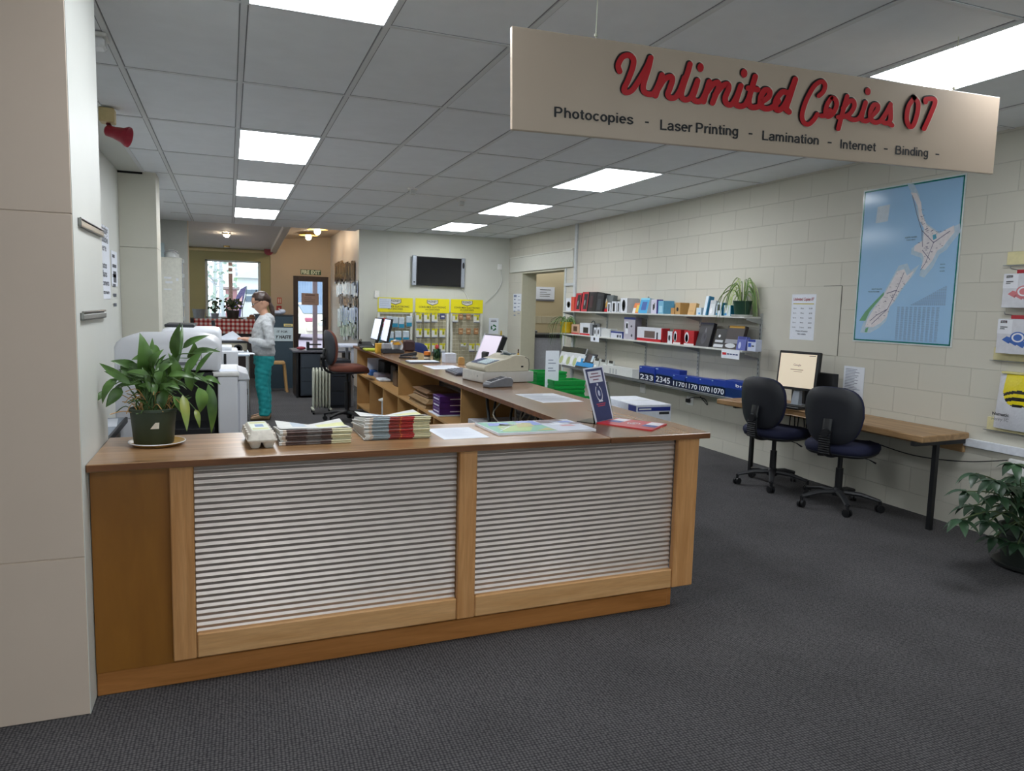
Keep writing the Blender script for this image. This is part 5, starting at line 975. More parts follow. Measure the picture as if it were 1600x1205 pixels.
# spider plants
def spider(pos, pot, name, lab, n, spread, seed, hang, tall, cols, tray=None):
    t = thing(name, lab, 'potted plant', pos); po = MB().lathe(pot[0], pos, 20).build('pot', mat(pot[1], .4), t, smooth=True, angle=30)
    if tray: MB().lathe(tray[0], pos, 20).build('saucer', mat(tray[1], .4), t, smooth=True)
    hgt = pot[0][-1][1]; r = random.Random(seed); M = [mat(c, .45, vary=.15, scale=15) for c in cols]
    for i in range(n):
        a = r.uniform(0, 2*math.pi); s = spread*r.uniform(.5, 1); up = tall*r.uniform(.3, 1); dn = hang*r.uniform(.2, 1); ca, sa = math.cos(a), math.sin(a)
        dx = ca*s if ca < 0 else ca*min(s, max(.02, XW-.03-pos.x))
        p0 = pos+Vector((ca*.02, sa*.02, hgt-.02)); pts = smoothpath([p0, pos+Vector((dx*.35, sa*s*.35, hgt+up)), pos+Vector((dx*.8, sa*s*.8, hgt+up*.7-dn*.2)), pos+Vector((dx, sa*s, hgt+up*.2-dn))], 4)
        MB().tube(pts, [.0048*math.sin(math.pi*(.15+.8*k/(len(pts)-1)))+.0008 for k in range(len(pts))], 6, flat=.25).build('leaf', M[i % len(M)], t, smooth=True, angle=80)
    return t
q = ax(1168, 486, 4.64); q.z = SH[0][0]+.018
spider(Vector((4.64, 5.84, q.z+.004)), ([(.055, 0), (.07, .005), (.088, .13), (.092, .135), (.092, .145), (.08, .145), (.075, .12), (0, .12)], '#17402e'), 'spider_plant', 'spider plant in a dark green pot at the right end of the top shelf', 36, .25, 4, .26, .24, ('#7f9a52', '#a8ba74', '#5f8040'), ([(.07, -.004), (.1, 0), (.105, .012), (.1, .012), (.07, .0)], '#d8dad6'))
spider(Vector((4.61, 9.72, SH[1][0]+.022)), ([(.06, 0), (.075, .004), (.098, .14), (.102, .142), (.102, .16), (.09, .16), (.085, .13), (0, .13)], '#d6b012'), 'spider_plant', 'spider plant in a yellow pot on the far left end of the middle shelf', 40, .32, 6, .36, .12, ('#47703a', '#6f9254', '#8aa868'))
# ---------------------------------------------------------------- desk with two swivel chairs
W_desk = wood('#8c6c48', '#b8946a', 'y', 1.0, .4, name='desk_wood')
t = thing('wall_desk', 'long timber plank desk on black steel legs along the block wall', 'desk', (4.5, 4.6, 0))
DZ = .668; de = [az(1110, 626, DZ), az(1430, 692, DZ)]
mb = MB().prism([(4.25, 3.45, DZ-.045), (XW-.002, 3.50, DZ-.045), (XW-.002, 5.52, DZ-.045), (4.12, 5.47, DZ-.045), (4.2, 5.1, DZ-.045), (4.31, 4.7, DZ-.045), (4.29, 4.1, DZ-.045)], (0, 0, .045), bev=.006); mb.build('tabletop', W_desk, t)
MB().box(XW-.03, XW-.002, 3.52, 5.5, DZ-.14, DZ-.045, .002).build('wall_batten', W_desk, t)
for y in (3.52, 5.38):
    MB().box(4.455, 4.485, y-.016, y+.016, 0, DZ-.075).build('leg', M_black, t); MB().box(4.25, XW-.03, y-.016, y+.016, DZ-.075, DZ-.045).build('bracket', M_black, t)
def office_chair(name, lab, col, back='#22242a', lift=0):
    t = thing(name, lab, 'office chair', (0, 0, 0)); fab = mat(col, .85, vary=.08, scale=80); pl = mat(back, .45)
    for k in range(5):
        a = math.radians(18+72*k); c, s = math.cos(a), math.sin(a)
        lg = MB().tube([(.03*c, .03*s, .12), (.16*c, .16*s, .115), (.29*c, .29*s, .085)], [.03, .024, .018], 8, flat=.7).build('base_leg', mat('#2a2b2e', .5), t, smooth=True, local=True)
        cs = MB(); Mw = Matrix.Rotation(a+.6, 3, 'Z') @ Matrix.Rotation(math.pi/2, 3, 'X'); pc_ = Vector((.29*c, .29*s, .0285))
        for sgn in (-1, 1): cs.lathe([(.012, -.009), (.0285, -.008), (.0285, .008), (.012, .009)], pc_+Vector((math.cos(a+.6+math.pi/2)*.014*sgn, math.sin(a+.6+math.pi/2)*.014*sgn, 0)), 14, M=Mw)
        cs.tube([pc_, pc_+Vector((0, 0, .06))], .012, 8); cs.build('castor', M_black, lg, smooth=True, local=True)
    MB().tube([(0, 0, .1), (0, 0, .3)], .027, 14).tube([(0, 0, .3), (0, 0, .42)], .018, 12).lathe([(.045, .09), (.05, .13), (.03, .15)], (0, 0, 0), 16).build('gas_column', M_black, t, smooth=True, local=True)
    mech = MB().box(-.09, .09, -.12, .1, .405, .435, .01); mech.tube([(.06, .02, .41), (.2, .02, .395), (.25, .02, .375)], [.006, .006, .012], 8, flat=.5); mech.tube([(-.09, -.05, .4), (-.15, -.05, .395)], .018, 10); mech.build('mechanism', M_black, t, smooth=True, local=True)
    def se(w, d, z, p=3.2, n=28): return [Vector((w*abs(math.cos(q))**(2/p)*(1 if math.cos(q) > 0 else -1), d*abs(math.sin(q))**(2/p)*(1 if math.sin(q) > 0 else -1)+.02, z)) for q in [2*math.pi*i/n for i in range(n)]]
    st = MB(); rings = [se(w*.245, w*.235, z) for w, z in ((.8, .43), (.96, .438), (1.0, .462), (.99, .488), (.93, .506), (.7, .514), (.3, .512))]
    for rg in rings:
        for v in rg:
            if v.y > .16: v.z -= (v.y-.16)*.35
    st.loft(rings); st.build('seat', fab, t, smooth=True, local=True, angle=60)
    MB().loft([se(.215, .205, .415), se(.235, .225, .432), se(.235, .225, .44)]).build('seat_shell', pl, t, smooth=True, local=True)
    def bk(w, h, y0_, crown=0, n=32):
        out = []
        for i in range(n):
            q = 2*math.pi*i/n; cx_, cz_ = math.cos(q), math.sin(q); pz_ = h*abs(cz_)**.62*(1 if cz_ > 0 else -1); wx = w*(1-.16*(pz_ < 0)*abs(pz_)/h)
            xx = wx*abs(cx_)**.62*(1 if cx_ > 0 else -1); out.append(Vector((xx, y0_+1.1*xx*xx-.12*pz_*(pz_ > 0)*.3-.06*pz_, .72+pz_)))
        return out
    bb = MB().loft([bk(.12, .115, -.262), bk(.19, .185, -.256), bk(.212, .21, -.238), bk(.207, .204, -.225)]); bb.build('back_shell', pl, t, smooth=True, local=True, angle=60)
    bb = MB().loft([bk(.207, .205, -.226), bk(.214, .212, -.208), bk(.195, .195, -.188), bk(.13, .14, -.178)]); bb.build('backrest', fab, t, smooth=True, local=True, angle=60)
    MB().tube(smoothpath([(0, -.05, .415), (0, -.2, .42), (0, -.27, .47), (0, -.285, .6), (0, -.27, .7)], 5), .034, 10, flat=.45).lathe([(.03, -.03), (.035, 0), (.03, .03)], (0, -.29, .6), 12, M=Matrix.Rotation(math.pi/2, 3, 'X')).build('back_support', M_black, t, smooth=True, local=True)
    bl2 = MB()
    for k in range(9): bl2.tube([(-.04, -.3-.002*k*(9-k)*.2, .45+.017*k), (.04, -.3-.002*k*(9-k)*.2, .45+.017*k)], .008, 6)
    bl2.build('bellows', M_black, t, smooth=True, local=True)
    if lift:
        for ch in t.children:
            if ch.name.split('.')[0] in ('mechanism', 'seat', 'seat_shell', 'back_shell', 'backrest', 'back_support', 'bellows'): ch.data.transform(Matrix.Translation(Vector((0, 0, lift))))
            elif ch.name.startswith('gas_column'):
                for v in ch.data.vertices:
                    if v.co.z > .2: v.co.z += lift
    return t
oc = office_chair('office_chair', 'dark navy swivel chair farther along the desk, facing the computer', '#1b1f3c'); oc['group'] = 'swivel chairs at the desk'
oc.location = (4.28, 4.87, 0); oc.rotation_euler = (0, 0, math.radians(-78))
copy_tree(oc, (4.30, 4.17, 0), math.radians(-68), 'dark navy swivel chair nearer the front, at the empty part of the desk')
# desktop computer things
mp = Vector((4.50, 4.90, DZ)); t = thing('desktop_monitor', 'black framed monitor with a cream search page on the timber desk', 'monitor', mp)
Mm = frame_at(mp, .25) @ Matrix.Translation(Vector((0, 0, .14))) @ Matrix.Rotation(.10, 4, 'Y')
MB().box(-.02, .03, -.19, .19, 0, .33, .006, M=Mm).build('housing', M_black, t)
mb = MB().box(-.0225, -.02, -.17, .17, .022, .308, M=Mm); R3 = Mm.to_3x3(); so = Mm @ Vector((-.0225, 0, .165))
mb.text('Google', so+R3 @ Z*.04, -(R3 @ Y), R3 @ Z, .07, .018, 1, .0, align='C', lift=.0006); mb.rect(so, -(R3 @ Y), R3 @ Z, -.06, .06, .005, .011, 2); mb.rect(so, -(R3 @ Y), R3 @ Z, -.03, .05, -.01, -.006, 2); mb.rect(so, -(R3 @ Y), R3 @ Z, .1, .16, .128, .134, 1)
mb.build('screen', [mat('#d9cbb4', .3, emit=.52, vary=0, name='warm_screen'), mat('#54504c', .4, vary=0), mat('#a8977e', .4, vary=0)], t)
MB().hexa([Mm @ Vector(p) for p in ((.0, -.035, -.14), (.06, -.035, -.14), (.06, .035, -.14), (.0, .035, -.14), (.02, -.025, .06), (.05, -.025, .06), (.05, .025, .06), (.02, .025, .06))]).lathe([(.1, 0), (.1, .008), (.06, .018)], mp+Vector((.03, 0, 0)), 24).build('stand', mat('#a4abb4', .4, .2), t)
box_at('mini_computer', 'slim black computer standing on the desk behind the monitor', 'computer', 4.62, 4.68, 4.62, 4.82, DZ, DZ+.3, M_black); box_at('speaker_box', 'black box on the desk under the monitor', 'box', 4.6, 4.72, 4.9, 5.06, DZ, DZ+.15, M_black)
Mk = frame_at((4.36, 4.9, DZ), 1.75); t = thing('keyboard', 'black keyboard on the timber desk before the monitor', 'keyboard', (4.36, 4.9, DZ))
MB().box(-.22, .22, -.075, .075, 0, .02, .004, M=Mk).build('body', M_black, t)
mb = MB()
for i in range(15):
    for j in range(5): mb.box(-.21+.028*i, -.187+.028*i, -.065+.026*j, -.045+.026*j, .02, .026, M=Mk)
mb.build('keys', mat('#2c2d31', .5), t)
q = az(1256, 640, DZ); single(MB().ball(q+Vector((0, 0, .018)), .03, .045, .018), 'mouse', 'black mouse on the timber desk by the nearer chair', 'mouse', M_black, smooth=True)
r = random.Random(8)
for i in range(7):
    y = 4.35+.1*i; p0 = (4.55, y, DZ-.05); single(MB().tube(smoothpath([p0, (4.5+.05*r.random(), y-.05, DZ-.15-.05*r.random()), (4.55, y+.05, DZ-.2), (4.6, y+.1, DZ-.08)], 5), .005, 6), 'cable', 'black cable bunched under the desk below the monitor', 'cable', M_black, 'cables under the desk', smooth=True)
single(MB().tube(smoothpath([(XW-.04, 4.3, DZ-.2), (XW-.04, 3.9, DZ-.235), (XW-.04, 3.5, DZ-.2), (XW-.04, 3.2, DZ-.13)], 6), .004, 6), 'cable', 'dark cable sagging along the wall under the desk end', 'cable', M_black, smooth=True)
# white cartons behind the counter corner
t = thing('printer_carton', 'large white carton with a blue band on the floor behind the counter corner', 'carton', (3.36, 5.6, 0))
ca = az(1001, 642, .42); cb_ = az(1050, 640, .42)
MB().box(3.19, 3.53, 5.3, 5.9, 0, .655, .004).build('box', mat('#d8dce4', .5), t)
mb = MB().rect((3.19, 5.3, .655), X, Z, .01, .33, -.055, -.02, 0, .001); mb.rect((3.19, 5.3, .655), X, Z, .02, .14, -.043, -.031, 1, .0016); mb.rect((3.19, 5.3, .655), X, Z, .22, .32, -.085, -.063, 2, .001); mb.rect((3.19, 5.9, .655), -Y, Z, .46, .59, -.06, -.01, 0, .001)
mb.build('printed_band', [mat('#23358a', .4, vary=0), M_white, M_dark], t); MB().box(3.2, 3.52, 5.58, 5.62, .6552, .6562).build('packing_tape', mat('#e9ecee', .3), t)
box_at('paper_carton', 'flatter white carton behind the banded one', 'carton', 3.0, 3.18, 5.55, 6.2, 0, .6, mat('#dfe4ea', .5))
# green crates with a paper sign
M_cr = mat('#129a42', .4)
def crate(loc, lab, h=.18):
    t = thing('crate', lab, 'crate', loc, 0, 'green plastic crates'); x, y, z = loc; W_c, D_c = .37, .29
    MB().box(x, x+W_c, y, y+D_c, z, z+.012).build('floor', M_cr, t)
    for a in ((x, x+W_c, y, y+.01), (x, x+W_c, y+D_c-.01, y+D_c), (x, x+.01, y+.01, y+D_c-.01), (x+W_c-.01, x+W_c, y+.01, y+D_c-.01)):
        m = MB().box(a[0]+.003, a[1]-.003, a[2]+.003, a[3]-.003, z+.012, z+h-.02)
        for zz in (.03, .075, .12): m.box(a[0]-.003, a[1]+.003, a[2]-.003, a[3]+.003, z+zz, z+zz+.022)
        m.box(a[0]-.005, a[1]+.005, a[2]-.005, a[3]+.005, z+h-.022, z+h-.001)
        m.build('side', M_cr, t)
    return t
rear = [crate((3.26, 7.62, .181*k), ('bottom green crate of the rear pile by the block wall', 'second green crate of the rear pile by the block wall', 'third green crate of the rear pile by the block wall', 'top green crate of the rear pile, behind the paper sign')[k]) for k in range(4)]
for k in range(4): crate((3.3, 7.22, .166*k), ('lowest green crate of the front pile', 'second green crate of the front pile', 'third green crate of the front pile', 'top green crate of the front pile, holding the paper sign')[k], .165)
for k in range(3): crate((3.5, 6.86, .166*k), ('lowest green crate of the lower pile nearest the counter run', 'middle green crate of the lower pile nearest the counter run', 'top green crate of the lower pile nearest the counter run')[k], .165)
p0, p1 = ay(853, 548, 7.4), ay(874, 550, 7.4); zb3 = .66
mb = MB().box(p0.x, p1.x, 7.4, 7.402, zb3-.09, p0.z); o_ = Vector(((p0.x+p1.x)/2, 7.4, (p0.z+zb3)/2)); lines(mb, o_, X, Z, -.05, .05, .06, .035, 2, 1, .01); lines(mb, o_, X, Z, -.05, .05, -.03, .03, 2, 1, .01)
single(mb, 'paper_sign', 'white paper sign standing up from the green crates', 'notice', [M_paper, mat('#8f97aa', .6, vary=0)])
# corridor bench seen through the doorway
t = thing('corridor_bench', 'grey sided bench with a dark top in the corridor doorway', 'bench cabinet', (5.4, 12.2, 0))
MB().box(5.05, 5.8, 11.96, 12.6, 0, .93, .004).build('carcass', mat('#b5b9c2', .5), t); MB().box(5.03, 5.85, 11.93, 12.65, .93, .99, .006).build('worktop', M_dark, t)
a, b = ay(838, 448, 13.29), ay(866, 471, 13.29); mb = MB().box(a.x, b.x, 13.288, 13.292, b.z, a.z); o_ = Vector(((a.x+b.x)/2, 13.288, (a.z+b.z)/2)); w_ = (b.x-a.x)/2; h_ = (a.z-b.z)/2
mb.rect(o_, X, Z, -w_, w_, -h_, -h_*.75, 1); mb.rect(o_, X, Z, -w_*.6, w_*.6, h_*.55, h_*.65, 1, .001); lines(mb, o_, X, Z, -w_*.6, w_*.6, h_*.3, .04, 3, 1, .012)
single(mb, 'wall_poster', 'white and grey poster on the corridor wall beyond the doorway', 'poster', [M_paper, mat('#6a6c72', .6, vary=0)])
for i, (x, z) in enumerate(((5.12, 1.0), (5.5, .99))): single(MB().lathe([(.03, 0), (.035, .05), (.02, .06)], (x, 12.1, .991), 12) if i == 0 else MB().tube([(5.4, 12.1, 1.0), (5.6, 12.15, 1.0)], .009, 8), ('tap_cup', 'white_rod')[i], ('small grey cup on the corridor bench', 'short white rod lying on the corridor bench')[i], ('cup', 'rod')[i], (M_greyp, M_white)[i], smooth=True)
wallsheet('notice', 'pair of small white notices on the wall left of the doorway', 'notice', ((802, 459), (815, 459), (815, 486), (802, 486)), lambda m, o, x, y, w, h: (m.rect(o, x, y, -w*.85, -w*.2, h*.6, h*.85, 1), lines(m, o, x, y, -w*.8, -w*.2, h*.4, .07, 5, 1, .02), lines(m, o, x, y, w*.1, w*.8, h*.7, .06, 6, 1, .01)), [M_paper, mat('#7c88a8', .6, vary=0)])
# goods hanging near the right edge
M_strip = mat('#dcd3a2', .55)
def hang_rail(z, lab): 
    y1 = ax(1577 if z > 1.5 else 1570, 400, XW).y; t = thing('wall_strip', lab, 'display strip', (XW, y1, z)); MB().box(XW-.02, XW, 1.8, y1, z, z+.085, .003).build('strip', M_strip, t); MB().box(XW-.024, XW-.02, 1.8, y1+.02, z-.006, z, .001).build('rail', M_steel, t)
zA = ax(1590, 414, XW).z; hang_rail(zA, 'cream display strip at the top of the wall by the right edge'); zB = ax(1590, 565, XW).z; hang_rail(zB, 'cream display strip between the vacuum bag boxes and the yellow pack'); zC = ax(1590, 678, XW).z; hang_rail(zC, 'cream display strip behind the bottom of the yellow pack')
def bagbox(c4, lab, col, art):
    P = [ax(px, py, XW-.075) for px, py in c4]; y1, y0 = P[0].y, P[0].y-.24; zt, zb = P[0].z, P[1].z
    t = thing('vacuum_bag_box', lab, 'box', (XW-.04, (y0+y1)/2, zb), 0, 'vacuum bag boxes'); mb = MB().box(XW-.075, XW-.015, y0, y1, zb, zt, .002); o = Vector((XW-.075, (y0+y1)/2, (zt+zb)/2)); w, h = (y1-y0)/2, (zt-zb)/2
    mb.rect(o, -Y, Z, -w, -w*.2, h*.15, h*.95, 1); mb.rect(o, -Y, Z, -w*.85, -w*.5, h*.75, h*.9, 2); mb.text('Miele', o-Y*(-w*.8)+Z*(h*.78), -Y, Z, w*.26, h*.08, 1, .01, lift=.0014)
    mb.rect(o, -Y, Z, -w*.85, -w*.45, h*.5, h*.56, 4); mb.rect(o, -Y, Z, -w*.85, -w*.6, h*.4, h*.45, 4)
    for k in range(3): mb.face([o-Y*(a)+Z*b-X*.001 for a, b in ((-w*.7+.045*k, -h*.2-.012*k), (-w*.45+.045*k, h*.0-.012*k), (-w*.1+.045*k, -h*.1-.012*k), (-w*.3+.045*k, -h*.42-.012*k))], 3)
    oc_ = o-Y*(w*.15)+Z*(-h*.05)
    for rr_, mi, k in ((.05, 3, .0012), (.04, 1, .0016), (.028, 3, .002)): mb.face([oc_-X*k-Y*(rr_*math.cos(q*.35))+Z*(rr_*.75*math.sin(q*.35)) for q in range(18)], mi)
    mb.build('carton', [mat('#cfd0d6', .4), mat('#e2e4ea', .4, vary=0), mat('#a8222e', .4, vary=0), mat(col, .4, vary=.0), mat('#7a7e88', .5, vary=0)], t)
    MB().box(XW-.06, XW-.03, y0+.02, y1-.07, zt, zt+.025, .003).build('hang_tab', mat('#a3202c', .4), t); MB().tube([(XW-.09, y1-.05, zt+.03), (XW-.02, y1-.05, zt+.025)], .003, 6).tube([(XW-.09, y1-.05, zt+.03), (XW-.095, y1-.05, zt+.045)], .003, 6).build('hook', M_steel, t)
bagbox(((1569, 428), (1569, 481)), 'upper white vacuum bag box picturing red bags', '#d07a80', 0); bagbox(((1560, 498), (1560, 552)), 'lower white vacuum bag box picturing blue bags', '#3f68b4', 0)
P0, P1 = ax(1562, 582, XW-.05), ax(1551, 668, XW-.05); y1, zt, zb = P0.y+.01, P0.z, P1.z; t = thing('vacuum_bag_pack', 'white and yellow plastic pack of vacuum bags at the right edge', 'pack', (XW-.04, y1-.15, zb))
G_ = 64; mb = MB(); rr_ = random.Random(3); vv = []
for j in range(G_+1):
    row = []
    for i in range(G_+1):
        u, v = i/G_, j/G_; row.append(mb.bm.verts.new(Vector((XW-.02-.05*math.sin(math.pi*u)**.7*math.sin(math.pi*(.1+.85*v))**.5-.002*rr_.random(), y1+.02*(1-v)-.3*u, zb+(zt-zb)*v))))
    vv.append(row)
for j in range(G_):
    for i in range(G_):
        f = mb.bm.faces.new((vv[j][i], vv[j][i+1], vv[j+1][i+1], vv[j+1][i])); du, dv = ((i+.5)/G_-.56)*.3, ((j+.5)/G_-.74)*(zt-zb)
        if du*du+dv*dv < .118**2 or (abs(du) < .118 and dv > 0):
            q_ = dv+2.4*du*du+.03; f.material_index = 2 if (0 < q_ < .02 or -.045 < q_ < -.022 or q_ < -.07) else 1
for k, (s, m) in enumerate((('Numatic', 3), ('Henry 1C', 4))): mb.text(s, Vector((XW-.076, y1-.005, zb+(zt-zb)*(.24-.09*k))), -Y, Z, .11, .02, m, .03 if k == 0 else 0)
mb.build('bag', [mat('#d9dbe2', .25, vary=.04), mat('#e2d21a', .25, vary=.02), mat('#1d1c1a', .3), M_ink, M_inkgrey], t, smooth=True, angle=80); MB().box(XW-.05, XW-.015, y1-.28, y1-.02, zt-.005, zt+.01, .003).build('header', mat('#d8d090', .4), t)
# pot plant on the floor at the right edge
pp_ = Vector((4.38, 2.78, 0)); t = thing('umbrella_plant', 'leafy dark green umbrella plant in a dark pot at the right edge', 'potted plant', pp_)
MB().lathe([(.13, 0), (.14, .01), (.165, .2), (.175, .205), (.175, .24), (.16, .24), (.15, .2), (0, .2)], pp_, 24).build('pot', mat('#2b322d', .5), t, smooth=True, angle=30); MB().lathe([(.15, 0), (.19, .012), (.195, .03), (.18, .03), (.15, .012)], pp_+Vector((0, 0, .001)), 24).build('saucer', mat('#2a2c2a', .5), t, smooth=True)
M_ul = leaf_mat('#1f3524', '#3a5a3c', 'umbrella_leaf'); r = random.Random(12); stem = MB()
heads = [(1525, 740), (1512, 768), (1520, 790), (1502, 812), (1552, 750), (1585, 725), (1575, 760), (1560, 775), (1590, 780), (1545, 815), (1570, 800), (1595, 745), (1555, 840), (1580, 830), (1598, 810), (1565, 755), (1535, 800), (1590, 850)]
for i, (px, py) in enumerate(heads):
    c_ = ay(px, py, 2.78+r.uniform(-.15, .18)); c_.x = min(c_.x, XW-.14); root_ = pp_+Vector((r.uniform(-.06, .06), r.uniform(-.06, .06), .22))
    md = root_.lerp(c_, .55)+Vector((0, 0, .08)); stem.tube(smoothpath([root_, md, c_], 4), .004, 5)
    lf_ = MB(); n = 7; a0 = r.uniform(0, 6.28)
    for k in range(n):
        a = a0+2*math.pi*k/n; ln = r.uniform(.075, .12); tip = c_+Vector((ln*math.cos(a), ln*math.sin(a), -.03-.05*r.random())); tip.x = min(tip.x, XW-.01)
        leaf_mesh(lf_, c_, tip, .027, (0, 0, 1), .1, n=5)
    lf_.build('leaf_whorl', M_ul, t, smooth=True, angle=80)
for k in range(26):
    px, py = r.uniform(1560, 1640), r.uniform(745, 850); c_ = ay(px, py, 2.78+r.uniform(-.15, .2)); c_.x = min(c_.x, XW-.14); lf_ = MB(); a0 = r.uniform(0, 6.28)
    for q_ in range(6):
        a = a0+2*math.pi*q_/6; ln = r.uniform(.07, .11); tip = c_+Vector((ln*math.cos(a), ln*math.sin(a), -.02-.06*r.random())); tip.x = min(tip.x, XW-.01); leaf_mesh(lf_, c_, tip, .026, (0, 0, 1), .1, n=5)
    lf_.build('leaf_whorl', M_ul, t, smooth=True, angle=80); stem.tube(smoothpath([pp_+Vector((0, 0, .22)), (pp_+c_)/2+Vector((0, 0, .15)), c_], 3), .003, 4)
stem.build('stems', mat('#4a5a34', .6), t, smooth=True)
# ---------------------------------------------------------------- left side
sx_ = -.468
def pillar_rail(p4, lab):
    P = [ax(px, py, sx_) for px, py in p4]; y0, y1 = P[0].y, P[1].y; zt, zb = P[0].z, P[2].z; zt2 = P[1].z
    t = thing('wall_rail', lab, 'display rail', (sx_, (y0+y1)/2, zb))
    MB().box(sx_, sx_+.004, y0, y1, zb, zt, .001).build('back_plate', mat('#5c5c58', .4, .3), t)
    MB().box(sx_, sx_+.012, y0, y1, zb, zb+.006, .002).box(sx_+.009, sx_+.012, y0, y1, zb, zb+.02, .001).box(sx_, sx_+.011, y0, y0+.004, zb, zt).build('channel', mat('#8d8d88', .3, .5), t)
    MB().tube([(sx_+.007, y0+.01, zb+.028), (sx_+.007, y1+.01, zb+.028)], .0035, 8).build('rod', mat('#6f6c68', .35, .6), t, smooth=True)
pillar_rail(((121, 340), (157, 360), (121, 353)), 'upper grey display rail on the side of the front pillar'); pillar_rail(((125, 489), (161, 489), (126, 501)), 'lower grey display rail on the side of the front pillar')
def leftsheet(px0, px1, py0, py1, lab, draw):
    X_ = -.998; a, b = ax(px0, (py0+py1)/2, X_), ax(px1, (py0+py1)/2, X_); zt, zb = ax((px0+px1)/2, py0, X_).z, ax((px0+px1)/2, py1, X_).z
    y0, y1 = a.y, b.y; mb = MB().box(X_, X_+.002, y0, y1, zb, zt); draw(mb, Vector((X_+.002, (y0+y1)/2, (zt+zb)/2)), (y1-y0)/2, (zt-zb)/2)
    return single(mb, 'wall_notice', lab, 'notice', [M_paper, mat('#565b66', .6, vary=0)])
def d1(m, o, w, h):
    for k, (s, hh) in enumerate((('Laminating', .075), ('available', .06), ('here', .06), ('', 0), ('Photos', .055), ('Plans', .055), ('Documents', .05), ('and lots more', .035))):
        if s: m.text(s, o+Z*(h*.78-k*h*.235), Y, Z, w*1.5 if len(s) > 6 else w*.9, hh, 1, .02, align='C', lift=.001)
leftsheet(152, 171, 352, 467, 'tall white laminating notice with grey words on the left wall', d1)
leftsheet(174, 183, 393, 447, 'small framed white notice on the left wall by the pilaster', lambda m, o, w, h: (m.rect(o, Y, Z, -w*.5, w*.5, -h*.8, -h*.15, 1), lines(m, o, Y, Z, -w*.7, w*.7, h*.8, .09, 6, 1, .03)))
# siren horn under the soffit
Yh = 5.6; hp = ay(168, 185, Yh); t = thing('alarm_horn', 'red alarm horn on a cream block under the ceiling edge', 'alarm', hp)
MB().box(hp.x-.045, hp.x+.045, Yh-.05, Yh+.05, hp.z-.03, RH-.012, .005).build('mount', mat('#cdb988', .5), t)
a, b = ay(165, 203, Yh), ay(199, 214, Yh-.03); dq = (b-a).normalized(); Mh = dq.to_track_quat('Z', 'X').to_matrix(); ln = (b-a).length
MB().lathe([(.025, 0), (.036, .01), (.038, .06), (.04, ln*.45), (.05, ln*.8), (.066, ln), (.066, ln+.01), (.056, ln), (.035, ln*.7), (0, ln*.5)], a, 24, M=Mh).build('horn', mat('#a02438', .35, vary=.1), t, smooth=True); MB().tube([a+dq*.05, (hp.x, Yh, hp.z-.03)], .014, 8).build('bracket', mat('#5a1a24', .5), t)
t = thing('emergency_light', 'small white emergency light under the ceiling beside the front pillar', 'emergency light', az(150, 50, RH)); q = az(150, 52, RH)
MB().box(q.x-.07, q.x+.05, q.y-.06, q.y+.06, RH-.025, RH-.006, .004).build('base', M_white, t); MB().box(q.x-.05, q.x+.04, q.y-.05, q.y+.05, RH-.07, RH-.025, .01).build('cover', mat('#e8ecee', .2), t)
for i, (px, py) in enumerate(((645, 297), (721, 315))):
    q = az(px, py-3, RH); t = thing('ceiling_sensor', ('nearer', 'farther')[i]+' small white sensor on the ceiling left of the right light row', 'sensor', q, 0, 'ceiling sensors')
    MB().lathe([(.05, -.02), (.055, 0)], (q.x, q.y, RH), 16).build('base', M_white, t, smooth=True); MB().box(q.x-.03, q.x+.03, q.y-.03, q.y+.03, RH-.07, RH-.02, .008).build('head', mat('#d2d4d2', .5), t)
# grey desk by the pillar
t = thing('side_desk', 'grey topped desk with a black edge behind the front pillar', 'desk', (-.8, 4.3, 0))
MB().box(-.99, -.6, 3.5, 4.93, .69, .72, .003).build('tabletop', mat('#8b97a6', .4), t); MB().box(-.6, -.585, 3.5, 4.93, .688, .722, .002).build('edge_strip', M_black, t)
for y in (3.56, 4.87): MB().box(-.65, -.62, y-.015, y+.015, 0, .69).build('leg', M_steel, t); MB().box(-.97, -.94, y-.015, y+.015, 0, .69).build('leg', M_steel, t)
sheet('paper_sheet', 'white sheet on the grey desk behind the front pillar', 'paper', (-.74, 4.72), .25, .3, .1, .72)
# photocopiers
M_cop = mat('#dfe2e8', .4, vary=.02, scale=4); M_cop2 = mat('#c9ccd2', .45, vary=.02)
Yc = 5.0; X0, X1 = -.66, -.058; xf0, xf1 = -.075, .045
t = thing('photocopier', 'large white photocopier just behind the peace lily', 'photocopier', (-.3, 5.3, 0))
def sup(x0, x1, y0, y1, specs, n=6, rr=.03):
    rs = []
    for z, ins in specs:
        out = []
        for cx_, cy_, a0 in ((x1-ins-rr, y1-ins-rr, 0), (x0+ins+rr, y1-ins-rr, 90), (x0+ins+rr, y0+ins+rr, 180), (x1-ins-rr, y0+ins+rr, 270)):
            for k in range(n): a = math.radians(a0+90*k/(n-1)); out.append(Vector((cx_+rr*math.cos(a), cy_+rr*math.sin(a), z)))
        rs.append(out)
    return MB().loft(rs)
sup(X0, X1, Yc, 5.65, [(.995, .01), (1.005, 0), (1.14, 0), (1.17, .012), (1.195, .04), (1.215, .1), (1.22, .2)]).build('scanner_head', M_cop, t, smooth=True, angle=50)
MB().box(X0+.18, X1-.14, Yc-.004, Yc, 1.03, 1.05).box(X1-.145, X1-.14, Yc-.004, Yc, 1.05, 1.06).box(X1-.145, X1-.11, Yc-.004, Yc, 1.06, 1.063).box(X1-.113, X1-.11, Yc-.004, Yc, 1.06, 1.13).box(X1-.11, X1-.05, Yc-.004, Yc, 1.127, 1.13).build('panel_line', mat('#6b6e74', .6, vary=0), t)
MB().box(X0, -.43, Yc+.02, 5.65, .02, .99, .01).build('paper_bank', M_cop, t)
MB().box(-.66, -.435, Yc+.012, Yc+.02, .7, .9, .003).build('side_door', M_cop2, t)
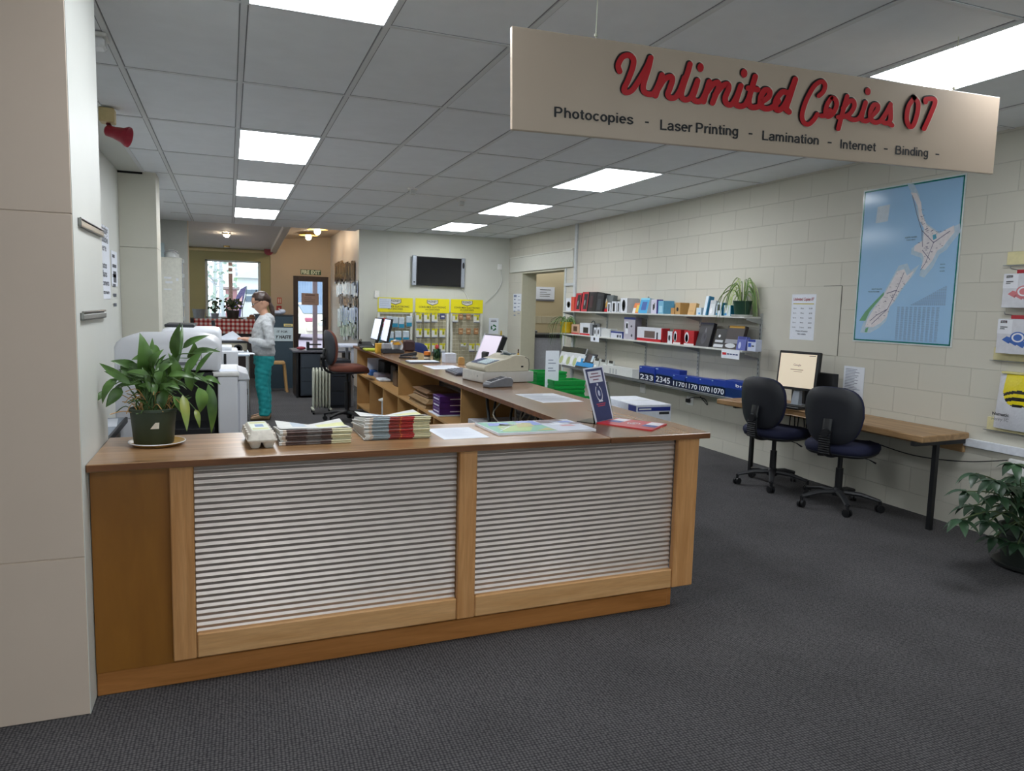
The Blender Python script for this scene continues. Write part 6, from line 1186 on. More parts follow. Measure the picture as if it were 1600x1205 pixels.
MB().box(-.43, xf0, Yc+.25, 5.65, .02, .99, .005).build('engine', M_black, t)
MB().box(-.36, -.1, Yc-.04, Yc+.25, .945, .985, .006).build('output_tray', M_black, t)
MB().box(-.44, -.1, Yc-.08, Yc+.25, .6, .64, .006).build('output_tray', mat('#202226', .4), t); MB().box(-.44, -.02, Yc-.12, Yc+.25, .42, .56, .01).build('output_tray', M_black, t)
MB().box(xf0, xf1, Yc, 5.6, .02, .955, .006).build('finisher', M_cop, t); MB().box(xf0-.16, xf1+.01, Yc-.01, 5.62, .955, .985, .008).build('finisher_top', M_white, t)
MB().box(xf1, xf1+.055, Yc+.03, 5.6, .02, .93, .012).build('front_door', M_cop, t); MB().box(xf1+.056, xf1+.06, Yc+.05, Yc+.25, .83, .87).build('door_slot', M_black, t); MB().hexa([(xf1+.0, Yc+.02, .93), (xf1+.075, Yc+.02, .93), (xf1+.075, 5.5, .93), (xf1, 5.5, .93), (xf1, Yc+.02, .99), (xf1+.06, Yc+.02, .97), (xf1+.06, 5.5, .97), (xf1, 5.5, .99)], bev=.005).build('control_panel', mat('#d3d6dc', .4), t)
p_ = (-.03, 5.06, .9855); sheet('paper_sheet', 'bright white sheet lying on top of the nearest photocopier finisher', 'paper', (-.02, 5.12), .12, .18, .2, .9855)
t = thing('photocopier', 'second white photocopier, standing behind the nearest one', 'photocopier', (-.4, 6.5, 0))
xa, xb = ay(250, 520, 6.3).x, ay(345, 520, 6.3).x; zt = ay(300, 513, 6.3).z
sup(xa, xb, 6.3, 6.95, [(.95, .01), (.97, 0), (zt-.04, 0), (zt-.01, .02), (zt, .06)]).build('scanner_head', M_cop, t, smooth=True, angle=50); MB().box(xa, xb-.08, 6.32, 6.95, .02, .95, .01).build('body', M_cop2, t); MB().box(xa+.02, xb-.2, 6.45, 6.9, zt, zt+.025, .005).build('lid_strip', M_dark, t)
t = thing('photocopier', 'third pale photocopier, beside the table where the woman works', 'photocopier', (-.1, 8.3, 0))
MB().box(-.35, .078, 8.0, 8.55, .02, .93, .012).build('body', M_cop, t); MB().box(-.06, -.035, 7.985, 8.0, .66, .9).build('paper_slot', M_black, t); MB().box(-.03, .06, 7.97, 8.0, .63, .68, .004).build('output_tray', M_dark, t); MB().box(-.3, .02, 8.05, 8.5, .93, .965, .006).build('lid', mat('#e2e6ec', .4), t)
# work table with papers and a guillotine
t = thing('work_table', 'glass topped work table with chrome legs in front of the woman', 'table', (-.05, 9.4, 0)); TZ = .825
MB().box(-.42, .215, 8.95, 9.85, TZ-.02, TZ, .003).build('tabletop', mat('#aab6c6', .15), t)
for x, y in ((.2, 9.0), (.2, 9.78), (-.38, 9.02), (-.38, 9.78)): MB().tube([(x, y, 0), (x, y, TZ-.02)], .015, 10).lathe([(.03, 0), (.03, .015)], (x, y, 0), 12).build('leg', M_chrome, t, smooth=True)
MB().tube([(.2, 9.02, .2), (-.38, 9.02, .34)], .008, 6).build('brace', M_dark, t)
sheet('paper_sheet', 'sheet of white paper on the work table by the woman', 'paper', (.16, 9.15), .21, .3, .1, TZ); sheet('paper_sheet', 'wide white sheet on the far side of the work table', 'paper', (.0, 9.45), .3, .25, -.1, TZ)
t = thing('guillotine', 'beige paper cutter at the back of the work table', 'paper cutter', (.05, 9.7, TZ)); MB().box(-.18, .2, 9.58, 9.82, TZ, TZ+.1, .006).build('bed', mat('#a8a08c', .5), t); MB().box(-.18, .2, 9.57, 9.6, TZ+.1, TZ+.125, .003).build('blade', M_dark, t); MB().tube([(-.17, 9.6, TZ+.1), (-.185, 9.55, TZ+.37)], .02, 8).build('handle', M_dark, t)
pa = [ay(*p, 9.7) for p in ((336, 521), (397, 522), (370, 506))]
single(MB().hexa([(pa[0].x, 9.6, TZ+.127), (.2, 9.6, TZ+.127), (.2, 9.8, TZ+.127), (pa[0].x, 9.8, TZ+.127), (pa[0].x, 9.6, TZ+.14), (.2, 9.6, TZ+.14), (.2, 9.8, TZ+.14), (pa[0].x, 9.8, TZ+.14)]), 'paper_pile', 'low pile of white paper lying on the paper cutter', 'paper', M_paper)
single(MB().prism([(pa[0].x+.01, 9.64, TZ+.141), (pa[1].x-.12, 9.64, TZ+.141), (pa[2].x-.05, 9.64, TZ+.245)], (0, .012, .0)), 'paper_sheet', 'white sheet folded into a tent above the paper cutter', 'paper', M_paper)
q = Vector((.09, 9.2, TZ)); t = thing('tape_dispenser', 'round black and white tape dispenser on the work table', 'tape dispenser', q); MB().lathe([(.05, -.02), (.05, .02), (.03, .02), (.03, -.02), (.05, -.02)], q+Vector((0, 0, .055)), 20, M=Matrix.Rotation(math.pi/2, 3, 'X')).build('tape_roll', M_black, t, smooth=True); MB().box(q.x-.07, q.x+.07, 9.17, 9.23, TZ, TZ+.03, .008).build('base', mat('#c9ccd0', .4), t)
# ---------------------------------------------------------------- the woman
def body_mesh(name, limbs, mats, parent, vox=.012, colour=None, smooth_it=6, noise=0):
    mb = MB()
    for pts in limbs:          # each limb: list of (point, rx, ry) rings along a chain
        n = 14; rings = []
        for i, (p, rx, ry) in enumerate(pts):
            a = pts[max(i-1, 0)][0]; b = pts[min(i+1, len(pts)-1)][0]; tn = (b-a).normalized(); sd = tn.cross(Y)
            sd = sd.normalized() if sd.length > .05 else X; dp = sd.cross(tn).normalized()
            rings.append([p+sd*(rx*math.cos(2*math.pi*k/n))+dp*(ry*math.sin(2*math.pi*k/n)) for k in range(n)])
        mb.loft(rings)
    o = mb.build(name, mats, None)
    md = o.modifiers.new('r', 'REMESH'); md.mode = 'VOXEL'; md.voxel_size = vox
    sm = o.modifiers.new('s', 'SMOOTH'); sm.iterations = smooth_it; sm.factor = .5
    bpy.context.view_layer.update(); dg = bpy.context.evaluated_depsgraph_get(); me = bpy.data.meshes.new_from_object(o.evaluated_get(dg)); old = o.data; o.modifiers.clear(); o.data = me; bpy.data.meshes.remove(old); me.name = name
    me.materials.clear()
    for m in mats: me.materials.append(m)
    if noise:
        r = random.Random(4)
        for v in me.vertices: v.co += v.normal*(noise*(math.sin(v.co.z*95+v.co.x*40)+math.sin(v.co.z*60-v.co.x*85+2)+.6*math.sin(v.co.z*140+v.co.y*90)))
    me.polygons.foreach_set('use_smooth', [True]*len(me.polygons))
    if colour:
        for p in me.polygons: p.material_index = colour(p.center)
    me.transform(Matrix.Translation(-parent.location)); o.parent = parent; return o
YW = 9.4; J = lambda px, py, dy=0: ay(px, py, YW)+Vector((0, dy, 0))
wo = thing('person', 'woman in a grey hooded jumper and turquoise trousers working at the table', 'person', (.37, YW, 0))
skin = mat('#c99a80', .5, vary=.05); hood = mat('#b3b6b8', .85, vary=.12, scale=50); teal = mat('#1c9a9c', .75, vary=.1, scale=12); hairm = mat('#3a2a22', .45, vary=.25, scale=40); shoe = mat('#8d7556', .6, vary=.1)
hd = J(407, 472); fw = Vector((-.87, 0, -.5)).normalized()      # looking down to the left
Mhd = Matrix((Vector((fw.x, 0, fw.z)), Vector((0, 1, 0)), Vector((.5*-1*-1*-1, 0, .87)))).transposed()
Mhd = Matrix(((fw.x, 0, -fw.z*-1*-1*-1), (0, 1, 0), (fw.z, 0, -fw.x))) ; Mhd = Matrix(((-.87, 0, -.5), (0, -1, 0), (-.5, 0, .87)))
H3 = lambda x, y, z: hd+Mhd @ Vector((x, y, z))
sh = .155
limbs = [[(J(414, 560), .08, .12), (J(413, 545), .085, .12), (J(412, 522), .09, .12), (J(413, 506), .085, .1), (J(414, 498), .055, .07), (J(413, 490), .05, .052), (J(410, 482), .048, .05), (H3(-.01, 0, -.02), .05, .05)],
  [(H3(.0, 0, -.1), .055, .04), (H3(.01, 0, -.075), .085, .06), (H3(.0, 0, -.02), .098, .072), (H3(-.005, 0, .04), .1, .076), (H3(-.01, 0, .085), .075, .06), (H3(-.01, 0, .105), .03, .03)],
  [(H3(.085, 0, .015), .012, .014), (H3(.108, 0, -.012), .017, .016), (H3(.1, 0, -.025), .012, .014)], [(H3(.07, 0, -.05), .02, .026), (H3(.098, 0, -.054), .012, .02)], [(H3(.07, 0, -.088), .022, .026), (H3(.09, 0, -.09), .012, .016)]]
for s in (-1, 1):
    limbs.append([(H3(-.005, s*.072, .01), .016, .01), (H3(-.012, s*.083, .005), .022, .007), (H3(-.008, s*.075, -.022), .01, .008)])
    el, wr_, hn = J(421, 537, s*.235), J(390, 531, s*.15), J(383, 529.5, s*.11)
    limbs.append([(J(415, 507, s*.1), .03, .03), (J(418, 520, s*.2), .028, .028), (el, .026, .026), (el.lerp(wr_, .5), .028, .028), (wr_, .026, .028), (hn, .018, .034), (hn+Vector((-.03, -s*.01, 0)), .016, .038)])
    for k in range(4):
        b0 = hn+Vector((-.035, -s*.01+(k-1.5)*.018, .004)); L_ = (.05, .06, .056, .042)[k]
        limbs.append([(b0, .009, .009), (b0+Vector((-L_*.6, -s*.004, .004)), .0085, .0085), (b0+Vector((-L_*.95, -s*.006, -.014)), .0075, .0075)])
    limbs.append([(hn+Vector((.0, -s*.035, .0)), .011, .011), (hn+Vector((-.03, -s*.06, .006)), .0095, .0095), (hn+Vector((-.055, -s*.058, .0)), .008, .008)])
    hx = .004*s
    limbs.append([(J(413, 560, s*.07), .07, .07), (J(411+s*1.5, 590, s*.085), .06, .06), (J(411+s*2, 605, s*.09), .055, .055), (J(414+s*1.5, 625, s*.09), .05, .05), (J(414+s*1.5, 648, s*.09), .036, .036)])
    an = J(414+s*1.5, 649, s*.09); limbs.append([(Vector((an.x+.045, an.y, .045)), .035, .034), (Vector((an.x, an.y, .045)), .038, .036), (Vector((an.x-.08, an.y, .032)), .026, .04), (Vector((an.x-.15, an.y, .025)), .018, .032)])
body_mesh('body', limbs, [skin], wo, .009, None, 4)
hl = [[(J(413.5, 556), .118, .165), (J(413.5, 553), .13, .18), (J(412, 548), .135, .18), (J(410.5, 535), .135, .165), (J(411, 518), .13, .16), (J(412.5, 507), .112, .165), (J(414.5, 499), .09, .13), (J(415, 493), .068, .085)], [(J(412, 492), .03, .05), (J(418, 493.5), .045, .085), (J(423, 497), .045, .09), (J(426, 503), .035, .07), (J(427, 509), .012, .03)]]
for s in (-1, 1):
    el = J(421, 538, s*.24); hl.append([(J(415, 503, s*.12), .066, .07), (J(417, 511, s*.175), .064, .062), (J(420, 525, s*.215), .056, .054), (el, .054, .05)])
    hl.append([(el+Vector((.02, 0, .0)), .046, .044), (el, .054, .05), (el.lerp(J(390, 531, s*.15), .45), .05, .046), (J(395, 532, s*.165), .043, .04), (J(391.5, 531.3, s*.155), .032, .031), (J(388.5, 530.6, s*.145), .033, .032)])
body_mesh('hooded_jumper', hl, [hood], wo, .009, None, 3, .0014)
tl_ = [[(J(413, 550), .115, .165), (J(412.5, 560), .125, .175), (J(412, 570), .115, .165)]]
for s in (-1, 1): tl_.append([(J(413, 558, s*.075), .105, .095), (J(411+s*1.5, 580, s*.085), .092, .088), (J(411+s*2.5, 600, s*.09), .076, .072), (J(414+s*2, 622, s*.09), .07, .064), (J(414.5+s*1.5, 640, s*.09), .066, .058), (J(414.5+s*1.5, 648, s*.09), .068, .06)])
body_mesh('trousers', tl_, [teal], wo, .01, None, 3, .0018)
for s in (-1, 1):
    an = J(414+s*1.5, 649, s*.09); m = MB(); rg = []
    for x, rx, zt in ((.065, .02, .05), (.05, .038, .075), (-.01, .042, .085), (-.07, .046, .06), (-.13, .042, .045), (-.17, .022, .035)): rg.append([Vector((an.x+x, an.y+rx*math.cos(q*math.pi/6), max(.004, zt*.5+zt*.5*math.sin(q*math.pi/6)))) for q in range(12)])
    m.loft(rg); m.build('shoe', shoe, wo, smooth=True)
hm = [[(H3(.045, 0, .078), .02, .045), (H3(.02, 0, .07), .06, .07), (H3(-.02, 0, .055), .078, .08), (H3(-.06, 0, .03), .075, .08), (H3(-.09, 0, -.01), .05, .066), (H3(-.1, 0, -.04), .03, .045)], [(H3(.05, 0, .088), .016, .04), (H3(.01, 0, .106), .026, .055), (H3(-.05, 0, .095), .026, .055)],
      [(H3(-.1, 0, .0), .03, .03), (J(421.5, 474), .024, .024), (J(424.5, 481), .032, .032), (J(426.5, 491), .026, .028), (J(428, 500), .01, .012)]]
for s in (-1, 1): hm.append([(H3(.045, s*.06, .06), .016, .012), (H3(.0, s*.076, .045), .034, .012), (H3(-.045, s*.076, .02), .036, .014)])
body_mesh('hair', hm, [hairm], wo, .008, None, 4, .0012)
g_ = MB()
for s in (-1, 1): g_.tube([H3(.098, s*.032, .01)+Mhd @ Vector((0, .024*math.cos(k*.5236), .017*math.sin(k*.5236))) for k in range(13)], .0022, 5); g_.tube([H3(.098, s*.056, .014), H3(.0, s*.079, .014)], .0022, 5)
g_.tube([H3(.1, -.008, .012), H3(.1, .008, .012)], .0022, 5); g_.build('glasses', M_dark, wo)
for s in (-1, 1): MB().ball(H3(.082, s*.03, .012), .011, .014, .009, 10, 6).build('eye', mat('#e6e0da', .3), wo, smooth=True)
MB().ball(H3(.093, 0, -.056), .009, .021, .006, 10, 6).build('mouth', mat('#a8615a', .5), wo, smooth=True)
# ---------------------------------------------------------------- cabinet in the alcove
t = thing('tall_cabinet', 'tall off white cabinet in the alcove with torn labels', 'cabinet', (-.83, 12.6, 0)); zc = 2.07
MB().box(-.99, -.67, 12.4, 12.93, .0, zc, .005).build('carcass', mat('#d6d6cc', .5), t); MB().box(-.985, -.69, 12.385, 12.4, .05, zc-.02, .004).build('door', mat('#d9d9cf', .5), t)
for i in range(5): MB().box(-.668, -.64, 12.43, 12.5, zc-.08-.22*i, zc-.02-.22*i, .004).build('hinge', mat('#c4c8ca', .3, .6), t)
MB().box(-.67, -.655, 12.44, 12.48, .9, zc-.02, .002).build('hinge_strip', M_greyp, t)
for i, (px, py, w_, h_) in enumerate(((262, 434, .1, .03), (264, 441, .1, .035), (277, 437, .035, .04), (262, 452, .11, .02))): q = ay(px, py, 12.384); M = frame_at((0, 0, 0), 0); MB().box(q.x-w_/2, q.x+w_/2, 12.382, 12.385, q.z-h_/2, q.z+h_/2).build('label', mat('#e2e6ea', .6), t)
q = ay(265, 402, 12.6); t = thing('hard_hat', 'white coil or helmet lying on top of the tall cabinet', 'helmet', (q.x, 12.6, zc)); MB().lathe([(.13, 0), (.135, .01), (.11, .015), (.105, .06), (.08, .11), (.03, .13), (0, .132)], (q.x+.03, 12.62, zc), 20).build('shell', mat('#d3d5d3', .4), t, smooth=True); MB().tube([(q.x+.03+.1*math.cos(a*.5), 12.5, zc+.06+.05*math.sin(a*.5)) for a in range(8)], .008, 6).build('strap', M_greyp, t)
box_at('storage_tin', 'pale blue grey tin on the cabinet beside the helmet', 'tin', -.985, -.92, 12.5, 12.7, zc, zc+.22, mat('#9fb0b4', .4))
# ---------------------------------------------------------------- cafe end
yq = 14.4; xa, xb = ay(303, 498, yq).x, ay(406, 498, yq).x; zt, zb = ay(350, 499, yq).z, ay(350, 521, yq).z
t = thing('cafe_counter', 'dark counter below the far window', 'counter', (0, 14.9, 0)); MB().box(-1.6, .6, yq+.02, 15.3, 0, zt-.03, .004).build('body', mat('#3b3230', .6), t); MB().box(-1.65, .65, yq, 15.35, zt-.03, zt, .004).build('worktop', M_dark, t)
def gingham():
    m = bpy.data.materials.new('gingham'); m.use_nodes = True; nt = m.node_tree; L_ = nt.links.new; b = nt.nodes['Principled BSDF']; tc = nt.nodes.new('ShaderNodeTexCoord'); sp = nt.nodes.new('ShaderNodeSeparateXYZ'); L_(tc.outputs['Object'], sp.inputs[0]); outs = []
    for ch in ('X', 'Z'):
        f = nt.nodes.new('ShaderNodeMath'); f.operation = 'MULTIPLY'; f.inputs[1].default_value = 13; L_(sp.outputs[ch], f.inputs[0]); g = nt.nodes.new('ShaderNodeMath'); g.operation = 'FRACT'; L_(f.outputs[0], g.inputs[0]); h = nt.nodes.new('ShaderNodeMath'); h.operation = 'GREATER_THAN'; h.inputs[1].default_value = .5; L_(g.outputs[0], h.inputs[0]); outs.append(h)
    a = nt.nodes.new('ShaderNodeMath'); a.operation = 'ADD'; L_(outs[0].outputs[0], a.inputs[0]); L_(outs[1].outputs[0], a.inputs[1]); d = nt.nodes.new('ShaderNodeMath'); d.operation = 'MULTIPLY'; d.inputs[1].default_value = .5; L_(a.outputs[0], d.inputs[0])
    r = nt.nodes.new('ShaderNodeValToRGB'); r.color_ramp.interpolation = 'CONSTANT'; e = r.color_ramp.elements; e[0].color = srgb('#ded2cc'); e[1].position = .4; e[1].color = srgb('#c06a62'); e.new(.8).color = srgb('#8e1f24'); L_(d.outputs[0], r.inputs[0]); L_(r.outputs[0], b.inputs['Base Color']); b.inputs['Roughness'].default_value = .85; return m
mb = MB(); n = 40; top, bot = [], []
for i in range(n+1):
    x = xa+(xb-xa)*i/n; w_ = .012*math.sin(i*1.3); top.append(mb.bm.verts.new((x, yq-.015, zt+.004))); bot.append(mb.bm.verts.new((x, yq-.03+w_, zb)))
bk_ = [mb.bm.verts.new((v.co.x, yq+.1, zt+.004)) for v in top]
for i in range(n): mb.bm.faces.new((bot[i], bot[i+1], top[i+1], top[i])); mb.bm.faces.new((top[i], top[i+1], bk_[i+1], bk_[i]))
single(mb, 'gingham_cloth', 'red and white checked cloth hanging over the dark cafe counter', 'tablecloth', gingham(), smooth=True)
def bush(px, pyb, yq_, rad, hgt, lab, n, seed, potc, pr_, ph):
    p = ay(px, pyb, yq_); p.z = zt+.004 if p.z < zt+.05 else p.z; t = thing('potted_plant', lab, 'potted plant', p); MB().lathe([(pr_*.8, 0), (pr_, ph), (pr_*.9, ph), (0, ph*.9)], p, 16).build('pot', mat(potc, .5), t, smooth=True, angle=30); r = random.Random(seed); m = MB()
    for i in range(n):
        a = r.uniform(0, 6.28); rr_ = rad*r.uniform(.1, 1); c = p+Vector((rr_*math.cos(a), rr_*.7*math.sin(a), ph+hgt*r.uniform(.1, 1))); leaf_mesh(m, c, c+Vector((r.uniform(-.08, .08), r.uniform(-.04, .04), r.uniform(-.05, .04))), .028, (r.uniform(-1, 1), -1, .6), .1, n=4)
    for i in range(6): a = r.uniform(0, 6.28); m.tube([p+Vector((0, 0, ph*.9)), p+Vector((rad*.5*math.cos(a), rad*.4*math.sin(a), ph+hgt*.8))], .004, 5)
    m.build('foliage', mat('#33402a', .5, vary=.3, scale=20), t, smooth=True, angle=80)
bush(336, 497, 14.6, .085, .26, 'small spindly plant on the cafe counter, left of the bigger pot', 36, 1, '#767c86', .07, .1); bush(364, 497, 14.75, .17, .2, 'dark leafy pot plant in front of the far window', 90, 2, '#2a2622', .12, .16)
single(MB().lathe([(.16, 0), (.22, .03), (.2, .03), (.15, .01), (0, .01)], ay(363, 499, 14.62)*1 - Z*0, 20), 'plant_tray', 'brown tray beneath the leafy plant at the far window', 'tray', mat('#5a3a2a', .5), smooth=True)
q = ay(397, 495, 14.6); single(MB().box(q.x-.13, q.x+.15, 14.5, 14.75, zt, zt+.05, .01).ball((q.x-.04, 14.6, zt+.06), .05, .05, .035, 10, 6).ball((q.x+.06, 14.6, zt+.06), .05, .05, .035, 10, 6), 'baking_tray', 'tray of small orange brown buns beyond the woman', 'tray', mat('#7a5434', .5, vary=.3, scale=12)); q = ay(311, 490, 14.9); single(MB().lathe([(.09, 0), (.12, .17), (.11, .17), (.08, .02), (0, .02)], (q.x, 14.9, zt+.001), 20), 'planter', 'grey planter on the counter at the left of the far window', 'planter', mat('#8d8f92', .5), smooth=True)
# dark partition with the slogan board
yd_ = 12.72; a, b = ay(425, 495, yd_).x, ay(458, 495, yd_).x; zt_ = ay(445, 494, yd_).z
t = thing('dark_partition', 'dark blue grey partition right of the woman with a slogan board', 'partition', ((a+b)/2, yd_+.1, 0)); MB().box(a-.25, b, yd_, yd_+.55, 0, zt_, .004).build('panel', mat('#2b3d48', .6), t); MB().box(a-.27, b+.01, yd_-.01, yd_+.57, zt_, zt_+.02, .003).build('top_edge', M_dark, t)
z1_, z2_ = ay(440, 512, yd_).z, ay(440, 533, yd_).z; mb = MB().box(a-.22, b-.005, yd_-.012, yd_, z2_, z1_, .001)
mb.text('IT FOR', Vector((b-.09, yd_-.013, z1_-.085)), X, Z, .17, .036, 1, .02, align='R', lift=.001); mb.text('Y HASTE', Vector((b-.03, yd_-.013, z2_+.045)), X, Z, .25, .05, 1, .04, .25, 'R', .001); sb_ = mb.build('slogan_board', [mat('#b4c2c6', .5), M_ink], t)
mb = MB().box(b-.15, b-.005, yd_-.008, yd_, z1_+.02, z1_+.065, .001); mb.rect(Vector((b-.08, yd_-.008, z1_+.042)), X, Z, -.05, .05, -.006, .006, 1); mb.build('yellow_plate', [mat('#d8c478', .5), M_inkgrey], t)
q = ay(435, 494, 12.9); single(MB().ball((q.x, 12.95, zt_+.055), .11, .06, .035, 12, 7).ball((q.x+.06, 12.93, zt_+.075), .06, .05, .04, 10, 6), 'folded_bag', 'white and blue bag lying on top of the dark partition', 'bag', mat('#c9cedd', .5, vary=.25, scale=14), smooth=True)
t = thing('stool', 'pale wooden stool leg frame in front of the dark partition', 'stool', (.83, 12.2, 0)); sx0, sx1 = ay(425, 566, 12.2).x, ay(444, 566, 12.2).x; sz = ay(430, 565, 12.2).z
W_st = wood('#b98f58', '#d0a870', 'z', 1, .5, name='stool_wood'); MB().box(sx0-.2, sx1+.01, 12.1, 12.4, sz-.04, sz, .006).build('seat', W_st, t)
for x, y in ((sx1, 12.14), (sx1, 12.36), (sx0-.18, 12.14), (sx0-.18, 12.36)): MB().tube([(x, y, sz-.04), (x+(.04 if x == sx1 else -.03), y, 0)], .02, 8).build('leg', W_st, t)
# wall marks on the tan wall
def tansheet(name, lab, cat, px0, px1, py0, py1, cols, draw=None):
    p, q_ = ay(px0, py0, YF-.022), ay(px1, py1, YF-.022); mb = MB().box(p.x, q_.x, YF-.026, YF-.021, q_.z, p.z); 
    if draw: draw(mb, Vector(((p.x+q_.x)/2, YF-.026, (p.z+q_.z)/2)), (q_.x-p.x)/2, (p.z-q_.z)/2)
    return single(mb, name, lab, cat, [mat(c, .5, vary=0) for c in cols])
tansheet('fire_exit_sign', 'green FIRE EXIT sign above the far door', 'sign', 469.5, 501.5, 421, 430, ['#24583a', '#e2ecd4'], lambda m, o, w, h: m.text('FIRE EXIT', o-Z*h*.74, X, Z, w*1.86, h*1.48, 1, .05, align='C', lift=.001))
tansheet('fire_notice', 'upper small red and white fire notice on the tan wall', 'notice', 433, 440, 465, 475, ['#c9503c', '#e2c4b0'], lambda m, o, w, h: (m.rect(o, X, Z, -w*.7, -w*.1, -h*.7, h*.7, 1), m.rect(o, X, Z, w*.15, w*.7, -h*.7, h*.7, 1)))
tansheet('fire_call_point', 'lower small red fire call point on the tan wall', 'fire alarm', 432, 440, 478, 487, ['#b02a22', '#e2c4b0'], lambda m, o, w, h: m.rect(o, X, Z, -w*.4, w*.4, -h*.3, h*.3, 1))
q = ay(419, 393, YF-.05); t = thing('fire_bell', 'round red fire bell at the top of the beam end', 'fire bell', q); MB().lathe([(.09, .06), (.085, 0), (.06, -.03), (0, -.04)], q-Vector((0, .1, 0)), 22, M=Matrix.Rotation(-math.pi/2, 3, 'X') @ Matrix.Diagonal((1, 1, -1))).build('gong', mat('#8e1f2c', .4), t, smooth=True); MB().box(q.x-.05, q.x+.05, q.y-.06, YF, q.z-.05, q.z+.05).build('mount', mat('#701822', .5), t)
p, q_ = ay(471, 458, YF-.01), ay(498, 477, YF-.01); mb = MB().box(p.x, q_.x, YF-.012, YF-.004, q_.z, p.z, .001); o_ = Vector(((p.x+q_.x)/2, YF-.012, (p.z+q_.z)/2)); mb.rect(o_, X, Z, -.1, .1, .07, .1, 1, .001); lines(mb, o_, X, Z, -.12, .12, .03, .04, 3, 1, .012); single(mb, 'door_notice', 'pinkish paper notice taped across the glass of the far door', 'notice', [mat('#b39a94', .6), mat('#7d6a6a', .6, vary=0)])
# rows of packets hanging on the passage wall
rows = [(408, 441, 524, 552, ('#5a4636', '#77603f', '#3f352e', '#8d7350'), 'brown packet in the top row of the passage wall display'), (441, 463, 527, 560, ('#c9d0de', '#9aa6c0', '#8a7c78', '#dfe3ec'), 'silvery packet in the second row of the passage wall display'),
        (461, 480, 530, 560, ('#9c8264', '#7e6a58', '#c0a582', '#58493f'), 'tan packet in the middle row of the passage wall display'), (479, 508, 529, 560, ('#5f7fc0', '#c9d2ea', '#8aa0d0', '#46598c'), 'blue and white packet in the fourth row of the passage wall display'), (506, 528, 533, 560, ('#dfe2e8', '#3a4254', '#b9bdc8', '#525a6c'), 'striped long packet in the lowest row of the passage wall display')]
r = random.Random(6); PX = 2.05
for ya, yb2, xa_, xb_, cs, lab in rows:
    n = 13; ps = [xa_+(xb_-xa_)*i/(n-1) for i in range(n)]
    for i, px in enumerate(ps):
        p = ax(px, ya+r.uniform(-4, 6), PX-.03); p.y = max(p.y, 12.62); z0_ = ax(px, yb2+r.uniform(-6, 4), PX-.03).z; wd = .13+.1*r.random()
        mb = MB().box(PX-.034, PX-.022, p.y-wd/2, p.y+wd/2, z0_, p.z, .001); mb.rect(Vector((PX-.034, p.y, (z0_+p.z)/2)), -Y, Z, -wd*.3, wd*.3, -(p.z-z0_)*.3*r.random(), (p.z-z0_)*.35, 1, .001); mb.tube([(PX-.028, p.y, p.z-.01), (PX, p.y, p.z+.01)], .003, 5, mi=2)
        single(mb, 'hanging_packet', lab, 'packet', [mat(r.choice(cs), .25, vary=.1, scale=40), mat(r.choice(cs), .3, vary=.1), M_steel], 'packets on the passage wall')
# ---------------------------------------------------------------- back wall: television, stands
ty = YB-.07; P = [ay(*p, ty) for p in ((643.5, 399.5), (727, 403), (725.5, 449), (645, 447))]; x0_, x1_ = (P[0].x+P[3].x)/2, (P[1].x+P[2].x)/2; zt_, zb_ = (P[0].z+P[1].z)/2, (P[2].z+P[3].z)/2
t = thing('television', 'flat television with silver side bars on the back wall', 'television', ((x0_+x1_)/2, YB, zb_)); Mtv = Matrix.Translation(Vector(((x0_+x1_)/2, 0, (zt_+zb_)/2))) @ Matrix.Rotation(.012, 4, 'Y') @ Matrix.Translation(Vector((-(x0_+x1_)/2, 0, -(zt_+zb_)/2)))
MB().box(x0_+.05, x1_-.05, ty, YB-.01, zb_+.01, zt_-.01, .005, M=Mtv).build('housing', M_black, t); MB().box(x0_+.085, x1_-.075, ty-.004, ty, zb_+.025, zt_-.025, M=Mtv).build('screen', mat('#15161a', .12, vary=0), t)
M_sil = mat('#a9b0ba', .35, .3); MB().box(x0_, x0_+.07, ty-.012, ty+.05, zb_, zt_, .008, M=Mtv).build('side_bar', M_sil, t); MB().box(x1_-.065, x1_, ty-.012, ty+.05, zb_, zt_, .008, M=Mtv).build('side_bar', M_sil, t)
MB().ball(Mtv @ Vector((x1_-.033, ty-.012, zt_-.13)), .02, .006, .055, 14, 8).build('button_pad', M_black, t, smooth=True); MB().box(x0_+.02, x0_+.05, ty-.014, ty-.012, zb_+.05, zb_+.07, M=Mtv).build('logo_mark', M_black, t)
single(MB().tube(smoothpath([ay(722, 451, YB-.02), ay(729, 462, YB-.02), ay(733, 472, YB-.02)], 5), .008, 6), 'cable', 'white cable hanging from the television to the display stand', 'cable', M_white, smooth=True)
q = ay(782, 417, YB-.02); t = thing('wall_socket', 'small white socket high on the back wall right of the television', 'wall socket', q); MB().box(q.x-.05, q.x+.03, YB-.02, YB, q.z-.05, q.z+.05, .003).build('plate', M_white, t); MB().tube(smoothpath([q+Vector((.01, 0, -.05)), ay(784, 440, YB-.02), ay(775, 457, YB-.02), ay(758, 473, YB-.02)], 6), .006, 6).build('lead', mat('#cfd0cc', .5), t, smooth=True)
ysd = YB-.32
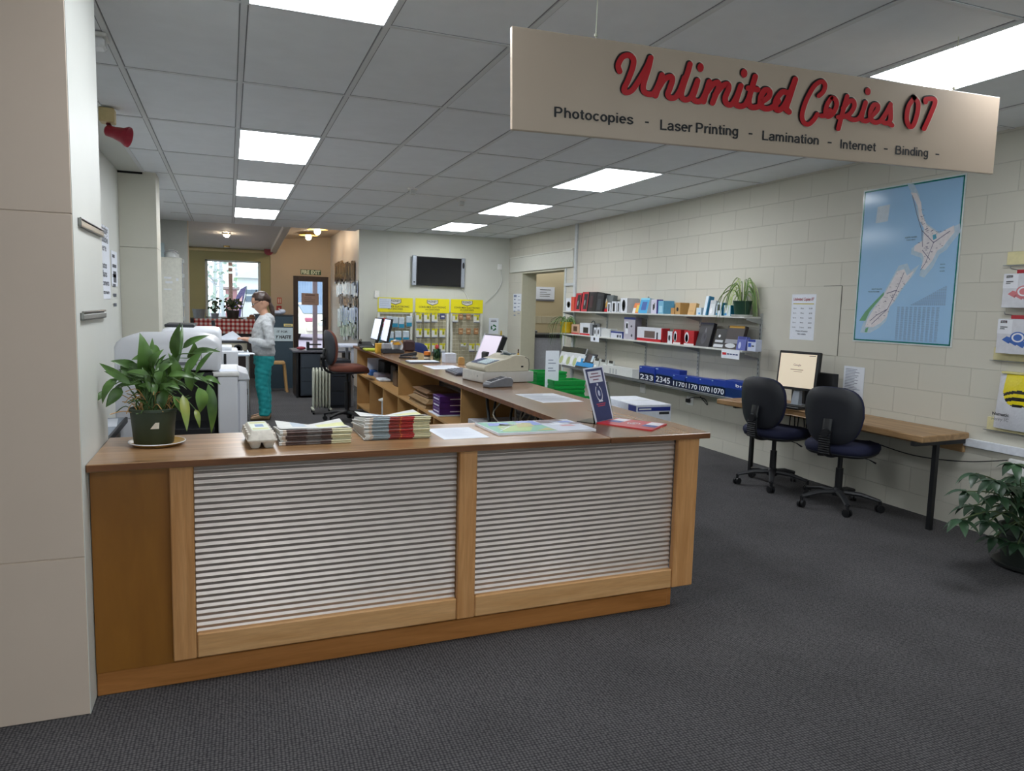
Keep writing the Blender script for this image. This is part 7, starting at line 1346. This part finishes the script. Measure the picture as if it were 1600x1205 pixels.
def stand(pl_, pr_, pt, ph_, lab, first=False):
    p, q_ = ay(pl_, pt, ysd), ay(pr_, pt, ysd); zb2 = ay((pl_+pr_)/2, ph_, ysd).z; t = thing('display_stand', lab, 'display stand', ((p.x+q_.x)/2, ysd, 0), 0, 'wire display stands with yellow headers'); c = (p.x+q_.x)/2; w_ = (q_.x-p.x)/2
    h = MB().box(p.x, q_.x, ysd-.01, ysd, zb2, p.z, .002); o = Vector((c, ysd-.01, (p.z+zb2)/2)); hh = (p.z-zb2)/2
    h.face([o+Vector((a, -.001, b)) for a, b in ((-.1, hh*.82), (.1, hh*.82), (.1, hh*.35), (.07, hh*.22), (0, hh*.02), (-.07, hh*.22), (-.1, hh*.35))], 1); h.face([o+Vector((a*.9, -.002, b*.93+hh*.03)) for a, b in ((-.1, hh*.82), (.1, hh*.82), (.1, hh*.38), (.07, hh*.27), (0, hh*.09), (-.07, hh*.27), (-.1, hh*.38))], 2)
    h.text('PUDNEY', o+Z*hh*.42, X, Z, .15, .035, 1, .02, align='C', lift=.003); h.text('CONSUMER ELECTRONIC', o-Z*hh*.33, X, Z, w_*1.6, .03, 1, .015, align='C', lift=.001); h.text('ACCESSORIES', o-Z*hh*.66, X, Z, w_*.85, .028, 1, .015, align='C', lift=.001); h.rect(o, X, Z, -w_*.4, w_*.4, -hh*.86, -hh*.83, 1, .001)
    h.build('header', [mat('#e6da10', .45, vary=.02), mat('#26272a', .5, vary=0), mat('#d6d4c8', .5, vary=0)], t)
    for s in (-1, 1): MB().box(c+s*(w_-.02)-.02, c+s*(w_-.02)+.02, ysd, ysd+.04, 0, zb2+.02, .003).build('post', mat('#dcdcd2', .4), t)
    MB().box(c-w_, c+w_, ysd+.01, ysd+.04, zb2-.03, zb2, .003).build('top_rail', mat('#dcdcd2', .4), t); MB().box(c-w_+.03, c+w_-.03, ysd-.2, ysd+.2, 0, .08, .004).build('base', mat('#dcdcd2', .4), t)
    g = MB()
    for k in range(9): x = c-w_+.03+(2*w_-.06)*k/8; g.tube([(x, ysd+.02, .08), (x, ysd+.02, zb2)], .004, 5)
    for k in range(20): z = .1+(zb2-.12)*k/19; g.tube([(c-w_, ysd+.02, z), (c+w_, ysd+.02, z)], .004, 5)
    g.build('wire_grid', mat('#cfcab4', .4, .2), t); MB().box(c-w_, c+w_, ysd+.045, ysd+.055, .08, zb2).build('back_sheet', mat('#b3ac92', .6), t)
    return c, w_, zb2
stand(590, 645, 464.5, 488, 'left yellow headed wire stand, hung with teal and red packs'); stand(649, 702, 466, 489, 'middle yellow headed wire stand with rows of yellow topped packs'); stand(704.5, 754.5, 467.5, 489.5, 'right yellow headed wire stand, partly empty')
q, q2 = ay(592, 466, ysd-.015), ay(611, 482, ysd-.015); mb = MB().box(q.x, q2.x, ysd-.016, ysd-.013, q2.z, q.z); lines(mb, Vector(((q.x+q2.x)/2, ysd-.016, (q.z+q2.z)/2)), X, Z, -.08, .08, .06, .03, 4, 1, .008); single(mb, 'header_note', 'white paper stuck over the left corner of the left yellow header', 'notice', [mat('#c6cfdd', .6), mat('#aab2c2', .6, vary=0)])
def hang(px, py, wpx, hpx, kind, lab, group):
    c = ay(px, py, ysd-.06); w_ = wpx*12.2/F*.95; h = hpx*12.2/F; x, zt2 = c.x, c.z; mb = MB()
    if kind == 'yw':
        mb.box(x-w_/2, x+w_/2, ysd-.075, ysd-.05, zt2-h, zt2, .002); o = Vector((x, ysd-.075, zt2-h/2)); mb.rect(o, X, Z, -w_*.5, w_*.5, h*.3, h*.5, 1, .001); mb.rect(o, X, Z, -w_*.02, w_*.38, -h*.18, h*.3, 1, .001); mb.rect(o, X, Z, .06*w_, w_*.28, -h*.1, h*.14, 2, .002); mb.rect(o, X, Z, -w_*.5, w_*.5, -h*.5, -h*.42, 3, .001); ms = [mat('#d3d4ce', .4), mat('#cfc716', .4, vary=0), mat('#7f8a2a', .4, vary=0), mat('#3a4a78', .4, vary=0), M_steel]
    elif kind == 'br':
        mb.box(x-w_/2, x+w_/2, ysd-.07, ysd-.05, zt2-h, zt2, .006); o = Vector((x, ysd-.07, zt2-h/2)); mb.rect(o, X, Z, -w_*.3, w_*.3, -h*.1, h*.15, 1, .001); ms = [mat('#a87a50', .6, vary=.1), mat('#d2b48c', .5, vary=0), M_steel, M_steel, M_steel]
    elif kind == 'teal':
        mb.box(x-w_/2, x+w_/2, ysd-.09, ysd-.05, zt2-h, zt2, .012); o = Vector((x, ysd-.09, zt2-h/2)); mb.rect(o, X, Z, -w_*.45, w_*.45, -h*.45, -h*.1, 1, .001); ms = [mat('#b9c4cc', .25, vary=.12, scale=20), mat('#1f7f9e', .3, vary=.1), M_steel, M_steel, M_steel]
    else:
        mb.box(x-w_/2, x+w_/2, ysd-.12, ysd-.09, zt2-h, zt2, .01); o = Vector((x, ysd-.12, zt2-h/2)); mb.rect(o, X, Z, -w_*.3, w_*.3, -h*.1, h*.1, 1, .001); ms = [mat(kind, .35, vary=.1), mat('#e2dcd6', .5), M_steel, M_steel, M_steel]
    mb.tube([(x, ysd-.1, zt2-.01), (x, ysd+.02, zt2)], .004, 5, mi=4)
    return single(mb, 'hanging_pack', lab, 'pack', ms, group)
for py, xs_, lab in ((489.5, (654.5, 667, 679), 'white pack with a yellow corner, top row of the middle stand'), (513.5, (654.5, 667, 679, 691), 'white pack with a yellow corner, second row of the middle stand'), (536.5, (667.5, 679, 691), 'white pack with a yellow corner, third row of the middle stand')):
    for px in xs_: hang(px, py, 10, 14.5, 'yw', lab, 'packs on the middle stand')
hang(690.5, 490, 9, 9, '#4a4f78', 'small navy pack at the right end of the middle stand top row', None)
for px, py, lab in ((711, 491, 'white yellow pack at the left of the right stand top row'), (744.5, 492, 'white yellow pack at the right of the right stand top row'), (737, 537, 'white yellow pack low on the right stand'), (748, 537, 'white yellow pack partly behind the tilted screen on the right stand'), (724, 536, 'short white yellow pack low on the right stand')): hang(px, py, 10, 13 if px != 724 else 6, 'yw', lab, None)
for px, py in ((720, 491), (732, 491)): hang(px, py, 8, 9, 'br', 'brown pack in the top row of the right stand', 'brown packs in the top row')
for px, py in ((720, 513), (732, 513), (744, 513)): hang(px, py, 8, 10, 'br', 'brown pack in the second row of the right stand', 'brown packs in the second row')
for px, py in ((595, 495), (608, 494), (617, 495), (627, 496), (639, 494)): hang(px, py, 10, 17, 'teal', 'clear pack with a teal base, upper row of the left stand', 'teal packs upper row')
for px, py in ((594, 517), (610, 518), (622, 517), (634, 517)): hang(px, py, 11, 17, 'teal', 'clear pack with a teal base, lower row of the left stand', 'teal packs lower row')
hang(600, 497, 9, 14, '#c0282c', 'bright red pack hung in front on the left stand', None); hang(600, 517, 8, 14, '#d8582a', 'orange pack hung below the red one on the left stand', None)
p, q_ = ay(764, 497, YB-.004), ay(778.5, 522, YB-.004); mb = MB().box(p.x, q_.x, YB-.004, YB-.001, q_.z, p.z); o_ = Vector(((p.x+q_.x)/2, YB-.004, (p.z+q_.z)/2))
for k in range(3):
    for a0, a1, wd in ((.25, 1.45, .02), (1.45, 1.95, .0)):
        n = 6
        if wd: pts = [(.055*math.cos(k*2.094+a0+(a1-a0)*i/n), .055*math.sin(k*2.094+a0+(a1-a0)*i/n)) for i in range(n+1)]; [mb.face([o_+Vector((a*s1, -.001, b*s1-.03)) for (a, b), s1 in ((pts[i], 1), (pts[i+1], 1), (pts[i+1], .55), (pts[i], .55))], 1) for i in range(n)]
        else: c_, s_2 = lambda a, r_: (r_*math.cos(k*2.094+a), r_*math.sin(k*2.094+a)), 0; mb.face([o_+Vector((x_, -.001, z_-.03)) for x_, z_ in (c_(1.45, .068), c_(2.0, .043), c_(1.45, .018))], 1)
mb.rect(o_, X, Z, -.05, .05, .1, .112, 2, .001); mb.rect(o_, X, Z, -.055, .055, .075, .086, 2, .001); single(mb, 'recycling_poster', 'white poster with green recycling arrows on the back wall', 'poster', [M_paper, mat('#1f6a44', .5, vary=0), M_inkgrey])
q = ay(588, 460, YB-.02); single(MB().box(q.x-.03, q.x+.05, YB-.025, YB, q.z-.06, q.z+.06, .003), 'light_switch', 'white switch box on the back wall above the left stand', 'switch', M_white)
# ---------------------------------------------------------------- furniture behind the counter
bc = office_chair('office_chair', 'tall brown and black swivel chair behind the counter run', '#6a3a2c', '#34363c', .19); bc.location = (1.33, 9.0, 0); bc.rotation_euler = (0, 0, -1.5)
nc = office_chair('office_chair', 'swivel chair with a blue back on the far side of the counter run', '#1d2a5c', '#1d2a5c', .02); q = ay(651, 545, 9.1); nc.location = (q.x+.1, 9.3, 0); nc.rotation_euler = (0, 0, -2.9)
t = thing('oil_heater', 'cream oil filled heater on castors left of the brown chair', 'heater', (1.13, 9.85, 0)); M_h = mat('#cdcfbf', .4)
for i in range(6):
    x = 1.01+.04*i; m = MB(); rg = []
    for z, w_ in ((.075, .03), (.09, .075), (.12, .085), (.55, .085), (.585, .07), (.6, .02)): rg.append([Vector((x+.016*math.cos(k*math.pi/6)*(1 if .1 < z < .57 else .7), 9.75+w_*math.sin(k*math.pi/6)+.0, z)) for k in range(12)])
    m.loft(rg); m.build('fin', M_h, t, smooth=True, angle=60)
for x in (1.0, 1.22):
    MB().box(x-.015, x+.015, 9.64, 9.86, .05, .075, .005).build('foot', M_h, t)
    for y in (9.66, 9.84): MB().lathe([(.025, -.01), (.025, .01)], (x, y, .026), 12, M=Matrix.Rotation(math.pi/2, 3, 'Y')).build('castor', M_black, t, smooth=True)
t = thing('black_desk', 'black desk with drawers before the far exit door', 'desk', (1.15, 11.7, 0)); MB().box(.88, 1.75, 11.35, 12.1, .69, .715, .004).build('tabletop', mat('#5c5c64', .3), t); MB().box(.93, .96, 11.4, 12.08, 0, .69).build('side_panel', M_black, t); MB().box(1.7, 1.73, 11.4, 12.08, 0, .69).build('side_panel', M_black, t); MB().box(.99, 1.4, 11.38, 12.05, .03, .67, .004).build('drawer_unit', mat('#2c333c', .5), t)
for k in range(3): MB().box(1.0, 1.39, 11.37, 11.38, .05+.205*k, .245+.205*k, .002).build('drawer', mat('#37404a', .5), t)
q = Vector((1.22, 11.6, .715)); t = thing('tape_dispenser', 'black tape dispenser standing on the black desk', 'tape dispenser', q); MB().box(1.1, 1.34, 11.55, 11.65, .715, .745, .005).build('base', M_black, t); MB().box(1.1, 1.14, 11.55, 11.65, .745, .84, .005).box(1.14, 1.32, 11.57, 11.63, .79, .81, .004).build('arm', M_black, t); single(MB().ball((1.02, 11.6, .742), .07, .04, .027, 12, 7), 'red_purse', 'small dark red pouch on the black desk', 'pouch', mat('#8a2434', .5), smooth=True)
t = thing('drawer_cabinet', 'black drawer cabinet at the far end of the counter, behind the brown chair', 'cabinet', (1.4, 10.45, 0)); MB().box(1.2, 1.56, 10.2, 10.75, 0, .66, .004).build('carcass', mat('#20252e', .5), t)
for k in range(3): MB().box(1.22, 1.54, 10.188, 10.2, .04+.2*k, .23+.2*k, .003).build('drawer', mat('#2a303a', .5), t)
t = thing('side_table', 'small white table at the far left end of the counter', 'table', (1.65, 10.6, 0)); MB().box(1.42, 1.95, 10.3, 10.9, .83, .86, .004).build('tabletop', mat('#cfd6e6', .4), t)
for x, y in ((1.6, 10.35), (1.6, 10.85), (1.9, 10.35), (1.9, 10.85)): MB().box(x-.02, x+.02, y-.02, y+.02, 0, .83).build('leg', mat('#b4b9c4', .4), t)
# ---------------------------------------------------------------- outdoors, seen through the far window and door
g = struct(MB().box(-40, 40, 16.45, 90, -.12, -.02), 'ground_outside', mat('#8d7f90', .8, vary=.1, scale=3))
mb = MB().box(-22, -.3, 34, 52, -.02, .04); o = single(mb, 'lawn', 'strip of green grass beyond the far window', 'grass', mat('#86b04a', .9, vary=.2, scale=3)); o['kind'] = 'stuff'
def vpost(px0, px1, Yp, z0, z1, lab, m):
    a, b = ay(px0, 470, Yp), ay(px1, 470, Yp); t = thing('veranda_post', lab, 'post', ((a.x+b.x)/2, Yp, -.02)); MB().box(a.x, b.x, Yp, Yp+.12, z0, z1, .004).build('post', m, t); return t, a.x, b.x
t, a, b = vpost(357.5, 364, 18.4, -.02, 2.9, 'brown veranda post with white bands outside the far window', mat('#6f5148', .6))
for k in range(3): MB().box(a-.004, b+.004, 18.395, 18.525, 2.32-.13*k, 2.37-.13*k).build('band', M_white, t)
vpost(489, 496, 18.4, -.02, 2.9, 'grey brown veranda post outside the far door', mat('#6a5a62', .6))
# feather flag
Yf = 21.0; base = ay(383, 500, Yf); t = thing('feather_flag', 'tall curved feather flag in dark purple outside the far window', 'flag', (ay(379, 500, Yf).x, Yf, -.02))
pl_ = [ay(*p, Yf) for p in ((379, 505), (378.5, 490), (381, 475), (384.5, 460), (385, 447))]; pl_[0].z = -.02; MB().tube(smoothpath(pl_, 5), .012, 6).build('pole', M_dark, t, smooth=True)
out_ = [ay(*p, Yf-.01) for p in ((385, 447), (382, 462), (379, 475), (376.5, 490), (375.5, 498), (365.5, 484), (366, 474), (370, 462), (376, 452))]; MB().prism(out_, (0, .012, 0)).build('banner', mat('#463a6e', .6, vary=.12, scale=3), t)
mb = MB()
for pts in (((374, 468), (379, 462), (378, 470), (374, 474), (376, 480), (371, 486), (369, 478)), ((370, 478), (366.5, 484), (372, 490))): mb.face([ay(*p, Yf-.016) for p in pts])
mb.build('emblem', mat('#d9b0b4', .6, vary=.2), t)
# pale building with windows, right in the far window; corrugated shed behind the car
Yb_ = 44.0; P = [ay(*p, Yb_) for p in ((371, 434), (430, 424), (430, 479), (371, 479))]
t = thing('pale_building', 'pale weatherboard building with dark windows beyond the far window', 'building', ((P[0].x+P[1].x)/2, Yb_+3, -.02)); MB().box(P[0].x, P[1].x-.2, Yb_, Yb_+8, -.02, P[0].z, .01).build('walls', mat('#e2eaec', .7), t)  # walls faded lighter, the washed-out distance put into their colour
MB().prism([(P[0].x-.2, Yb_-.3, P[0].z), (P[1].x, Yb_-.3, P[0].z), (P[1].x-.6, Yb_-.3, P[1].z+.4)], (0, 9, 0)).build('roof', mat('#d3dee4', .6), t)
for px in (388, 397, 404):
    for py, hh in ((456, 6), (467, 8)): a = ay(px, py, Yb_-.02); MB().box(a.x-.16, a.x+.16, Yb_-.05, Yb_, a.z-hh*.02, a.z+hh*.02).build('window', mat('#5f7488', .3), t)
P = [ay(*p, 46.) for p in ((440, 436), (520, 436), (520, 490))]; t = thing('blue_shed', 'pale blue corrugated shed behind the parked car', 'building', (P[0].x+3, 48, -.02)); m = MB()
for k in range(60): x = P[0].x+(P[1].x-P[0].x)*k/60; m.box(x, x+(P[1].x-P[0].x)/60*.6, 45.95, 46.0, -.02, P[0].z+1.5)
m.box(P[0].x, P[1].x, 46, 50, -.02, P[0].z+1.5); m.build('walls', mat('#9db6d4', .6), t); MB().box(P[0].x-.2, P[1].x+.2, 45.8, 50.2, P[0].z+1.5, P[0].z+1.65).build('roof', mat('#c2ccd6', .6), t)
a = ay(352, 452, 40.); b = ay(371, 478, 40.); t = thing('red_shed', 'dull red shed behind the veranda post', 'building', ((a.x+b.x)/2, 41, -.02)); MB().box(a.x, b.x, 40, 43, -.02, a.z, .01).build('walls', mat('#a5707c', .7, vary=.1), t); MB().box(a.x-.1, b.x+.1, 39.8, 43.2, a.z, a.z+.12).build('roof', mat('#8d7a80', .6), t)
def tree(px, Yt, h, lab, seed, thick=.09, leaves=0):  # trunk and branch colours lightened to stand in for haze
    x = ay(px, 470, Yt).x; t = thing('tree', lab, 'tree', (x, Yt, -.02)); r = random.Random(seed); m = MB(); m.tube(smoothpath([(x, Yt, -.02), (x+r.uniform(-.2, .2), Yt, h*.4), (x+r.uniform(-.3, .3), Yt, h)], 5), [thick*(1-.8*k/10) for k in range(11)], 7); m.build('trunk', mat('#b6bcc2', .8), t, smooth=True); br = MB(); lf_ = MB()
    for i in range(26):
        z0_ = h*r.uniform(.3, .98); a = r.uniform(0, 6.28); L_ = h*.22*r.uniform(.4, 1); e = Vector((x+L_*math.cos(a), Yt+L_*math.sin(a), z0_+L_*r.uniform(.3, 1.1))); br.tube(smoothpath([(x, Yt, z0_), Vector((x, Yt, z0_)).lerp(e, .5)+Vector((0, 0, -.1*L_)), e], 3), [.03, .025, .02, .015, .012, .008, .006], 5)
        for _ in range(leaves): c = e+Vector((r.uniform(-.5, .5), r.uniform(-.5, .5), r.uniform(-.2, .3))); leaf_mesh(lf_, c, c+Vector((r.uniform(-.25, .25), 0, r.uniform(-.15, .15))), .09, (0, -1, .5), .1, n=3)
    br.build('branches', mat('#c0c6cc', .8), t)
    if leaves: lf_.build('leaves', mat('#93a69c', .7, vary=.2), t)
for i, (px, Yt, h, lv, lab) in enumerate(((338, 32, 3.6, 4, 'small young tree with grey green leaves beyond the far window'), (325, 48, 9, 0, 'tall bare tree at the left edge of the far window'), (333, 52, 10, 0, 'tallest bare tree behind the young tree'), (349, 55, 9, 0, 'bare tree just left of the brown veranda post'), (372, 60, 10, 0, 'bare tree rising above the pale building'))): tree(px, Yt, h, lab, i, .06 if lv else .16, lv)
# white car parked outside
Yk = 29.0; AK = math.radians(116); hv = Vector((math.cos(AK), math.sin(AK), 0)); lv_ = Vector((-math.sin(AK), math.cos(AK), 0))
k0 = ay(478, 520, Yk); k0.z = -.02; kc = k0+hv*2.2-lv_*.78; Mc = Matrix.Translation(kc) @ Matrix.Rotation(AK, 4, 'Z')
t = thing('car', 'white sedan parked outside the far door, its tail towards us', 'car', kc); M_car = mat('#e2ddcc', .3, vary=0, coat=.3)
# local: x forward (car nose), y across; tail at x = -2.2
prof = [(-2.2, .35, .62), (-2.25, .55, .78), (-2.2, .72, .8), (-2.12, .98, .8), (-1.5, 1.02, .82), (-.9, 1.05, .84), (.9, 1.0, .84), (1.8, .88, .8), (2.15, .7, .72), (2.2, .4, .62)]
rg = []
for x, zt2, hw in prof: rg.append([Mc @ Vector(q) for q in ((x, -hw, .25), (x, -hw*1.05, .5 if zt2 > .5 else zt2*.8), (x, -hw, zt2*.9), (x, -hw*.8, zt2), (x, hw*.8, zt2), (x, hw, zt2*.9), (x, hw*1.05, .5 if zt2 > .5 else zt2*.8), (x, hw, .25))])
MB().loft(rg).build('body', M_car, t, smooth=True, angle=50)
cab = [(-1.75, 1.0, .7), (-1.15, 1.38, .6), (-.7, 1.45, .58), (.1, 1.44, .58), (.95, 1.02, .68)]; MB().loft([[Mc @ Vector(q) for q in ((x, -hw, .96), (x, -hw*.96, z-.02), (x, -hw*.8, z), (x, hw*.8, z), (x, hw*.96, z-.02), (x, hw, .96))] for x, z, hw in cab]).build('roof', M_car, t, smooth=True, angle=50)
MB().hexa([Mc @ Vector(q) for q in ((-1.72, -.6, 1.03), (-1.72, .6, 1.03), (-1.2, .52, 1.36), (-1.2, -.52, 1.36), (-1.76, -.6, 1.04), (-1.76, .6, 1.04), (-1.24, .52, 1.38), (-1.24, -.52, 1.38))]).build('rear_window', mat('#6f7f9c', .15), t)
for s in (-1, 1):
    MB().prism([Mc @ Vector((x, s*.675, z)) for x, z in ((-1.35, 1.05), (-1.0, 1.33), (-.1, 1.38), (.6, 1.06))], (Mc.to_3x3() @ Vector((0, s*.02, 0)))).build('side_window', mat('#525c70', .15), t)
    MB().box(-2.23, -2.02, s*.62-.15, s*.62+.17, .72, .88, .03, M=Mc).build('tail_light', mat('#b8607a', .3), t)
    for x in (-1.35, 1.35): MB().lathe([(.2, -.09), (.31, -.08), (.31, .08), (.2, .09)], Mc @ Vector((x, s*.74, .31)), 22, M=Mc.to_3x3() @ Matrix.Rotation(math.pi/2, 3, 'X')).build('wheel', M_black, t, smooth=True)
MB().box(-2.27, -2.24, -.25, .25, .58, .7, M=Mc).build('number_plate', mat('#d3d6d8', .4), t); MB().box(-2.29, -2.1, -.78, .78, .35, .5, .03, M=Mc).build('bumper', M_car, t)
